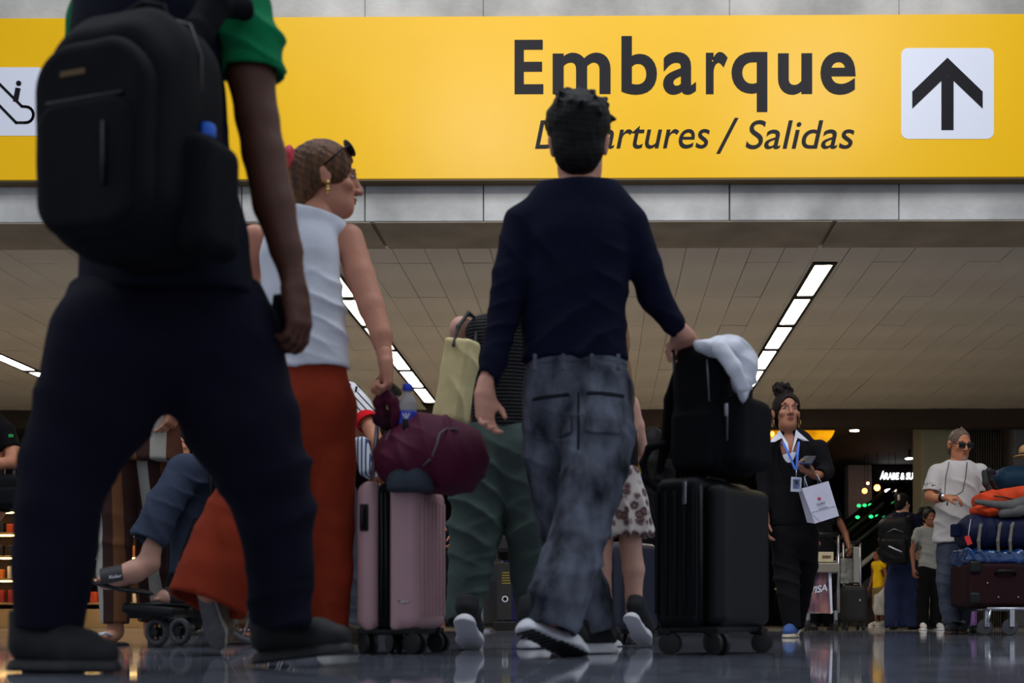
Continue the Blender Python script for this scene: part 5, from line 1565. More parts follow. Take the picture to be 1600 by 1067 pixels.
MB().lathe((0, 0, 0), [(0.028, 0), (0.031, 0.006), (0.031, 0.085), (0.03, 0.095), (0.026, 0.108), (0.014, 0.125), (0.013, 0.14)], 22).build('bottle_body', M_PET, wb, True, local=True)
MB().lathe((0, 0, 0.134), [(0.0165, 0), (0.0175, 0.003), (0.0175, 0.02), (0.0155, 0.023)], 20).build('cap', mat('blue_cap', (30, 66, 200), 0.4), wb, 'auto', local=True)
lb_ = MB().lathe((0, 0, 0.022), [(0.0316, 0), (0.0318, 0.002), (0.0318, 0.04), (0.0316, 0.042)], 22).build('label', mat('blue_label', (40, 60, 190), 0.45), wb, True, local=True)
mk = MB()
for a in (-0.5, 0.5, 0):
    mk.box((0.006 * math.sin(a * 3), -0.0325, 0.045), (0.004, 0.0015, 0.024), R=Matrix.Rotation(a, 3, 'Y'))
mk.build('label_mark', M_WHITE, lb_, local=True)

# black suitcase of the young man
mBc = mat('black_shell', (9, 9, 13), 0.5, var=0.15, scale=8, spec=0.22)
T, W, H, z0 = 0.242, 0.398, 0.495, 0.086
bk = suitcase(1122, 3.88, T, W, H, math.radians(33), mBc, 'black hard-shell suitcase carrying a black backpack, right of the washed jeans')
zc = z0 + H / 2
soft_obj('main_shell', [rbox((-0.03, 0, zc), (T / 2 - 0.03, W / 2, H / 2), 0.035, None, 0.01)], 0.006, mBc, bk, local=True)
soft_obj('front_panel', [rbox((T / 2 - 0.03, 0, zc - 0.01), (0.04, W / 2 - 0.015, H / 2 - 0.015), 0.035, None, 0.01)], 0.006, mat('charcoal_shell', (12, 12, 15), 0.45, spec=0.25), bk, local=True)
for i in range(5):
    MB().box((-0.105 + i * 0.034, -W / 2 - 0.001, zc), (0.014, 0.012, H - 0.09), bev=0.005).build('rib', mBc, bk, 'auto', local=True)
MB().tube([(T / 2 - 0.063, -W / 2 + 0.003, z0 + 0.03), (T / 2 - 0.063, -W / 2 + 0.003, z0 + H - 0.03)], 0.006, 8).build('zip', mZip, bk, True, local=True)
MB().box((0.004, -W / 2 - 0.009, z0 + 0.44), (0.014, 0.006, 0.075), bev=0.0025).build('zip_puller', M_STEEL, bk, 'auto', local=True)['label'] = 'shiny steel zip puller'
MB().box((0, 0, z0 - 0.003), (T - 0.03, W - 0.04, 0.022), bev=0.006).build('base', M_PLASTIC, bk, 'auto', local=True)
for sx in (-1, 1):
    for sy in (-1, 1):
        caster(bk, sx * (T / 2 - 0.03), sy * (W / 2 - 0.04), 0.036, 1.55 + 0.35 * sx * sy)
hx = MB()
for sy in (-1, 1):
    hx.tube([(-0.095, sy * 0.08, z0 + H - 0.01), (-0.105, sy * 0.08, 1.02)], 0.009, 10)
tel = hx.build('telescopic_handle', mat('dark_steel', (60, 62, 66), 0.35, 1.0), bk, True, local=True)
soft_obj('grip', chain([(V(-0.105, -0.11, 1.03), 0.017), (V(-0.105, 0, 1.038), 0.019), (V(-0.105, 0.11, 1.03), 0.017)], 0.01), 0.005, M_PLASTIC, tel, local=True)
soft_obj('top_handle', chain([(V(0.0, -0.09, z0 + H), 0.01), (V(0.0, -0.05, z0 + H + 0.012), 0.011), (V(0.0, 0.05, z0 + H + 0.012), 0.011), (V(0.0, 0.09, z0 + H), 0.01)], 0.01), 0.005, M_PLASTIC, bk, local=True)

# black backpack standing on it
bb = thing('backpack', bk.location + V(0.012, 0, z0 + H + 0.024), 'black backpack with silver zip pull standing on the black suitcase', 'backpack', None, -math.radians(33))
mBb = cloth('black_canvas', (11, 12, 16), 0.15, 12, 0.85, 0.35, 420)
soft_obj('main_compartment', [rbox((-0.012, 0, 0.217), (0.1, 0.15, 0.217), 0.07, None, 0.03), rbox((-0.005, 0, 0.1), (0.1, 0.15, 0.1), 0.04, None, 0.03)], 0.0055, mBb, bb, folds([], 0.004, 6, 18), local=True)
soft_obj('front_pocket', [rbox((0.108, 0.0, 0.13), (0.045, 0.13, 0.12), 0.036, None, 0.02)], 0.0055, mBb, bb, folds([], 0.003, 7, 20), local=True)
soft_obj('side_pocket', [rbox((-0.01, -0.142, 0.1), (0.075, 0.022, 0.095), 0.018, None, 0.02)], 0.0055, mBb, bb, local=True)
mZs = mat('silver_zip', (120, 122, 128), 0.35, 0.9)
z_ = MB().tube([(0.05, -0.151, 0.22), (0.045, -0.153, 0.33), (0.035, -0.14, 0.385), (0.0, -0.11, 0.418), (-0.02, 0, 0.425)], 0.004, 6)
z_.build('zip', mZs, bb, True, local=True)
MB().tube([(0.104, -0.129, 0.09), (0.106, -0.13, 0.2), (0.112, -0.12, 0.238), (0.118, 0, 0.246)], 0.004, 6).build('pocket_zip', mZs, bb, True, local=True)
MB().box((0.104, -0.134, 0.19), (0.014, 0.006, 0.042), bev=0.002).build('zip_pull', M_STEEL, bb, 'auto', local=True)
for sy in (-1, 1):
    soft_obj('shoulder_strap', chain([(V(-0.105, sy * 0.06, 0.38), 0.028), (V(-0.14, sy * 0.08, 0.25), 0.028), (V(-0.15, sy * 0.09, 0.1), 0.026), (V(-0.165, sy * 0.1, 0.02), 0.02)], 0.02, V(1, 0, 0), 0.5), 0.0065, mBb, bb, local=True)
soft_obj('loose_strap', chain([(V(-0.14, -0.12, 0.1), 0.012), (V(-0.19, -0.13, 0.09), 0.012), (V(-0.215, -0.13, 0.04), 0.012), (V(-0.2, -0.13, -0.02), 0.012), (V(-0.165, -0.12, -0.05), 0.012)], 0.012), 0.005, mBb, bb, local=True)
soft_obj('haul_loop', chain([(V(-0.1, -0.04, 0.405), 0.01), (V(-0.105, -0.02, 0.435), 0.01), (V(-0.105, 0.02, 0.435), 0.01), (V(-0.1, 0.04, 0.405), 0.01)], 0.01), 0.005, mBb, bb, local=True)

# white cloth flung over the backpack
dW = 3.93
wc = tag(soft_obj('white_jacket', pchain(dW, [(1092, 541, 8, -.02), (1120, 539, 11, 0), (1150, 546, 19, 0), (1164, 570, 21, .02), (1160, 598, 15, .0), (1162, 614, 9, 0)], 0.05, V(0.3, 1, 0), 1.6)
        + pchain(dW, [(1125, 545, 12, -.1), (1148, 575, 13, -.11), (1158, 606, 8, -.1)], 0.04), 0.0055, mat('white_nylon', (228, 230, 238), 0.5, var=0.03, scale=8), None,
        folds([(P(1155, 570, dW), 0.2, V(1, 0, 0.5), 0.06, 0.017), (P(1125, 545, dW), 0.12, V(0.4, 0.3, 1), 0.05, 0.008)], 0.005)), 'crumpled white jacket draped over the top of the black backpack', 'jacket')

# navy suitcase behind the girl
T, W, H, z0 = 0.25, 0.3, 0.42, 0.06
nv = suitcase(985, 5.6, T, W, H, math.radians(30), mBc, 'navy blue hard suitcase standing behind the bare legs of the girl')
mNc = mat('navy_shell', (28, 34, 52), 0.4)
soft_obj('shell', [rbox((0, 0, z0 + H / 2), (T / 2, W / 2, H / 2), 0.04)], 0.008, mNc, nv, local=True)
for i in range(4):
    MB().box((-0.08 + i * 0.053, -W / 2, z0 + H / 2), (0.016, 0.012, H - 0.1), bev=0.005).build('rib', mNc, nv, 'auto', local=True)
MB().box((0, 0, z0), (T - 0.03, W - 0.04, 0.02), bev=0.006).build('base', M_PLASTIC, nv, local=True)
for sx in (-1, 1):
    for sy in (-1, 1):
        caster(nv, sx * (T / 2 - 0.04), sy * (W / 2 - 0.045), 0.028, 0.2)

# ------------------------------------------------------------------ loaded trolley of the man in white T-shirt
dT = 9.2
def trolley(px0, px1, d, label, hbar, base_z, depth=0.75):
    a, b = P(px0, 969, d), P(px1, 969, d)
    t = thing('luggage_trolley', ((a.x + b.x) / 2, a.y + depth / 2, 0), label, 'trolley')
    w = (b.x - a.x) / 2
    fr = MB()
    for s in (-1, 1):
        fr.tube([(s * w, -depth / 2, base_z), (s * w, depth / 2, base_z)], 0.014, 8)
        fr.tube([(s * w, -depth / 2, base_z), (s * w, -depth / 2, hbar)], 0.015, 8)
    for y in (-depth / 2, 0, depth / 2):
        fr.tube([(-w, y, base_z), (w, y, base_z)], 0.013, 8)
    fr.tube([(-w, -depth / 2, hbar * 0.72), (w, -depth / 2, hbar * 0.72)], 0.013, 8)
    fr.build('frame', M_STEEL, t, True, local=True)
    MB().tube([(-w, -depth / 2, hbar), (w, -depth / 2, hbar)], 0.018, 8).build('push_bar', M_PLASTIC, t, True, local=True)
    for x, y in ((-w + 0.03, -depth / 2), (w - 0.03, -depth / 2), (0, depth / 2)):
        MB().box((x, y, base_z * 0.5 + 0.045), (0.03, 0.05, base_z - 0.06)).build('fork', M_STEEL, t, local=True)
        MB().lathe((x - 0.014, y, 0.062), [(0.03, 0), (0.06, 0.003), (0.062, 0.014), (0.06, 0.025), (0.03, 0.028)], 20, (1, 0, 0)).build('wheel', M_RUBB, t, 'auto', local=True)
    return t
tg = thing('luggage_trolley', P(1575, 969, dT + .35) * 1.0, 'steel airport trolley loaded with maroon case and bags at right edge', 'trolley')
tg.location.z = 0
tm = MB()
x0, x1 = P(1542, 969, dT).x, P(1640, 969, dT).x
yb = P(1575, 969, dT).y
for z in (0.2,):
    tm.tube([(x0, yb, 0.2), (x1, yb, 0.2)], 0.014, 8).tube([(x0, yb + 0.7, 0.2), (x1, yb + 0.7, 0.2)], 0.014, 8)
    tm.tube([(x0 + 0.03, yb, 0.2), (x0 + 0.03, yb + 0.7, 0.2)], 0.014, 8).tube([(x0 + 0.03, yb, 0.2), (x0, yb, 0.07)], 0.012, 8).tube([(x1, yb, 0.2), (x1, yb + 0.7, 0.2)], 0.014, 8)
tm.tube([(x1, yb + 0.7, 0.2), (x1 + 0.1, yb + 0.75, 1.0)], 0.014, 8)
tm.build('frame', M_STEEL, tg, True)
for px, dd in ((1541, 0.1), (1580, -0.02), (1630, 0.6)):
    q = P(px, 969, dT + dd)
    MB().box((q.x, q.y, 0.13), (0.035, 0.05, 0.13)).build('fork', M_STEEL, tg)
    MB().lathe((q.x - 0.014, q.y, 0.062), [(0.03, 0), (0.058, 0.003), (0.062, 0.014), (0.058, 0.025), (0.03, 0.028)], 22, (0.6, 0.8, 0)).build('wheel', mat('grey_tyre', (58, 58, 62), 0.6), tg, 'auto')
# maroon case on its side
cs = thing('suitcase', P(1568, 955, dT + .3), 'dark maroon soft suitcase with black handle, lowest on the trolley', 'suitcase')
cs.location.z = 0.215
xa, xb = P(1516, 969, dT).x, P(1640, 969, dT).x
zb_, zt2 = 0.215, P(1560, 878, dT).z
soft_obj('case_body', [rbox(((xa + xb) / 2, yb + 0.3, (zb_ + zt2) / 2), ((xb - xa) / 2, 0.24, (zt2 - zb_) / 2), 0.03)], 0.01, cloth('dark_maroon', (34, 6, 10), 0.1, 8, 0.6), cs)
hm = MB().tube([P(1556, 897, dT + .06), P(1560, 892, dT + .03), P(1583, 892, dT + .03), P(1586, 897, dT + .06)], 0.014, 8).build('case_handle', M_PLASTIC, cs, True)
for px, py in ((1558, 893), (1556, 897), (1584, 893), (1586, 896), (1543, 911), (1560, 933), (1591, 933), (1525, 929)):
    MB().ball(P(px, py, dT + .055), 0.0085, 8, 6).build('stud', mat('pewter', (150, 150, 154), 0.35, 0.9), cs, True)
for px, py in ((1521, 886), (1521, 935)):
    soft_obj('corner_guard', [rbox(P(px, py, dT + .1), (0.045, 0.06, 0.05), 0.02)], 0.008, M_PLASTIC, cs)
# blue plastic wrap over the case
bw = tag(soft_obj('blue_plastic_bundle', [rbox(((xa + xb) / 2, yb + 0.3, zt2 + 0.045), ((xb - xa) / 2, 0.24, 0.05), 0.03)], 0.008, mat('blue_film', (14, 54, 104), 0.18, var=0.3, scale=12, spec=0.8), None,
                  folds([((xa, yb, zt2), 3, V(1, 0.3, 0.6), 0.06, 0.02)], 0.01, 3, 30)), 'crinkled blue plastic bundle on the dark maroon suitcase', 'bundle')
# blue duffel
bdz = zt2 + 0.1
bd = thing('duffel_bag', P(1555, 858, dT + .3), 'navy blue duffel with grey straps and red tag, between orange pack and blue plastic', 'bag')
soft_obj('bag_body', [rbox(P(1572, 833, dT + .28), (0.36, 0.22, 0.125), 0.1, None, 0.03), ell(P(1512, 830, dT + .25), (0.075, 0.17, 0.1), None, 0.06)], 0.01, cloth('navy_nylon', (18, 24, 52), 0.2, 8, 0.5, 0.3), bd, folds([(P(1530, 830, dT), 0.4, V(1, 0, 0.3), 0.1, 0.014)], 0.004))
for px in (1532, 1562, 1581):
    soft_obj('strap', chain([(P(px + 4, 812, dT + .12), 0.013), (P(px, 822, dT + .045), 0.013), (P(px - 3, 845, dT + .035), 0.013), (P(px - 2, 862, dT + .05), 0.012)], 0.01), 0.006, cloth('grey_webbing', (112, 106, 98), 0.1), bd)
rt = MB().box(P(1513, 844, dT - .02), (0.04, 0.004, 0.07), R=Matrix.Rotation(-0.35, 3, 'Y'), bev=0.001).build('red_tag', mat('red_tag', (206, 26, 30), 0.5), bd)
MB().tube([P(1517, 811, dT + .08), P(1515, 822, dT + .0), P(1513, 837, dT - .02)], 0.003, 6).build('tag_cord', mat('tag_cord', (190, 186, 180), 0.7), bd, True)
soft_obj('side_buckle', [rbox(P(1493, 829, dT + .2), (0.035, 0.03, 0.05), 0.008)], 0.007, cloth('navy_nylon_dark', (16, 22, 48), 0.1), bd)
# orange backpack lying on top
og_ = thing('backpack', P(1560, 810, dT + .3), 'orange and grey hiking backpack lying on the navy duffel', 'backpack')
mOr = cloth('orange_nylon', (206, 66, 30), 0.14, 10, 0.6, 0.3, 220)
mGy = cloth('grey_nylon', (92, 90, 88), 0.14, 10, 0.6, 0.3, 220)
soft_obj('main_compartment', [rbox(P(1572, 778, dT + .28), (0.24, 0.16, 0.07), 0.06, frame(V(0, 1, 0), V(-0.15, 0, 1)), 0.03)], 0.008, mOr, og_, folds([(P(1560, 775, dT), 0.3, V(0.5, 0, 1), 0.07, 0.01)], 0.004))
soft_obj('front_pocket', [ell(P(1542, 799, dT + .2), (0.125, 0.15, 0.055), None, 0.03)], 0.007, mOr, og_, folds([(P(1545, 795, dT), 0.3, V(0.6, 0, 1), 0.05, 0.009)], 0.003))
soft_obj('grey_panel', chain([(P(1526, 784, dT + .05), 0.02), (P(1555, 788, dT + .06), 0.028), (P(1578, 790, dT + .07), 0.04), (P(1610, 782, dT + .1), 0.05)], 0.03), 0.007, mGy, og_)
soft_obj('grey_panel', chain([(P(1566, 802, dT + .07), 0.035), (P(1590, 797, dT + .08), 0.05), (P(1615, 792, dT + .1), 0.055)], 0.03), 0.007, mGy, og_)
MB().tube([P(1553, 775, dT + .1), P(1570, 777, dT + .08), P(1588, 782, dT + .1)], 0.006, 6).build('zip', mZip, og_, True)
# teal pack behind and its black straps
tp = thing('backpack', P(1580, 768, dT + .55), 'dark teal backpack lying behind the orange pack on the trolley', 'backpack')
soft_obj('main_compartment', [ell(P(1584, 748, dT + .55), (0.18, 0.14, 0.105), None, 0.03), rbox(P(1592, 756, dT + .55), (0.17, 0.13, 0.07), 0.05, None, 0.05)], 0.008, cloth('teal_nylon', (12, 42, 60), 0.15, 8, 0.5), tp, folds([], 0.006, 4, 16))
soft_obj('shoulder_strap', chain([(P(1556, 765, dT + .42), 0.02), (P(1548, 750, dT + .38), 0.022), (P(1545, 735, dT + .36), 0.022), (P(1553, 738, dT + .4), 0.02)], 0.02), 0.007, M_RUBB, tp)
soft_obj('shoulder_strap', chain([(P(1548, 770, dT + .3), 0.02), (P(1540, 755, dT + .28), 0.024), (P(1538, 738, dT + .3), 0.022)], 0.02), 0.007, cloth('charcoal_webbing', (52, 52, 54), 0.1), tp)
sw = thing('straw_hat', P(1600, 716, dT + .6), 'small straw hat resting on the teal backpack at right edge', 'hat')
soft_obj('crown', [ell(P(1603, 704, dT + .6), (0.055, 0.06, 0.05), None, 0.02), half(P(1600, 712, dT + .6), (0, 0, -1))], 0.006, mat('straw', (186, 140, 80), 0.8, var=0.3, scale=60, bump=0.5), sw)
soft_obj('brim', [ell(P(1603, 713, dT + .6), (0.1, 0.1, 0.012), None, 0.01)], 0.006, mat('straw_brim', (176, 130, 74), 0.8, var=0.3, scale=60), sw)
soft_obj('band', [ell(P(1603, 710, dT + .6), (0.062, 0.066, 0.018), None, 0.01)], 0.006, M_RUBB, sw)

# ------------------------------------------------------------------ trolley with the printed panel, far right of centre
to = trolley(1254, 1310, 12.6, 'chrome airport trolley with a purple printed panel behind the blazer woman', 1.0, 0.2)
dO = 12.55
pn = MB()
q = [P(1250, 953, dO), P(1298, 959, dO), P(1293, 889, dO), P(1270, 887, dO)]
MB().add([*q, *[v + V(0, 0.02, 0) for v in q]], [(0, 1, 2, 3), (7, 6, 5, 4), (0, 4, 5, 1), (1, 5, 6, 2), (2, 6, 7, 3), (3, 7, 4, 0)]).build('printed_panel', mat('purple_print', (44, 30, 66), 0.35, col2=(178, 120, 110), scale=9, stretch=(1.6, 1, 0.5)), to)
tv = MB()
text_on(tv, 'VISA', P(1278, 926, dO) + V(0, -0.004, 0), V(0.97, 0, 0.2), V(0.12, 0, 1), 0.2, 0.075, 0.02)
tv.build('lettering', M_WHITE, to)
q = [P(1298, 959, dO - .01), P(1301, 958, dO - .01), P(1299, 895, dO - .01), P(1294, 889, dO - .01)]
MB().add([*q, *[v + V(0, 0.02, 0) for v in q]], [(0, 1, 2, 3), (7, 6, 5, 4), (0, 4, 5, 1), (1, 5, 6, 2), (2, 6, 7, 3), (3, 7, 4, 0)]).build('panel_edge', M_WHITE, to)
a, b = P(1272, 878, dO - .05), P(1303, 862, dO - .05)
wb2 = thing('carton', P(1290, 878, dO + .1), 'small white printed carton lying in the basket of the chrome trolley', 'carton')
MB().box(((a.x + b.x) / 2, a.y + 0.1, (a.z + b.z) / 2), (b.x - a.x, 0.16, b.z - a.z), bev=0.004).build('carton_box', mat('cream_card', (206, 190, 150), 0.7, var=0.1, scale=14), wb2)
MB().box(((a.x + b.x) / 2 + 0.03, a.y + 0.018, (a.z + b.z) / 2), (0.09, 0.002, 0.03)).build('print_block', mat('brown_print', (120, 92, 60), 0.7, var=0.5, scale=40), wb2)
bs = MB().box(((a.x + b.x) / 2, a.y + 0.1, a.z - 0.06), (0.3, 0.26, 0.1), bev=0.01).build('basket', mat('steel_basket', (150, 140, 124), 0.4, 0.7), to)
t2 = trolley(1318, 1344, 13.6, 'second grey luggage trolley stacked with black cases beside the escalator', 0.98, 0.2, 0.5)
pq = P(1327, 892, 13.55)
MB().box(pq, (0.2, 0.03, 0.28), bev=0.005).build('notice_panel', mat('newsprint', (128, 126, 118), 0.7, var=0.5, scale=22), t2)
MB().box(P(1338, 884, 13.5), (0.07, 0.05, 0.42), bev=0.01).build('side_post', mat('grey_enamel', (150, 146, 136), 0.5), t2)
for (px, py, w_, h_, lab, dd) in ((1334, 948, 0.27, 0.4, 'rounded black wheeled suitcase on the grey trolley, left of the white bag', 13.3), (1314, 952, 0.16, 0.36, 'narrow black suitcase standing beside the chrome trolley post', 13.5)):
    c = P(px, py, dd)
    sc_ = thing('suitcase', (c.x, c.y, 0.0), lab, 'suitcase')
    soft_obj('case_body', [rbox((c.x, c.y, 0.09 + h_ / 2), (w_ / 2, 0.12, h_ / 2), 0.06)], 0.01, mat('black_nylon', (13, 13, 16), 0.7), sc_)
    MB().tube([(c.x - 0.06, c.y, 0.08 + h_), (c.x - 0.05, c.y, 0.12 + h_), (c.x + 0.05, c.y, 0.12 + h_), (c.x + 0.06, c.y, 0.08 + h_)], 0.01, 6).build('top_handle', M_PLASTIC, sc_, True)
    MB().ball((c.x + 0.04, c.y - 0.125, 0.09 + h_ * 0.6), 0.014, 8, 6).build('badge', M_STEEL, sc_, True)
    for s in (-1, 1):
        MB().lathe((c.x + s * w_ * 0.35 - 0.012, c.y - 0.06, 0.035), [(0.02, 0), (0.035, 0.002), (0.035, 0.02), (0.02, 0.024)], 14, (1, 0, 0)).build('wheel', M_RUBB, sc_, 'auto')
        MB().box((c.x + s * w_ * 0.35, c.y - 0.06, 0.075), (0.04, 0.05, 0.05)).build('wheel_housing', M_PLASTIC, sc_)
# post with a black notice seen between the olive trouser legs
nt_ = thing('notice_stand', P(788, 969, 13.0), 'black notice stand with yellow text lines seen between the olive trousers', 'sign')
nt_.location.z = 0
c = P(788, 905, 13.0)
MB().box((c.x, c.y, 0.42), (0.16, 0.05, 0.62), bev=0.008).build('stand_panel', mat('notice_black', (20, 19, 18), 0.5), nt_)
MB().box((c.x, c.y, 0.05), (0.24, 0.24, 0.1), bev=0.01).build('stand_base', M_PLASTIC, nt_)
yl = MB()
for k in range(5):
    yl.box((c.x + 0.02, c.y - 0.027, 0.62 - k * 0.028), (0.09, 0.003, 0.011))
yl.build('yellow_text', mat('yellow_text', (150, 128, 30), 0.6), nt_)
MB().lathe((c.x + 0.01, c.y - 0.026, 0.34), [(0.034, 0), (0.034, 0.004)], 20, (0, -1, 0)).build('white_ring', M_WHITE, nt_)
MB().lathe((c.x + 0.01, c.y - 0.03, 0.34), [(0.022, 0), (0.022, 0.003)], 20, (0, -1, 0)).build('ring_centre', M_INK, nt_)
sp_ = thing('queue_post', P(751, 969, 12.5), 'brushed steel queue post standing between the pink case and olive trousers', 'post')
sp_.location.z = 0
c = P(751, 969, 12.5)
MB().lathe((c.x, c.y, 0), [(0.15, 0), (0.15, 0.02), (0.03, 0.04)], 24).build('base', M_STEEL, sp_, 'auto')
MB().lathe((c.x, c.y, 0.04), [(0.032, 0), (0.032, 0.88), (0.04, 0.89), (0.04, 0.95), (0.03, 0.97)], 20).build('post', M_STEEL, sp_, 'auto')
MB().box((c.x - 0.6, c.y, 0.93), (1.15, 0.01, 0.05)).build('belt', M_RUBB, sp_)
cs2 = thing('suitcase', P(769, 969, 13.4), 'black upright suitcase between the queue post and the notice stand', 'suitcase')
cs2.location.z = 0
c = P(769, 969, 13.4)
soft_obj('case_body', [rbox((c.x, c.y, 0.42), (0.13, 0.1, 0.36), 0.05)], 0.01, mat('black_polycarbonate', (15, 15, 18), 0.5), cs2)
MB().tube([(c.x - 0.05, c.y, 0.77), (c.x - 0.05, c.y, 0.95), (c.x + 0.05, c.y, 0.95), (c.x + 0.05, c.y, 0.77)], 0.01, 6).build('telescopic_handle', M_STEEL, cs2, True)
for s in (-1, 1):
    MB().lathe((c.x + s * 0.09 - 0.012, c.y - 0.05, 0.035), [(0.02, 0), (0.035, 0.002), (0.035, 0.02), (0.02, 0.024)], 14, (1, 0, 0)).build('wheel', M_RUBB, cs2, 'auto')

# lavender case behind the loaded trolley
lv = suitcase(1524, 10.9, 0.22, 0.34, 0.5, math.radians(20), None, 'lavender suitcase standing in shadow behind the trolley, beside the white T-shirt man')
mLv = mat('lavender_shell', (150, 104, 160), 0.4)
soft_obj('shell', [rbox((0, 0, 0.29), (0.11, 0.17, 0.24), 0.04)], 0.01, mLv, lv, local=True)
for i in range(4):
    MB().box((-0.07 + i * 0.046, -0.17, 0.29), (0.014, 0.012, 0.38), bev=0.005).build('rib', mLv, lv, 'auto', local=True)
for sx in (-1, 1):
    for sy in (-1, 1):
        caster(lv, sx * 0.08, sy * 0.13, 0.026, 0.2)
# ------------------------------------------------------------------ people further back
def stander(px, d, height, fwd, label, shirt, trouser, hair_m, skin_m, shoe_m=None, arms=None, hair='short', leg_w=0.075, lean=0.0, head_f=None, head_dip=0.0, sleeve=0.5, group=None, hem_z=0.04, stance=0.1, dress=None, base=None, seed=1, face=True, girth=1.0, shirt_low=0.5):
    """upright figure; arms = two lists of (side, forward, height fraction) for elbow and wrist"""
    b = base or P(px, 969, d)
    root = thing('person', (b.x, b.y, 0), label, 'person', group)
    k = height / 1.72
    f = Vector(fwd).normalized(); r = f.cross(UP).normalized()
    def o(a, q, z):
        zz = z * k
        return V(b.x, b.y, 0) + r * (a * k) + f * ((q + lean * max(0, z - 0.9)) * k) + UP * (zz - 0.12 * lean * max(0, z - 0.9) * k)
    hf = Vector(head_f or fwd).normalized()
    hu = (UP + f * lean * 0.6).normalized()
    hc = o(0, 0.02 + head_dip, 1.59 - abs(head_dip) * 0.3)
    g = girth
    hh = max(0.009, min(0.013, d * 0.0009))
    arms = arms or (((0.24, -0.02, 1.12), (0.25, 0.06, 0.86)), ((-0.24, -0.02, 1.12), (-0.25, 0.06, 0.86)))
    body = [cone(o(0, 0, 1.38), o(0, 0, 1.1), 0.13 * k * g, 0.12 * k * g, 0.05, f, 0.64), cone(o(0, 0, 1.1), o(0, 0, 0.9), 0.12 * k * g, 0.14 * k * g, 0.05, f, 0.66),
            cone(o(0, -0.01, 1.44), hc - UP * 0.07 * k, 0.056 * k, 0.05 * k, 0.04)]
    hands = []
    for s, (el, wr) in zip((1, -1), arms):
        sh = o(s * 0.175 * g, 0, 1.38); e = o(*el); w = o(*wr)
        body += chain([(sh, 0.048 * k), (e, 0.038 * k), (w, 0.026 * k)], 0.03)
        u = (w - e).normalized()
        n = -r * s if abs(u.z) > 0.6 else V(0, 0, -1)
        hands += hand_prims(w, u, n, f if abs(u.z) > 0.6 else -r * s, k * 0.98, curl=(0.5, 0.55, 0.6, 0.6), thumb=0.6)
    for s in (1, -1):
        body += chain([(o(s * 0.085, 0, 0.88), 0.07 * k), (o(s * stance, 0.01, 0.48), 0.05 * k), (o(s * stance, -0.02, 0.07), 0.032 * k)], 0.03)
        body += chain([(o(s * stance, -0.03, 0.035), 0.03 * k), (o(s * (stance + 0.02), 0.15, 0.028), 0.026 * k)], 0.02)
    m1 = soft(body, hh)
    m2 = soft(head_prims(hc, hf, hu, k, face) + [cone(o(0, -0.01, 1.44), hc - UP * 0.07 * k, 0.056 * k, 0.05 * k, 0.04)], max(0.006, hh * 0.6))
    m3 = soft(hands, max(0.006, hh * 0.55))
    v, q = join(m1, m2, m3)
    link_mesh('body', v, q, skin_m, root, True)
    th = 0.014 * k
    hp = hair_cap(hc, hf, hu, k, thick=0.014)
    if hair == 'bun':
        hp.append(ell(hc - hf * 0.1 * k + hu * 0.08 * k, [0.045 * k] * 3, None, 0.02))
    elif hair == 'curly':
        rr = np.random.RandomState(seed)
        for i in range(26):
            n_ = V(*rr.normal(size=3)).normalized()
            n_.z = abs(n_.z) - 0.15
            hp.append(ell(hc - hf * 0.025 * k + hu * 0.05 * k + n_ * 0.095 * k, [0.035 * k] * 3, None, 0.015))
    elif hair == 'long':
        hp += chain([(hc - hf * 0.05 * k, 0.075 * k), (hc - hf * 0.07 * k - UP * 0.16 * k, 0.075 * k), (hc - hf * 0.07 * k - UP * 0.3 * k, 0.05 * k)], 0.03)
    soft_obj('hair', hp, max(0.007, hh * 0.7), hair_m, root)
    # top
    tp_ = [cone(o(0, 0, 1.36), o(0, 0, 1.1), (0.148 * g) * k, 0.138 * g * k, 0.05, f, 0.68), cone(o(0, 0, 1.1), o(0, 0, 0.88), 0.138 * g * k, 0.162 * g * k, 0.05, f, 0.7)]
    lowz = 0.86
    if dress:
        lowz = dress
        tp_.append(cone(o(0, 0, 0.9), o(0, 0, lowz - 0.02), 0.165 * k, 0.2 * k, 0.05, f, 0.72))
    for s, (el, wr) in zip((1, -1), arms):
        sh = o(s * 0.165 * g, 0, 1.385); e = o(*el); w = o(*wr)
        tp_.append(cone(o(0, 0, 1.43), sh, 0.066 * k, 0.06 * k, 0.03))
        if sleeve > 0:
            if sleeve <= 0.6:
                p = sh.lerp(e, sleeve * 1.3)
                tp_ += [cone(sh, p, 0.062 * k, 0.058 * k, 0.02)] + hem(p, p - sh, 0.062 * k, 0.02, 0.009)
            else:
                tp_ += chain([(sh, 0.062 * k), (e, 0.05 * k), (w.lerp(e, 0.08), 0.038 * k)], 0.02) + hem(w.lerp(e, 0.06), w - e, 0.042 * k, 0.02, 0.008)
    tp_ += [rbox(o(0, 0, lowz) - UP * 0.13, (0.22 * k * g, 0.22 * k * g, 0.13), 0.002, None, 0.004, True)] + hem(o(0, 0.01, 1.47), UP + f * 0.25, 0.07 * k, 0.02, 0.006)
    soft_obj('dress' if dress else 'top', tp_, hh * 0.9, shirt, root, folds([(o(0.1, 0, 1.0), 0.35, V(0.5, 0.2, 1), 0.11, 0.01)], 0.004, seed))
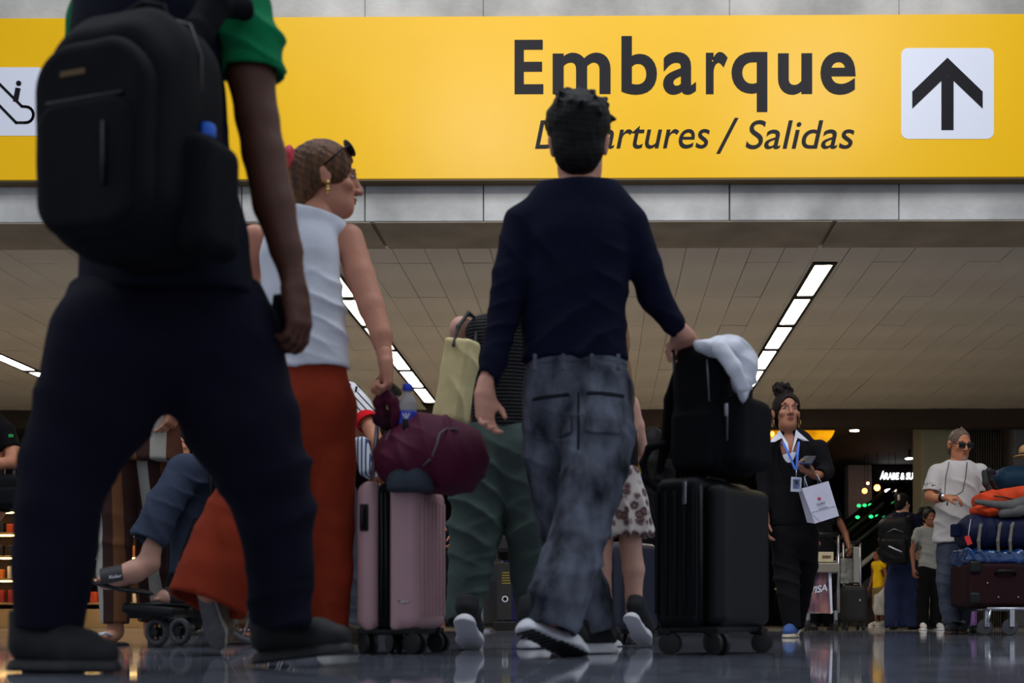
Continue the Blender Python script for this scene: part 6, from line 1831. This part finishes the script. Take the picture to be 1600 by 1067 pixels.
    if trouser is not None:
        tr = [cone(o(0, 0, 0.98), o(0, 0, 0.84), 0.142 * g * k, 0.152 * g * k, 0.04, f, 0.7)]
        for s in (1, -1):
            pts = [(o(s * 0.08, 0, 0.84), 0.088 * k), (o(s * stance, 0.01, 0.48), (leg_w + 0.0) * k), (o(s * stance, -0.015, hem_z), (leg_w - 0.002) * k)]
            tr += chain(pts, 0.03) + hem(pts[2][0], pts[2][0] - pts[1][0], pts[2][1], 0.03, 0.01)
        soft_obj('trousers', tr, hh * 0.9, trouser, root, folds([(o(0, 0, 0.5), 0.4, V(0.3, 0.2, 1), 0.12, 0.009), (o(0, 0, 0.1), 0.2, V(0.2, 0, 1), 0.07, 0.009)], 0.003, seed))
    if shoe_m:
        for s in (1, -1):
            h_ = o(s * stance, -0.08, 0.0); t_ = o(s * (stance + 0.03), 0.19, 0.0)
            h_.z = t_.z = 0.002
            shoe(root, h_, t_, UP, shoe_m, M_RUB if seed % 2 else M_RUBB, 0.022, 1.05, h=max(0.006, hh * 0.6))
    return root, o, hc

mSk1 = skin((176, 116, 86), 'tan_skin'); mSk2 = skin((128, 80, 58), 'brown_skin'); mSk3 = skin((206, 152, 126), 'fair_skin')
mBlk = cloth('black_cotton', (10, 9, 11)); mDk = cloth('charcoal_cotton', (22, 21, 24))
mShoeB = mat('black_shoe', (18, 17, 18), 0.5); mShoeW = mat('white_shoe', (196, 192, 186), 0.6)

# H: dark-blue T-shirt, back to us, black backpack
H_, oH, hcH = stander(1410, 14.4, 1.62, (0.35, 1, 0), 'person in dark blue T-shirt and wide blue jeans with a black backpack, facing away', cloth('midnight_cotton', (22, 22, 42)), cloth('blue_denim_wide', (34, 44, 76), 0.2, 6),
        M_HAIR, mSk3, mShoeB, arms=(((0.27, 0.03, 1.14), (0.2, 0.24, 1.0)), ((-0.26, 0.0, 1.14), (-0.16, 0.25, 1.06))), hair='bun', leg_w=0.125, sleeve=0.4, seed=2, head_f=(0.8, 0.6, -0.1), hem_z=0.03)
bh = thing('backpack', oH(-0.02, -0.2, 0.82), 'glossy black backpack with orange-topped flask worn over the dark blue T-shirt', 'backpack', None, math.atan2(-0.35, 1))
soft_obj('main_compartment', [rbox((-0.03, -0.04, 0.27), (0.2, 0.12, 0.27), 0.1, None, 0.04)], 0.011, cloth('black_ripstop', (17, 17, 19), 0.3, 14, 0.4), bh, folds([], 0.01, 4, 14), local=True)
soft_obj('front_pocket', [rbox((-0.04, -0.15, 0.15), (0.15, 0.05, 0.14), 0.04, None, 0.04)], 0.011, cloth('black_ripstop', (17, 17, 19), 0.3, 14, 0.4), bh, folds([], 0.006, 6, 18), local=True)
MB().tube([(-0.12, -0.165, 0.36), (-0.04, -0.175, 0.4), (0.06, -0.165, 0.36)], 0.006, 6).build('zip', M_STEEL, bh, True, local=True)
MB().tube([(-0.1, -0.2, 0.2), (-0.02, -0.205, 0.16), (0.05, -0.2, 0.13)], 0.009, 6).build('white_trim', M_WHITE, bh, True, local=True)
for s in (-1, 1):
    soft_obj('shoulder_strap', chain([(V(s * 0.09, 0.06, 0.5), 0.03), (V(s * 0.1, 0.12, 0.56), 0.03), (V(s * 0.11, 0.24, 0.55), 0.03)], 0.02, V(0, 0.5, 1), 0.5), 0.01, M_RUBB, bh, local=True)
fk = thing('flask', oH(0.2, -0.2, 0.98), 'small flask with orange cap in the side of the glossy black backpack', 'bottle')
MB().lathe((0, 0, 0), [(0.035, 0), (0.037, 0.01), (0.037, 0.14), (0.025, 0.16)], 16).build('flask_body', glass('smoky_plastic', (70, 90, 90), 0.6), fk, True, local=True)
MB().lathe((0, 0, 0.155), [(0.032, 0), (0.035, 0.005), (0.035, 0.04), (0.02, 0.05)], 16).build('cap', mat('orange_cap', (236, 84, 30), 0.4), fk, 'auto', local=True)
clip_ = MB().box(hcH + V(-0.07, -0.1, 0.06), (0.03, 0.03, 0.07), bev=0.009).build('hair_clip', mat('cream_clip', (196, 176, 150), 0.4), H_, 'auto')

# I: dark curly hair, leaning forward beside H
stander(1434, 14.8, 1.5, (0.7, 0.6, 0), 'curly-haired person in dark clothes stooping beside the blue jeans', mBlk, cloth('dark_jeans', (26, 28, 40)), M_HAIR, mSk2, mShoeB, hair='curly', lean=0.28, sleeve=0.3, seed=4, head_f=(0.9, 0.0, -0.3), leg_w=0.07)
# J: child in a pale shirt
stander(1452, 13.6, 1.36, (0.1, -1, 0), 'child in pale grey shirt and black trousers standing left of the white T-shirt man', cloth('pale_shirt', (140, 140, 132), 0.1), mBlk, M_HAIR, mSk2, mShoeW, sleeve=0.5, seed=5, leg_w=0.085)
# N: small figure in a yellow top with a white bag
N_, oN, _h = stander(1373, 18.5, 1.2, (-0.9, -0.4, 0), 'small person in yellow top and khaki shorts holding a white plastic bag, far back', cloth('yellow_jersey', (224, 180, 20)), cloth('khaki_cotton', (120, 106, 70)), M_HAIR, mSk2, mShoeW, sleeve=0.3, seed=7, leg_w=0.075, hem_z=0.35)
pl = tag(soft_obj('plastic_bag', [rbox(oN(-0.25, 0.1, 0.5), (0.12, 0.06, 0.16), 0.05), cone(oN(-0.25, 0.09, 0.7), oN(-0.25, 0.07, 0.86), 0.06, 0.016, 0.06)], 0.012, mat('white_polythene', (176, 176, 172), 0.4, var=0.08, scale=8), None, folds([(P(1365, 935, 18.2), 0.4, V(1, 0, 0.4), 0.08, 0.008)], 0.004)), 'white plastic bag carried by the small person in yellow', 'bag')
# O: person behind the chrome trolley
O_, oO, _h = stander(1284, 13.6, 1.62, (0.1, -1, 0), 'person in dark top pushing the chrome trolley, mostly hidden by the blazer woman', mDk, mBlk, M_HAIR, mSk2, mShoeB, arms=(((0.24, 0.05, 1.12), (0.2, 0.34, 1.05)), ((-0.27, 0.06, 1.14), (-0.26, 0.24, 0.96))), sleeve=0.3, seed=8)
# P: purple trousers, between the olive legs
P_, oP, _h = stander(797, 14.2, 1.62, (-0.5, -0.85, 0), 'person in dark top and violet trousers holding a black handbag, between the olive legs', mBlk, cloth('violet_trousers', (46, 40, 92)), M_HAIRBR, mSk1, mShoeB, arms=(((0.24, 0.05, 1.14), (0.12, 0.26, 1.16)), ((-0.24, 0.05, 1.14), (-0.06, 0.28, 1.18))), sleeve=0.4, hair='long', seed=9, leg_w=0.085, hem_z=0.08)
hbp = thing('handbag', P(784, 862, 13.8), 'black leather handbag held in front by the person in violet trousers', 'bag')
soft_obj('bag_body', [rbox(P(784, 848, 13.8), (0.11, 0.06, 0.1), 0.03)], 0.009, mat('black_leather', (26, 24, 24), 0.35), hbp)
MB().tube([P(775, 838, 13.8), P(780, 822, 13.8), P(788, 822, 13.8), P(793, 838, 13.8)], 0.01, 6).build('handle', M_PLASTIC, hbp, True)
# U: hidden behind the pink suitcase, one bare foot showing
stander(672, 9.6, 1.58, (-0.3, -1, 0), 'person in dark clothes and orange trim hidden behind the maroon duffel', mBlk, mBlk, M_HAIR, mSk1, None, sleeve=0.4, seed=11, leg_w=0.08, hem_z=0.12, girth=0.85)
# T: long dark hair behind the girl
stander(1019, 8.6, 1.48, (0.2, 1, 0), 'long-haired person in black behind the girl and the black suitcase', mBlk, mBlk, M_HAIR, mSk1, mShoeB, sleeve=0.8, hair='long', seed=12, girth=0.8)
# S: face under the arm of the striped outfit
stander(287, 9.3, 1.56, (-0.15, -1, 0), 'woman in dark clothes whose face shows above the crossed grey trousers', mDk, mBlk, M_HAIR, mSk1, mShoeB, sleeve=0.6, hair='long', seed=16, girth=0.75, stance=0.07)
# Q: beige trousers and jewelled sandals
Q_, oQ, _h = stander(384, 5.9, 1.6, (-0.1, -1, 0), 'person in beige trousers and jewelled sandals behind the rust trousers', cloth('beige_top', (150, 132, 108)), cloth('beige_linen', (146, 122, 92), 0.2), M_HAIRBR, mSk1, None, sleeve=0.5, seed=14, leg_w=0.08, hem_z=0.1, stance=0.02, girth=0.85)
for s in (-1, 1):
    so = soft_obj('sandal_sole', chain([(oQ(s * 0.02, -0.05, 0.006), 0.042), (oQ(s * 0.04, 0.17, 0.006), 0.048)], 0.02, UP, 0.3), 0.006, mat('brown_sandal', (70, 48, 38), 0.6), Q_)
    jw = MB()
    for i in range(9):
        a = math.pi * i / 8
        jw.ball(oQ(s * 0.035, 0.1, 0.03) + V(0.048 * math.cos(a), 0, 0.04 * math.sin(a)), 0.007, 8, 6)
    jw.build('jewel_strap', M_STEEL, so, True)
# M: striped shirt with a red cuff
mStr = ramp_mat('pinstripe', [(0, (206, 204, 206)), (0.72, (24, 22, 28))], 'X', 0.85, 0.034)
M_, oM, _h = stander(512, 6.4, 1.6, (0.3, 1, 0), 'person in white and black striped shirt with red cuffs behind the rust trousers', mStr, cloth('grey_denim', (64, 68, 76), 0.2, 6), M_HAIR, mSk1, mShoeB, sleeve=0, seed=15, leg_w=0.1, arms=(((0.2, 0.06, 1.1), (0.17, 0.26, 1.0)), ((-0.24, 0.02, 1.12), (-0.25, 0.1, 0.9))), girth=0.9)
slm = [(545, 618, 22, 0), (560, 636, 21, -.05), (574, 658, 18, -.1)]
soft_obj('sleeve', pchain(6.4, slm, 0.02) + phem(6.4, slm[-2], slm[-1], 0.03, 0.012), 0.008, ramp_mat('pinstripe_sleeve', [(0, (206, 204, 206)), (0.74, (24, 22, 28))], 'X', 0.85, 0.026, rot=(0, 0.75, 0)), M_)
a_, b_ = Pd((569, 652, 0, -.085), 6.4), Pd((576, 662, 0, -.11), 6.4)
soft_obj('sleeve_cuff', [cone(a_, b_, 0.063, 0.063, 0.005)] + hem(b_, b_ - a_, 0.07, 0.01, 0.016) + hem(a_, a_ - b_, 0.07, 0.01, 0.016), 0.006, cloth('red_rib', (200, 24, 34)), M_)
soft_obj('forearm', pchain(6.4, [(560, 640, 13, -.06), (580, 670, 12.5, -.12), (592, 700, 10, -.2), (600, 725, 8, -.25)], 0.02), 0.008, mSk1, M_)
stb = tag(soft_obj('striped_cloth', [rbox(P(571, 715, 6.2), (0.035, 0.09, 0.1), 0.02, frame(V(0, 1, 0), V(-0.2, 0, 1)))], 0.008, ramp_mat('blue_stripe', [(0, (190, 196, 206)), (0.6, (60, 74, 110))], 'X', 0.85, 0.02), None, folds([], 0.004)), 'small blue and white striped cloth behind the suitcase handle', 'bag')  # another person's striped garment, shaped as a small hanging bag

# L: striped outfit, hands on hips, barefoot in flip-flops
dL = 5.5
L_ = person(208, dL, 'person in brown, tan and grey striped tunic and trousers with flip-flops, arms akimbo')
mSt1 = ramp_mat('wide_stripes', [(0, (128, 84, 54)), (0.26, (62, 38, 34)), (0.5, (168, 164, 154)), (0.76, (98, 58, 44))], 'X', 0.9, 0.232, 0.0)
mSt2 = ramp_mat('wide_stripes_leg', [(0, (62, 38, 34)), (0.28, (168, 164, 154)), (0.52, (62, 38, 34)), (0.78, (116, 76, 48))], 'X', 0.9, 0.19, 0.1)
hL = P(232, 440, dL)
lL = [(190, 725, 34, 0), (182, 800, 28, 0), (178, 890, 25, 0), (180, 975, 21, -.01)]
lR = [(240, 725, 32, .05), (238, 800, 26, .1), (236, 890, 23, .15), (236, 970, 20, .2)]
aL = [(140, 520, 15, 0), (100, 552, 13.5, -.05), (77, 577, 12.5, -.08), (110, 610, 11, -.1), (160, 640, 8, -.12)]
aR = [(280, 520, 15, .1), (305, 560, 13, .12), (312, 590, 12, .12), (290, 622, 10, .02), (276, 636, 8, -.06)]
hdL = arm_hand(dL, aR, V(-0.3, -0.15, -0.9), V(-1, 0.3, 0), V(0.1, -1, 0.1), 0.95, curl=(0.3, 0.35, 0.4, 0.45))
core(L_, skin((190, 134, 106)), dL, [(212, 530, 48), (215, 610, 44), (216, 655, 44)], [aL, aR], [inner(lL, 0.65)[:-1] + [(180, 990, 11, -.01)], inner(lR, 0.65)[:-1] + [(236, 990, 11, .2)]],
     [(214, 505, 18), (228, 465, 17)], hL, V(-0.3, -1, 0), hands=[hdL], h=0.009, hh=0.006,
     extra=chain([(P(181, 985, dL), 0.034), (P(172, 995, dL - .05), 0.032), (P(150, 1001, dL - .1), 0.026)], 0.02) + [ell(P(143 + i * 6, 1003, dL - .12 - i * .006), (0.011, 0.02, 0.011), None, 0.006) for i in range(4)])
soft_obj('hair', hair_cap(hL, V(-0.3, -1, 0), thick=0.014), 0.008, M_HAIRBR, L_)
soft_obj('tunic', pchain(dL, [(212, 530, 58), (216, 610, 58), (220, 722, 64)], 0.04, (0, 1, 0), 0.66) + waist(P(220, 722, dL), 0.24, 0.2) + pchain(dL, [(165, 520, 22), (130, 540, 19, -.03)], 0.03) + pchain(dL, [(260, 520, 22), (285, 540, 20, .05)], 0.03), 0.008, mSt1, L_, folds([(P(240, 680, dL), 0.3, V(1, 0, 0.1), 0.12, 0.01)], 0.003))
lL = [(190, 725, 34, 0), (182, 800, 28, 0), (178, 890, 25, 0), (180, 975, 21, -.01)]
lR = [(240, 725, 32, .05), (238, 800, 26, .1), (236, 890, 23, .15), (236, 970, 20, .2)]
soft_obj('trousers', pchain(dL, lL) + pchain(dL, lR) + phem(dL, lL[-2], lL[-1]) + phem(dL, lR[-2], lR[-1]), 0.0075, mSt2, L_, folds([(P(180, 850, dL), 0.3, V(0.4, 0, 1), 0.12, 0.008)], 0.003))
ff = soft_obj('flip_flop', chain([(P(188, 1007, dL), 0.04), (P(150, 1007, dL - .13), 0.047)], 0.02, UP, 0.3), 0.006, mat('dark_flip_flop', (40, 26, 24), 0.7), L_)
MB().tube([P(152, 996, dL - .15), P(163, 989, dL - .12), P(178, 994, dL - .06)], 0.007, 8).tube([P(152, 996, dL - .15), P(156, 990, dL - .09), P(168, 990, dL - .0)], 0.007, 8).build('strap', M_RUB, ff, True)

# R: dark polo, arm folded, at the far left edge
dR = 8.0
R_ = person(-22, dR, 'person in black polo with green sleeve edge, folded arm showing at far left')
hR = P(-24, 612, dR)
aR1 = [(10, 672, 12, 0), (20, 705, 11, -.02), (18, 722, 10.5, -.08), (2, 724, 9, -.15), (-18, 722, 7.5, -.18)]
core(R_, mSk1, dR, [(-22, 680, 32), (-22, 750, 30), (-22, 790, 32)], [aR1, [(-54, 672, 12), (-62, 715, 11), (-40, 728, 8, -.15)]], [[(-46, 800, 12), (-50, 990, 6)], [(-28, 800, 12), (-28, 990, 6)]],
     [(-22, 655, 13), (-23, 632, 12)], hR, V(0.3, -1, 0), h=0.012, hh=0.008, extra=hand_prims(Pd(aR1[-1], dR), V(-1, -0.1, 0), V(0, 0.9, 0), V(0, 0, 1)))
soft_obj('hair', hair_cap(hR, V(0.3, -1, 0)), 0.009, M_HAIR, R_)
soft_obj('polo', pchain(dR, [(-22, 674, 36), (-22, 730, 35), (-22, 800, 37)], 0.04, (0, 1, 0), 0.68) + pchain(dR, [(-10, 664, 15), (8, 674, 15), (17, 700, 14.5, -.02)], 0.03) + pchain(dR, [(-30, 664, 15), (-55, 674, 15), (-60, 700, 14)], 0.03) + phem(dR, (8, 674, 15), (17, 702, 14.5, -.02), 0.02, 0.012) + waist(P(-22, 800, dR), 0.2, 0.2), 0.009, mBlk, R_)
soft_obj('trousers', pchain(dR, [(-36, 806, 27), (-37, 815, 28)], 0.03, (0, 1, 0), 0.7) + pchain(dR, [(-46, 820, 17), (-50, 985, 13)]) + pchain(dR, [(-28, 820, 17), (-28, 985, 13)]), 0.01, mBlk, R_)
MB().box(P(17, 681, dR - .06), (0.03, 0.012, 0.022), bev=0.003).build('green_trim', mat('green_trim', (20, 150, 70), 0.6), R_)
for px in (-50, -28):
    h_, t_ = P(px, 994, dR + .08), P(px, 994, dR - .18); h_.z = t_.z = 0.002
    shoe(R_, h_, t_, UP, mShoeB, M_RUBB, h=0.008)
br = thing('backpack', P(14, 792, dR - .1), 'black backpack hanging below the folded arm at far left edge', 'backpack')
soft_obj('main_compartment', [rbox(P(12, 768, dR - .1), (0.1, 0.09, 0.11), 0.06, None, 0.03)], 0.009, cloth('black_pack_left', (15, 15, 17)), br, folds([], 0.006, 4, 16))
soft_obj('front_pocket', [rbox(P(14, 776, dR - .2), (0.07, 0.03, 0.06), 0.025)], 0.009, cloth('black_pack_left', (15, 15, 17)), br)
MB().tube([P(2, 745, dR - .1), P(4, 728, dR - .05), P(20, 728, dR - .05), P(22, 748, dR - .1)], 0.014, 8).build('strap', M_RUBB, br, True)

# K: seated in the wheelchair, legs crossed
dK = 5.1
K_ = person(345, dK, 'person seated in wheelchair with crossed legs in slate trousers and black slide sandals')
mK = skin((196, 148, 128))
hK = P(392, 590, dK + .35)
ktrs = cloth('slate_trousers', (58, 66, 84), 0.12, 9)
K1 = [(372, 752, 30, .32), (335, 742, 29, .2), (290, 737, 27, .0), (262, 780, 25, -.05), (230, 845, 27, -.1)]
K2 = [(390, 765, 30, .4), (340, 765, 28, .22), (300, 772, 26, .1), (292, 840, 24, .08), (290, 900, 24, .04)]
k_f = P(236, 866, dK - .1)
footK = chain([(P(238, 858, dK - .1), 0.036), (P(232, 880, dK - .1), 0.045), (P(210, 893, dK - .13), 0.046), (P(180, 903, dK - .16), 0.044), (P(166, 908, dK - .17), 0.036)], 0.02) + [ell(P(157 + i * 2.5, 905 + i * 1.3, dK - .21 + i * .025), (0.018, 0.012, 0.012), None, 0.006) for i in range(5)]
footK2 = chain([(P(290, 905, dK + .04), 0.034), (P(285, 925, dK + .02), 0.04), (P(258, 934, dK - .06), 0.036)], 0.02) + [ell(P(243, 936, dK - .1 + i * .02), (0.017, 0.011, 0.011), None, 0.006) for i in range(5)]
core(K_, mK, dK, [(392, 665, 48, .38), (390, 710, 45, .4), (388, 755, 48, .42)], [[(345, 655, 16, .32), (332, 700, 14, .26), (318, 722, 10, .05)], [(438, 655, 16, .4), (446, 710, 14, .34), (420, 735, 10, .15)]],
     [[(385, 755, 24, .38), (292, 740, 19, .0), (236, 858, 12, -.1)], [(390, 765, 24, .4), (300, 775, 18, .1), (290, 905, 12, .04)]], [(392, 640, 18, .36), (392, 615, 17, .35)], hK, V(-0.6, -0.8, 0), h=0.009, hh=0.006, extra=footK + footK2)
soft_obj('hair', hair_cap(hK, V(-0.6, -0.8, 0)), 0.008, mGh, K_)
soft_obj('trousers', pchain(dK, K1, 0.035) + pchain(dK, K2, 0.035) + phem(dK, K1[-2], K1[-1], 0.04) + phem(dK, K2[-2], K2[-1], 0.04), 0.0065, ktrs, K_, folds([(P(290, 750, dK), 0.2, V(0.7, 0, 1), 0.08, 0.01), (P(250, 820, dK), 0.25, V(1, 0, 0.5), 0.11, 0.008)], 0.003))
mChk = mat('dotted_shirt', (150, 152, 164), 0.85, col2=(60, 64, 84), scale=120)
soft_obj('shirt', pchain(dK, [(392, 660, 55, .38), (390, 715, 54, .4), (388, 760, 54, .42)], 0.04, (0.6, 0.8, 0), 0.66) + pchain(dK, [(350, 655, 20, .32), (330, 700, 18, .22), (322, 714, 17, .12)], 0.03) + pchain(dK, [(430, 655, 20, .4), (446, 705, 18, .34)], 0.03), 0.008, mChk, K_)
sd = soft_obj('slide_sandal', chain([(P(225, 925, dK - .1), 0.042), (P(190, 920, dK - .14), 0.045), (P(158, 912, dK - .18), 0.045)], 0.02, frame(V(-1, 0, 0.25), UP)[2], 0.26), 0.006, mat('black_sandal', (20, 20, 24), 0.6), K_)
stp = chain([(P(188, 898, dK - .15), 0.053), (P(172, 903, dK - .165), 0.05)], 0.01)
def strap_arch(c, along, up, r, wdt, squash=0.8):
    a = Vector(along).normalized(); u = Vector(up); u = (u - a * u.dot(a)).normalized(); w_ = a.cross(u)
    vs, fs = [], []
    for i in range(13):
        t = math.pi * (i / 12 * 1.16 - 0.08)
        for rr in (r, r + 0.007):
            for s_ in (-1, 1):
                vs.append(c + a * s_ * wdt / 2 + w_ * rr * math.cos(t) + u * rr * squash * math.sin(t))
    for i in range(12):
        b = i * 4
        for p, q in ((0, 1), (1, 3), (3, 2), (2, 0)):
            fs.append((b + p, b + q, b + 4 + q, b + 4 + p))
    fs += [(0, 1, 3, 2), (48, 49, 51, 50)]
    return MB().add(vs, fs)
strap_arch(P(179, 906, dK - .16), V(-0.95, -0.2, -0.22), V(-0.2, 0, 1), 0.05, 0.085, 1.0).build('band', mat('black_band', (24, 24, 28), 0.55), sd, 'auto')
sk = MB(); text_on(sk, 'Rider', P(181, 903, dK - .218), V(0.95, 0.15, 0.15), V(0, 0, 1), 0.05, 0.013, 0.01); sk.build('band_mark', M_WHITE, sd)
sd2 = soft_obj('slide_sandal', chain([(P(290, 945, dK + .04), 0.042), (P(242, 944, dK - .1), 0.045)], 0.02, UP, 0.28), 0.006, mat('black_sandal', (20, 20, 24), 0.6), K_)
soft_obj('band', chain([(P(278, 930, dK + 0), 0.047), (P(265, 933, dK - .04), 0.045)], 0.01), 0.006, mat('black_band', (24, 24, 28), 0.55), sd2)

wch = thing('wheelchair', (P(350, 969, dK + .3).x, P(350, 969, dK + .3).y, 0), 'black wheelchair with small front casters and footplate, partly hidden by the navy trousers', 'wheelchair')
ft = P(255, 950, dK)
soft_obj('footplate', [rbox(P(248, 953, dK - .02), (0.11, 0.13, 0.02), 0.012, frame(V(0, 1, 0), V(0.1, 0, 1)), 0.01), rbox(P(238, 961, dK - .03), (0.07, 0.1, 0.014), 0.01)], 0.006, M_PLASTIC, wch)
fr = MB()
for dd in (0.0, 0.42):
    fr.tube([P(262, 950, dK + dd), P(285, 870, dK + dd), P(305, 815, dK + dd), P(430, 815, dK + dd + .1)], 0.014, 8)
    fr.tube([P(300, 830, dK + dd), P(283, 960, dK + dd)], 0.013, 8)
    fr.tube([P(300, 900, dK + dd), P(430, 900, dK + dd + .1), P(436, 620, dK + dd + .12)], 0.014, 8)
    fr.tube([P(330, 815, dK + dd), P(330, 745, dK + dd), P(430, 745, dK + dd + .1)], 0.013, 8)
fr.build('frame', M_BLACK, wch, True)
soft_obj('seat', [rbox(P(370, 806, dK + .3), (0.2, 0.22, 0.025), 0.02)], 0.008, M_RUBB, wch)
soft_obj('backrest', [rbox(P(437, 710, dK + .38), (0.03, 0.2, 0.22), 0.02)], 0.008, M_RUBB, wch)
for dd in (0.0, 0.42):
    soft_obj('armrest', [rbox(P(380, 742, dK + dd + .05), (0.13, 0.03, 0.02), 0.014)], 0.007, M_RUBB, wch)
def wheel(px, py, d, r, tyre, nsp, ax=(0.85, 0.5, 0), m_t=None):
    c = P(px, py, d)
    c.z = r + 0.002
    q = V(0, 0, 1).rotation_difference(V(*ax).normalized())
    ring = [c + q @ V((r - tyre) * math.cos(a), (r - tyre) * math.sin(a), 0) for a in [i * math.pi / 14 for i in range(29)]]
    w_ = MB().tube(ring, tyre, 8, cap=False).build('wheel', m_t or mat('caster_tyre', (70, 70, 74), 0.6), wch, True)
    sp = MB()
    for i in range(nsp):
        a = 2 * math.pi * i / nsp
        sp.tube([c, c + q @ V((r - tyre) * math.cos(a), (r - tyre) * math.sin(a), 0)], max(0.005, r * 0.08) if nsp < 10 else 0.0025, 6)
    sp.lathe(c - V(*ax).normalized() * 0.02, [(0.018, 0), (0.02, 0.004), (0.02, 0.036), (0.018, 0.04)], 14, ax)
    sp.build('spokes', M_BLACK if nsp < 10 else M_STEEL, w_)
    return c
for px, dd in ((246, 0.0), (282, 0.36)):
    c = wheel(px, 985, dK + dd, 0.062, 0.014, 6, (0.4, 0.92, 0))
    MB().tube([c + V(0.03, 0.02, 0), c + V(0.03, 0.02, 0.09), c + V(0.07, 0.03, 0.12), c + V(0.13, 0.0, 0.14)], 0.012, 8).build('fork', M_BLACK, wch, True)
for dd in (-0.02, 0.46):
    wheel(408, 900, dK + dd + .05, 0.29, 0.014, 24, (0.35, 0.94, 0))
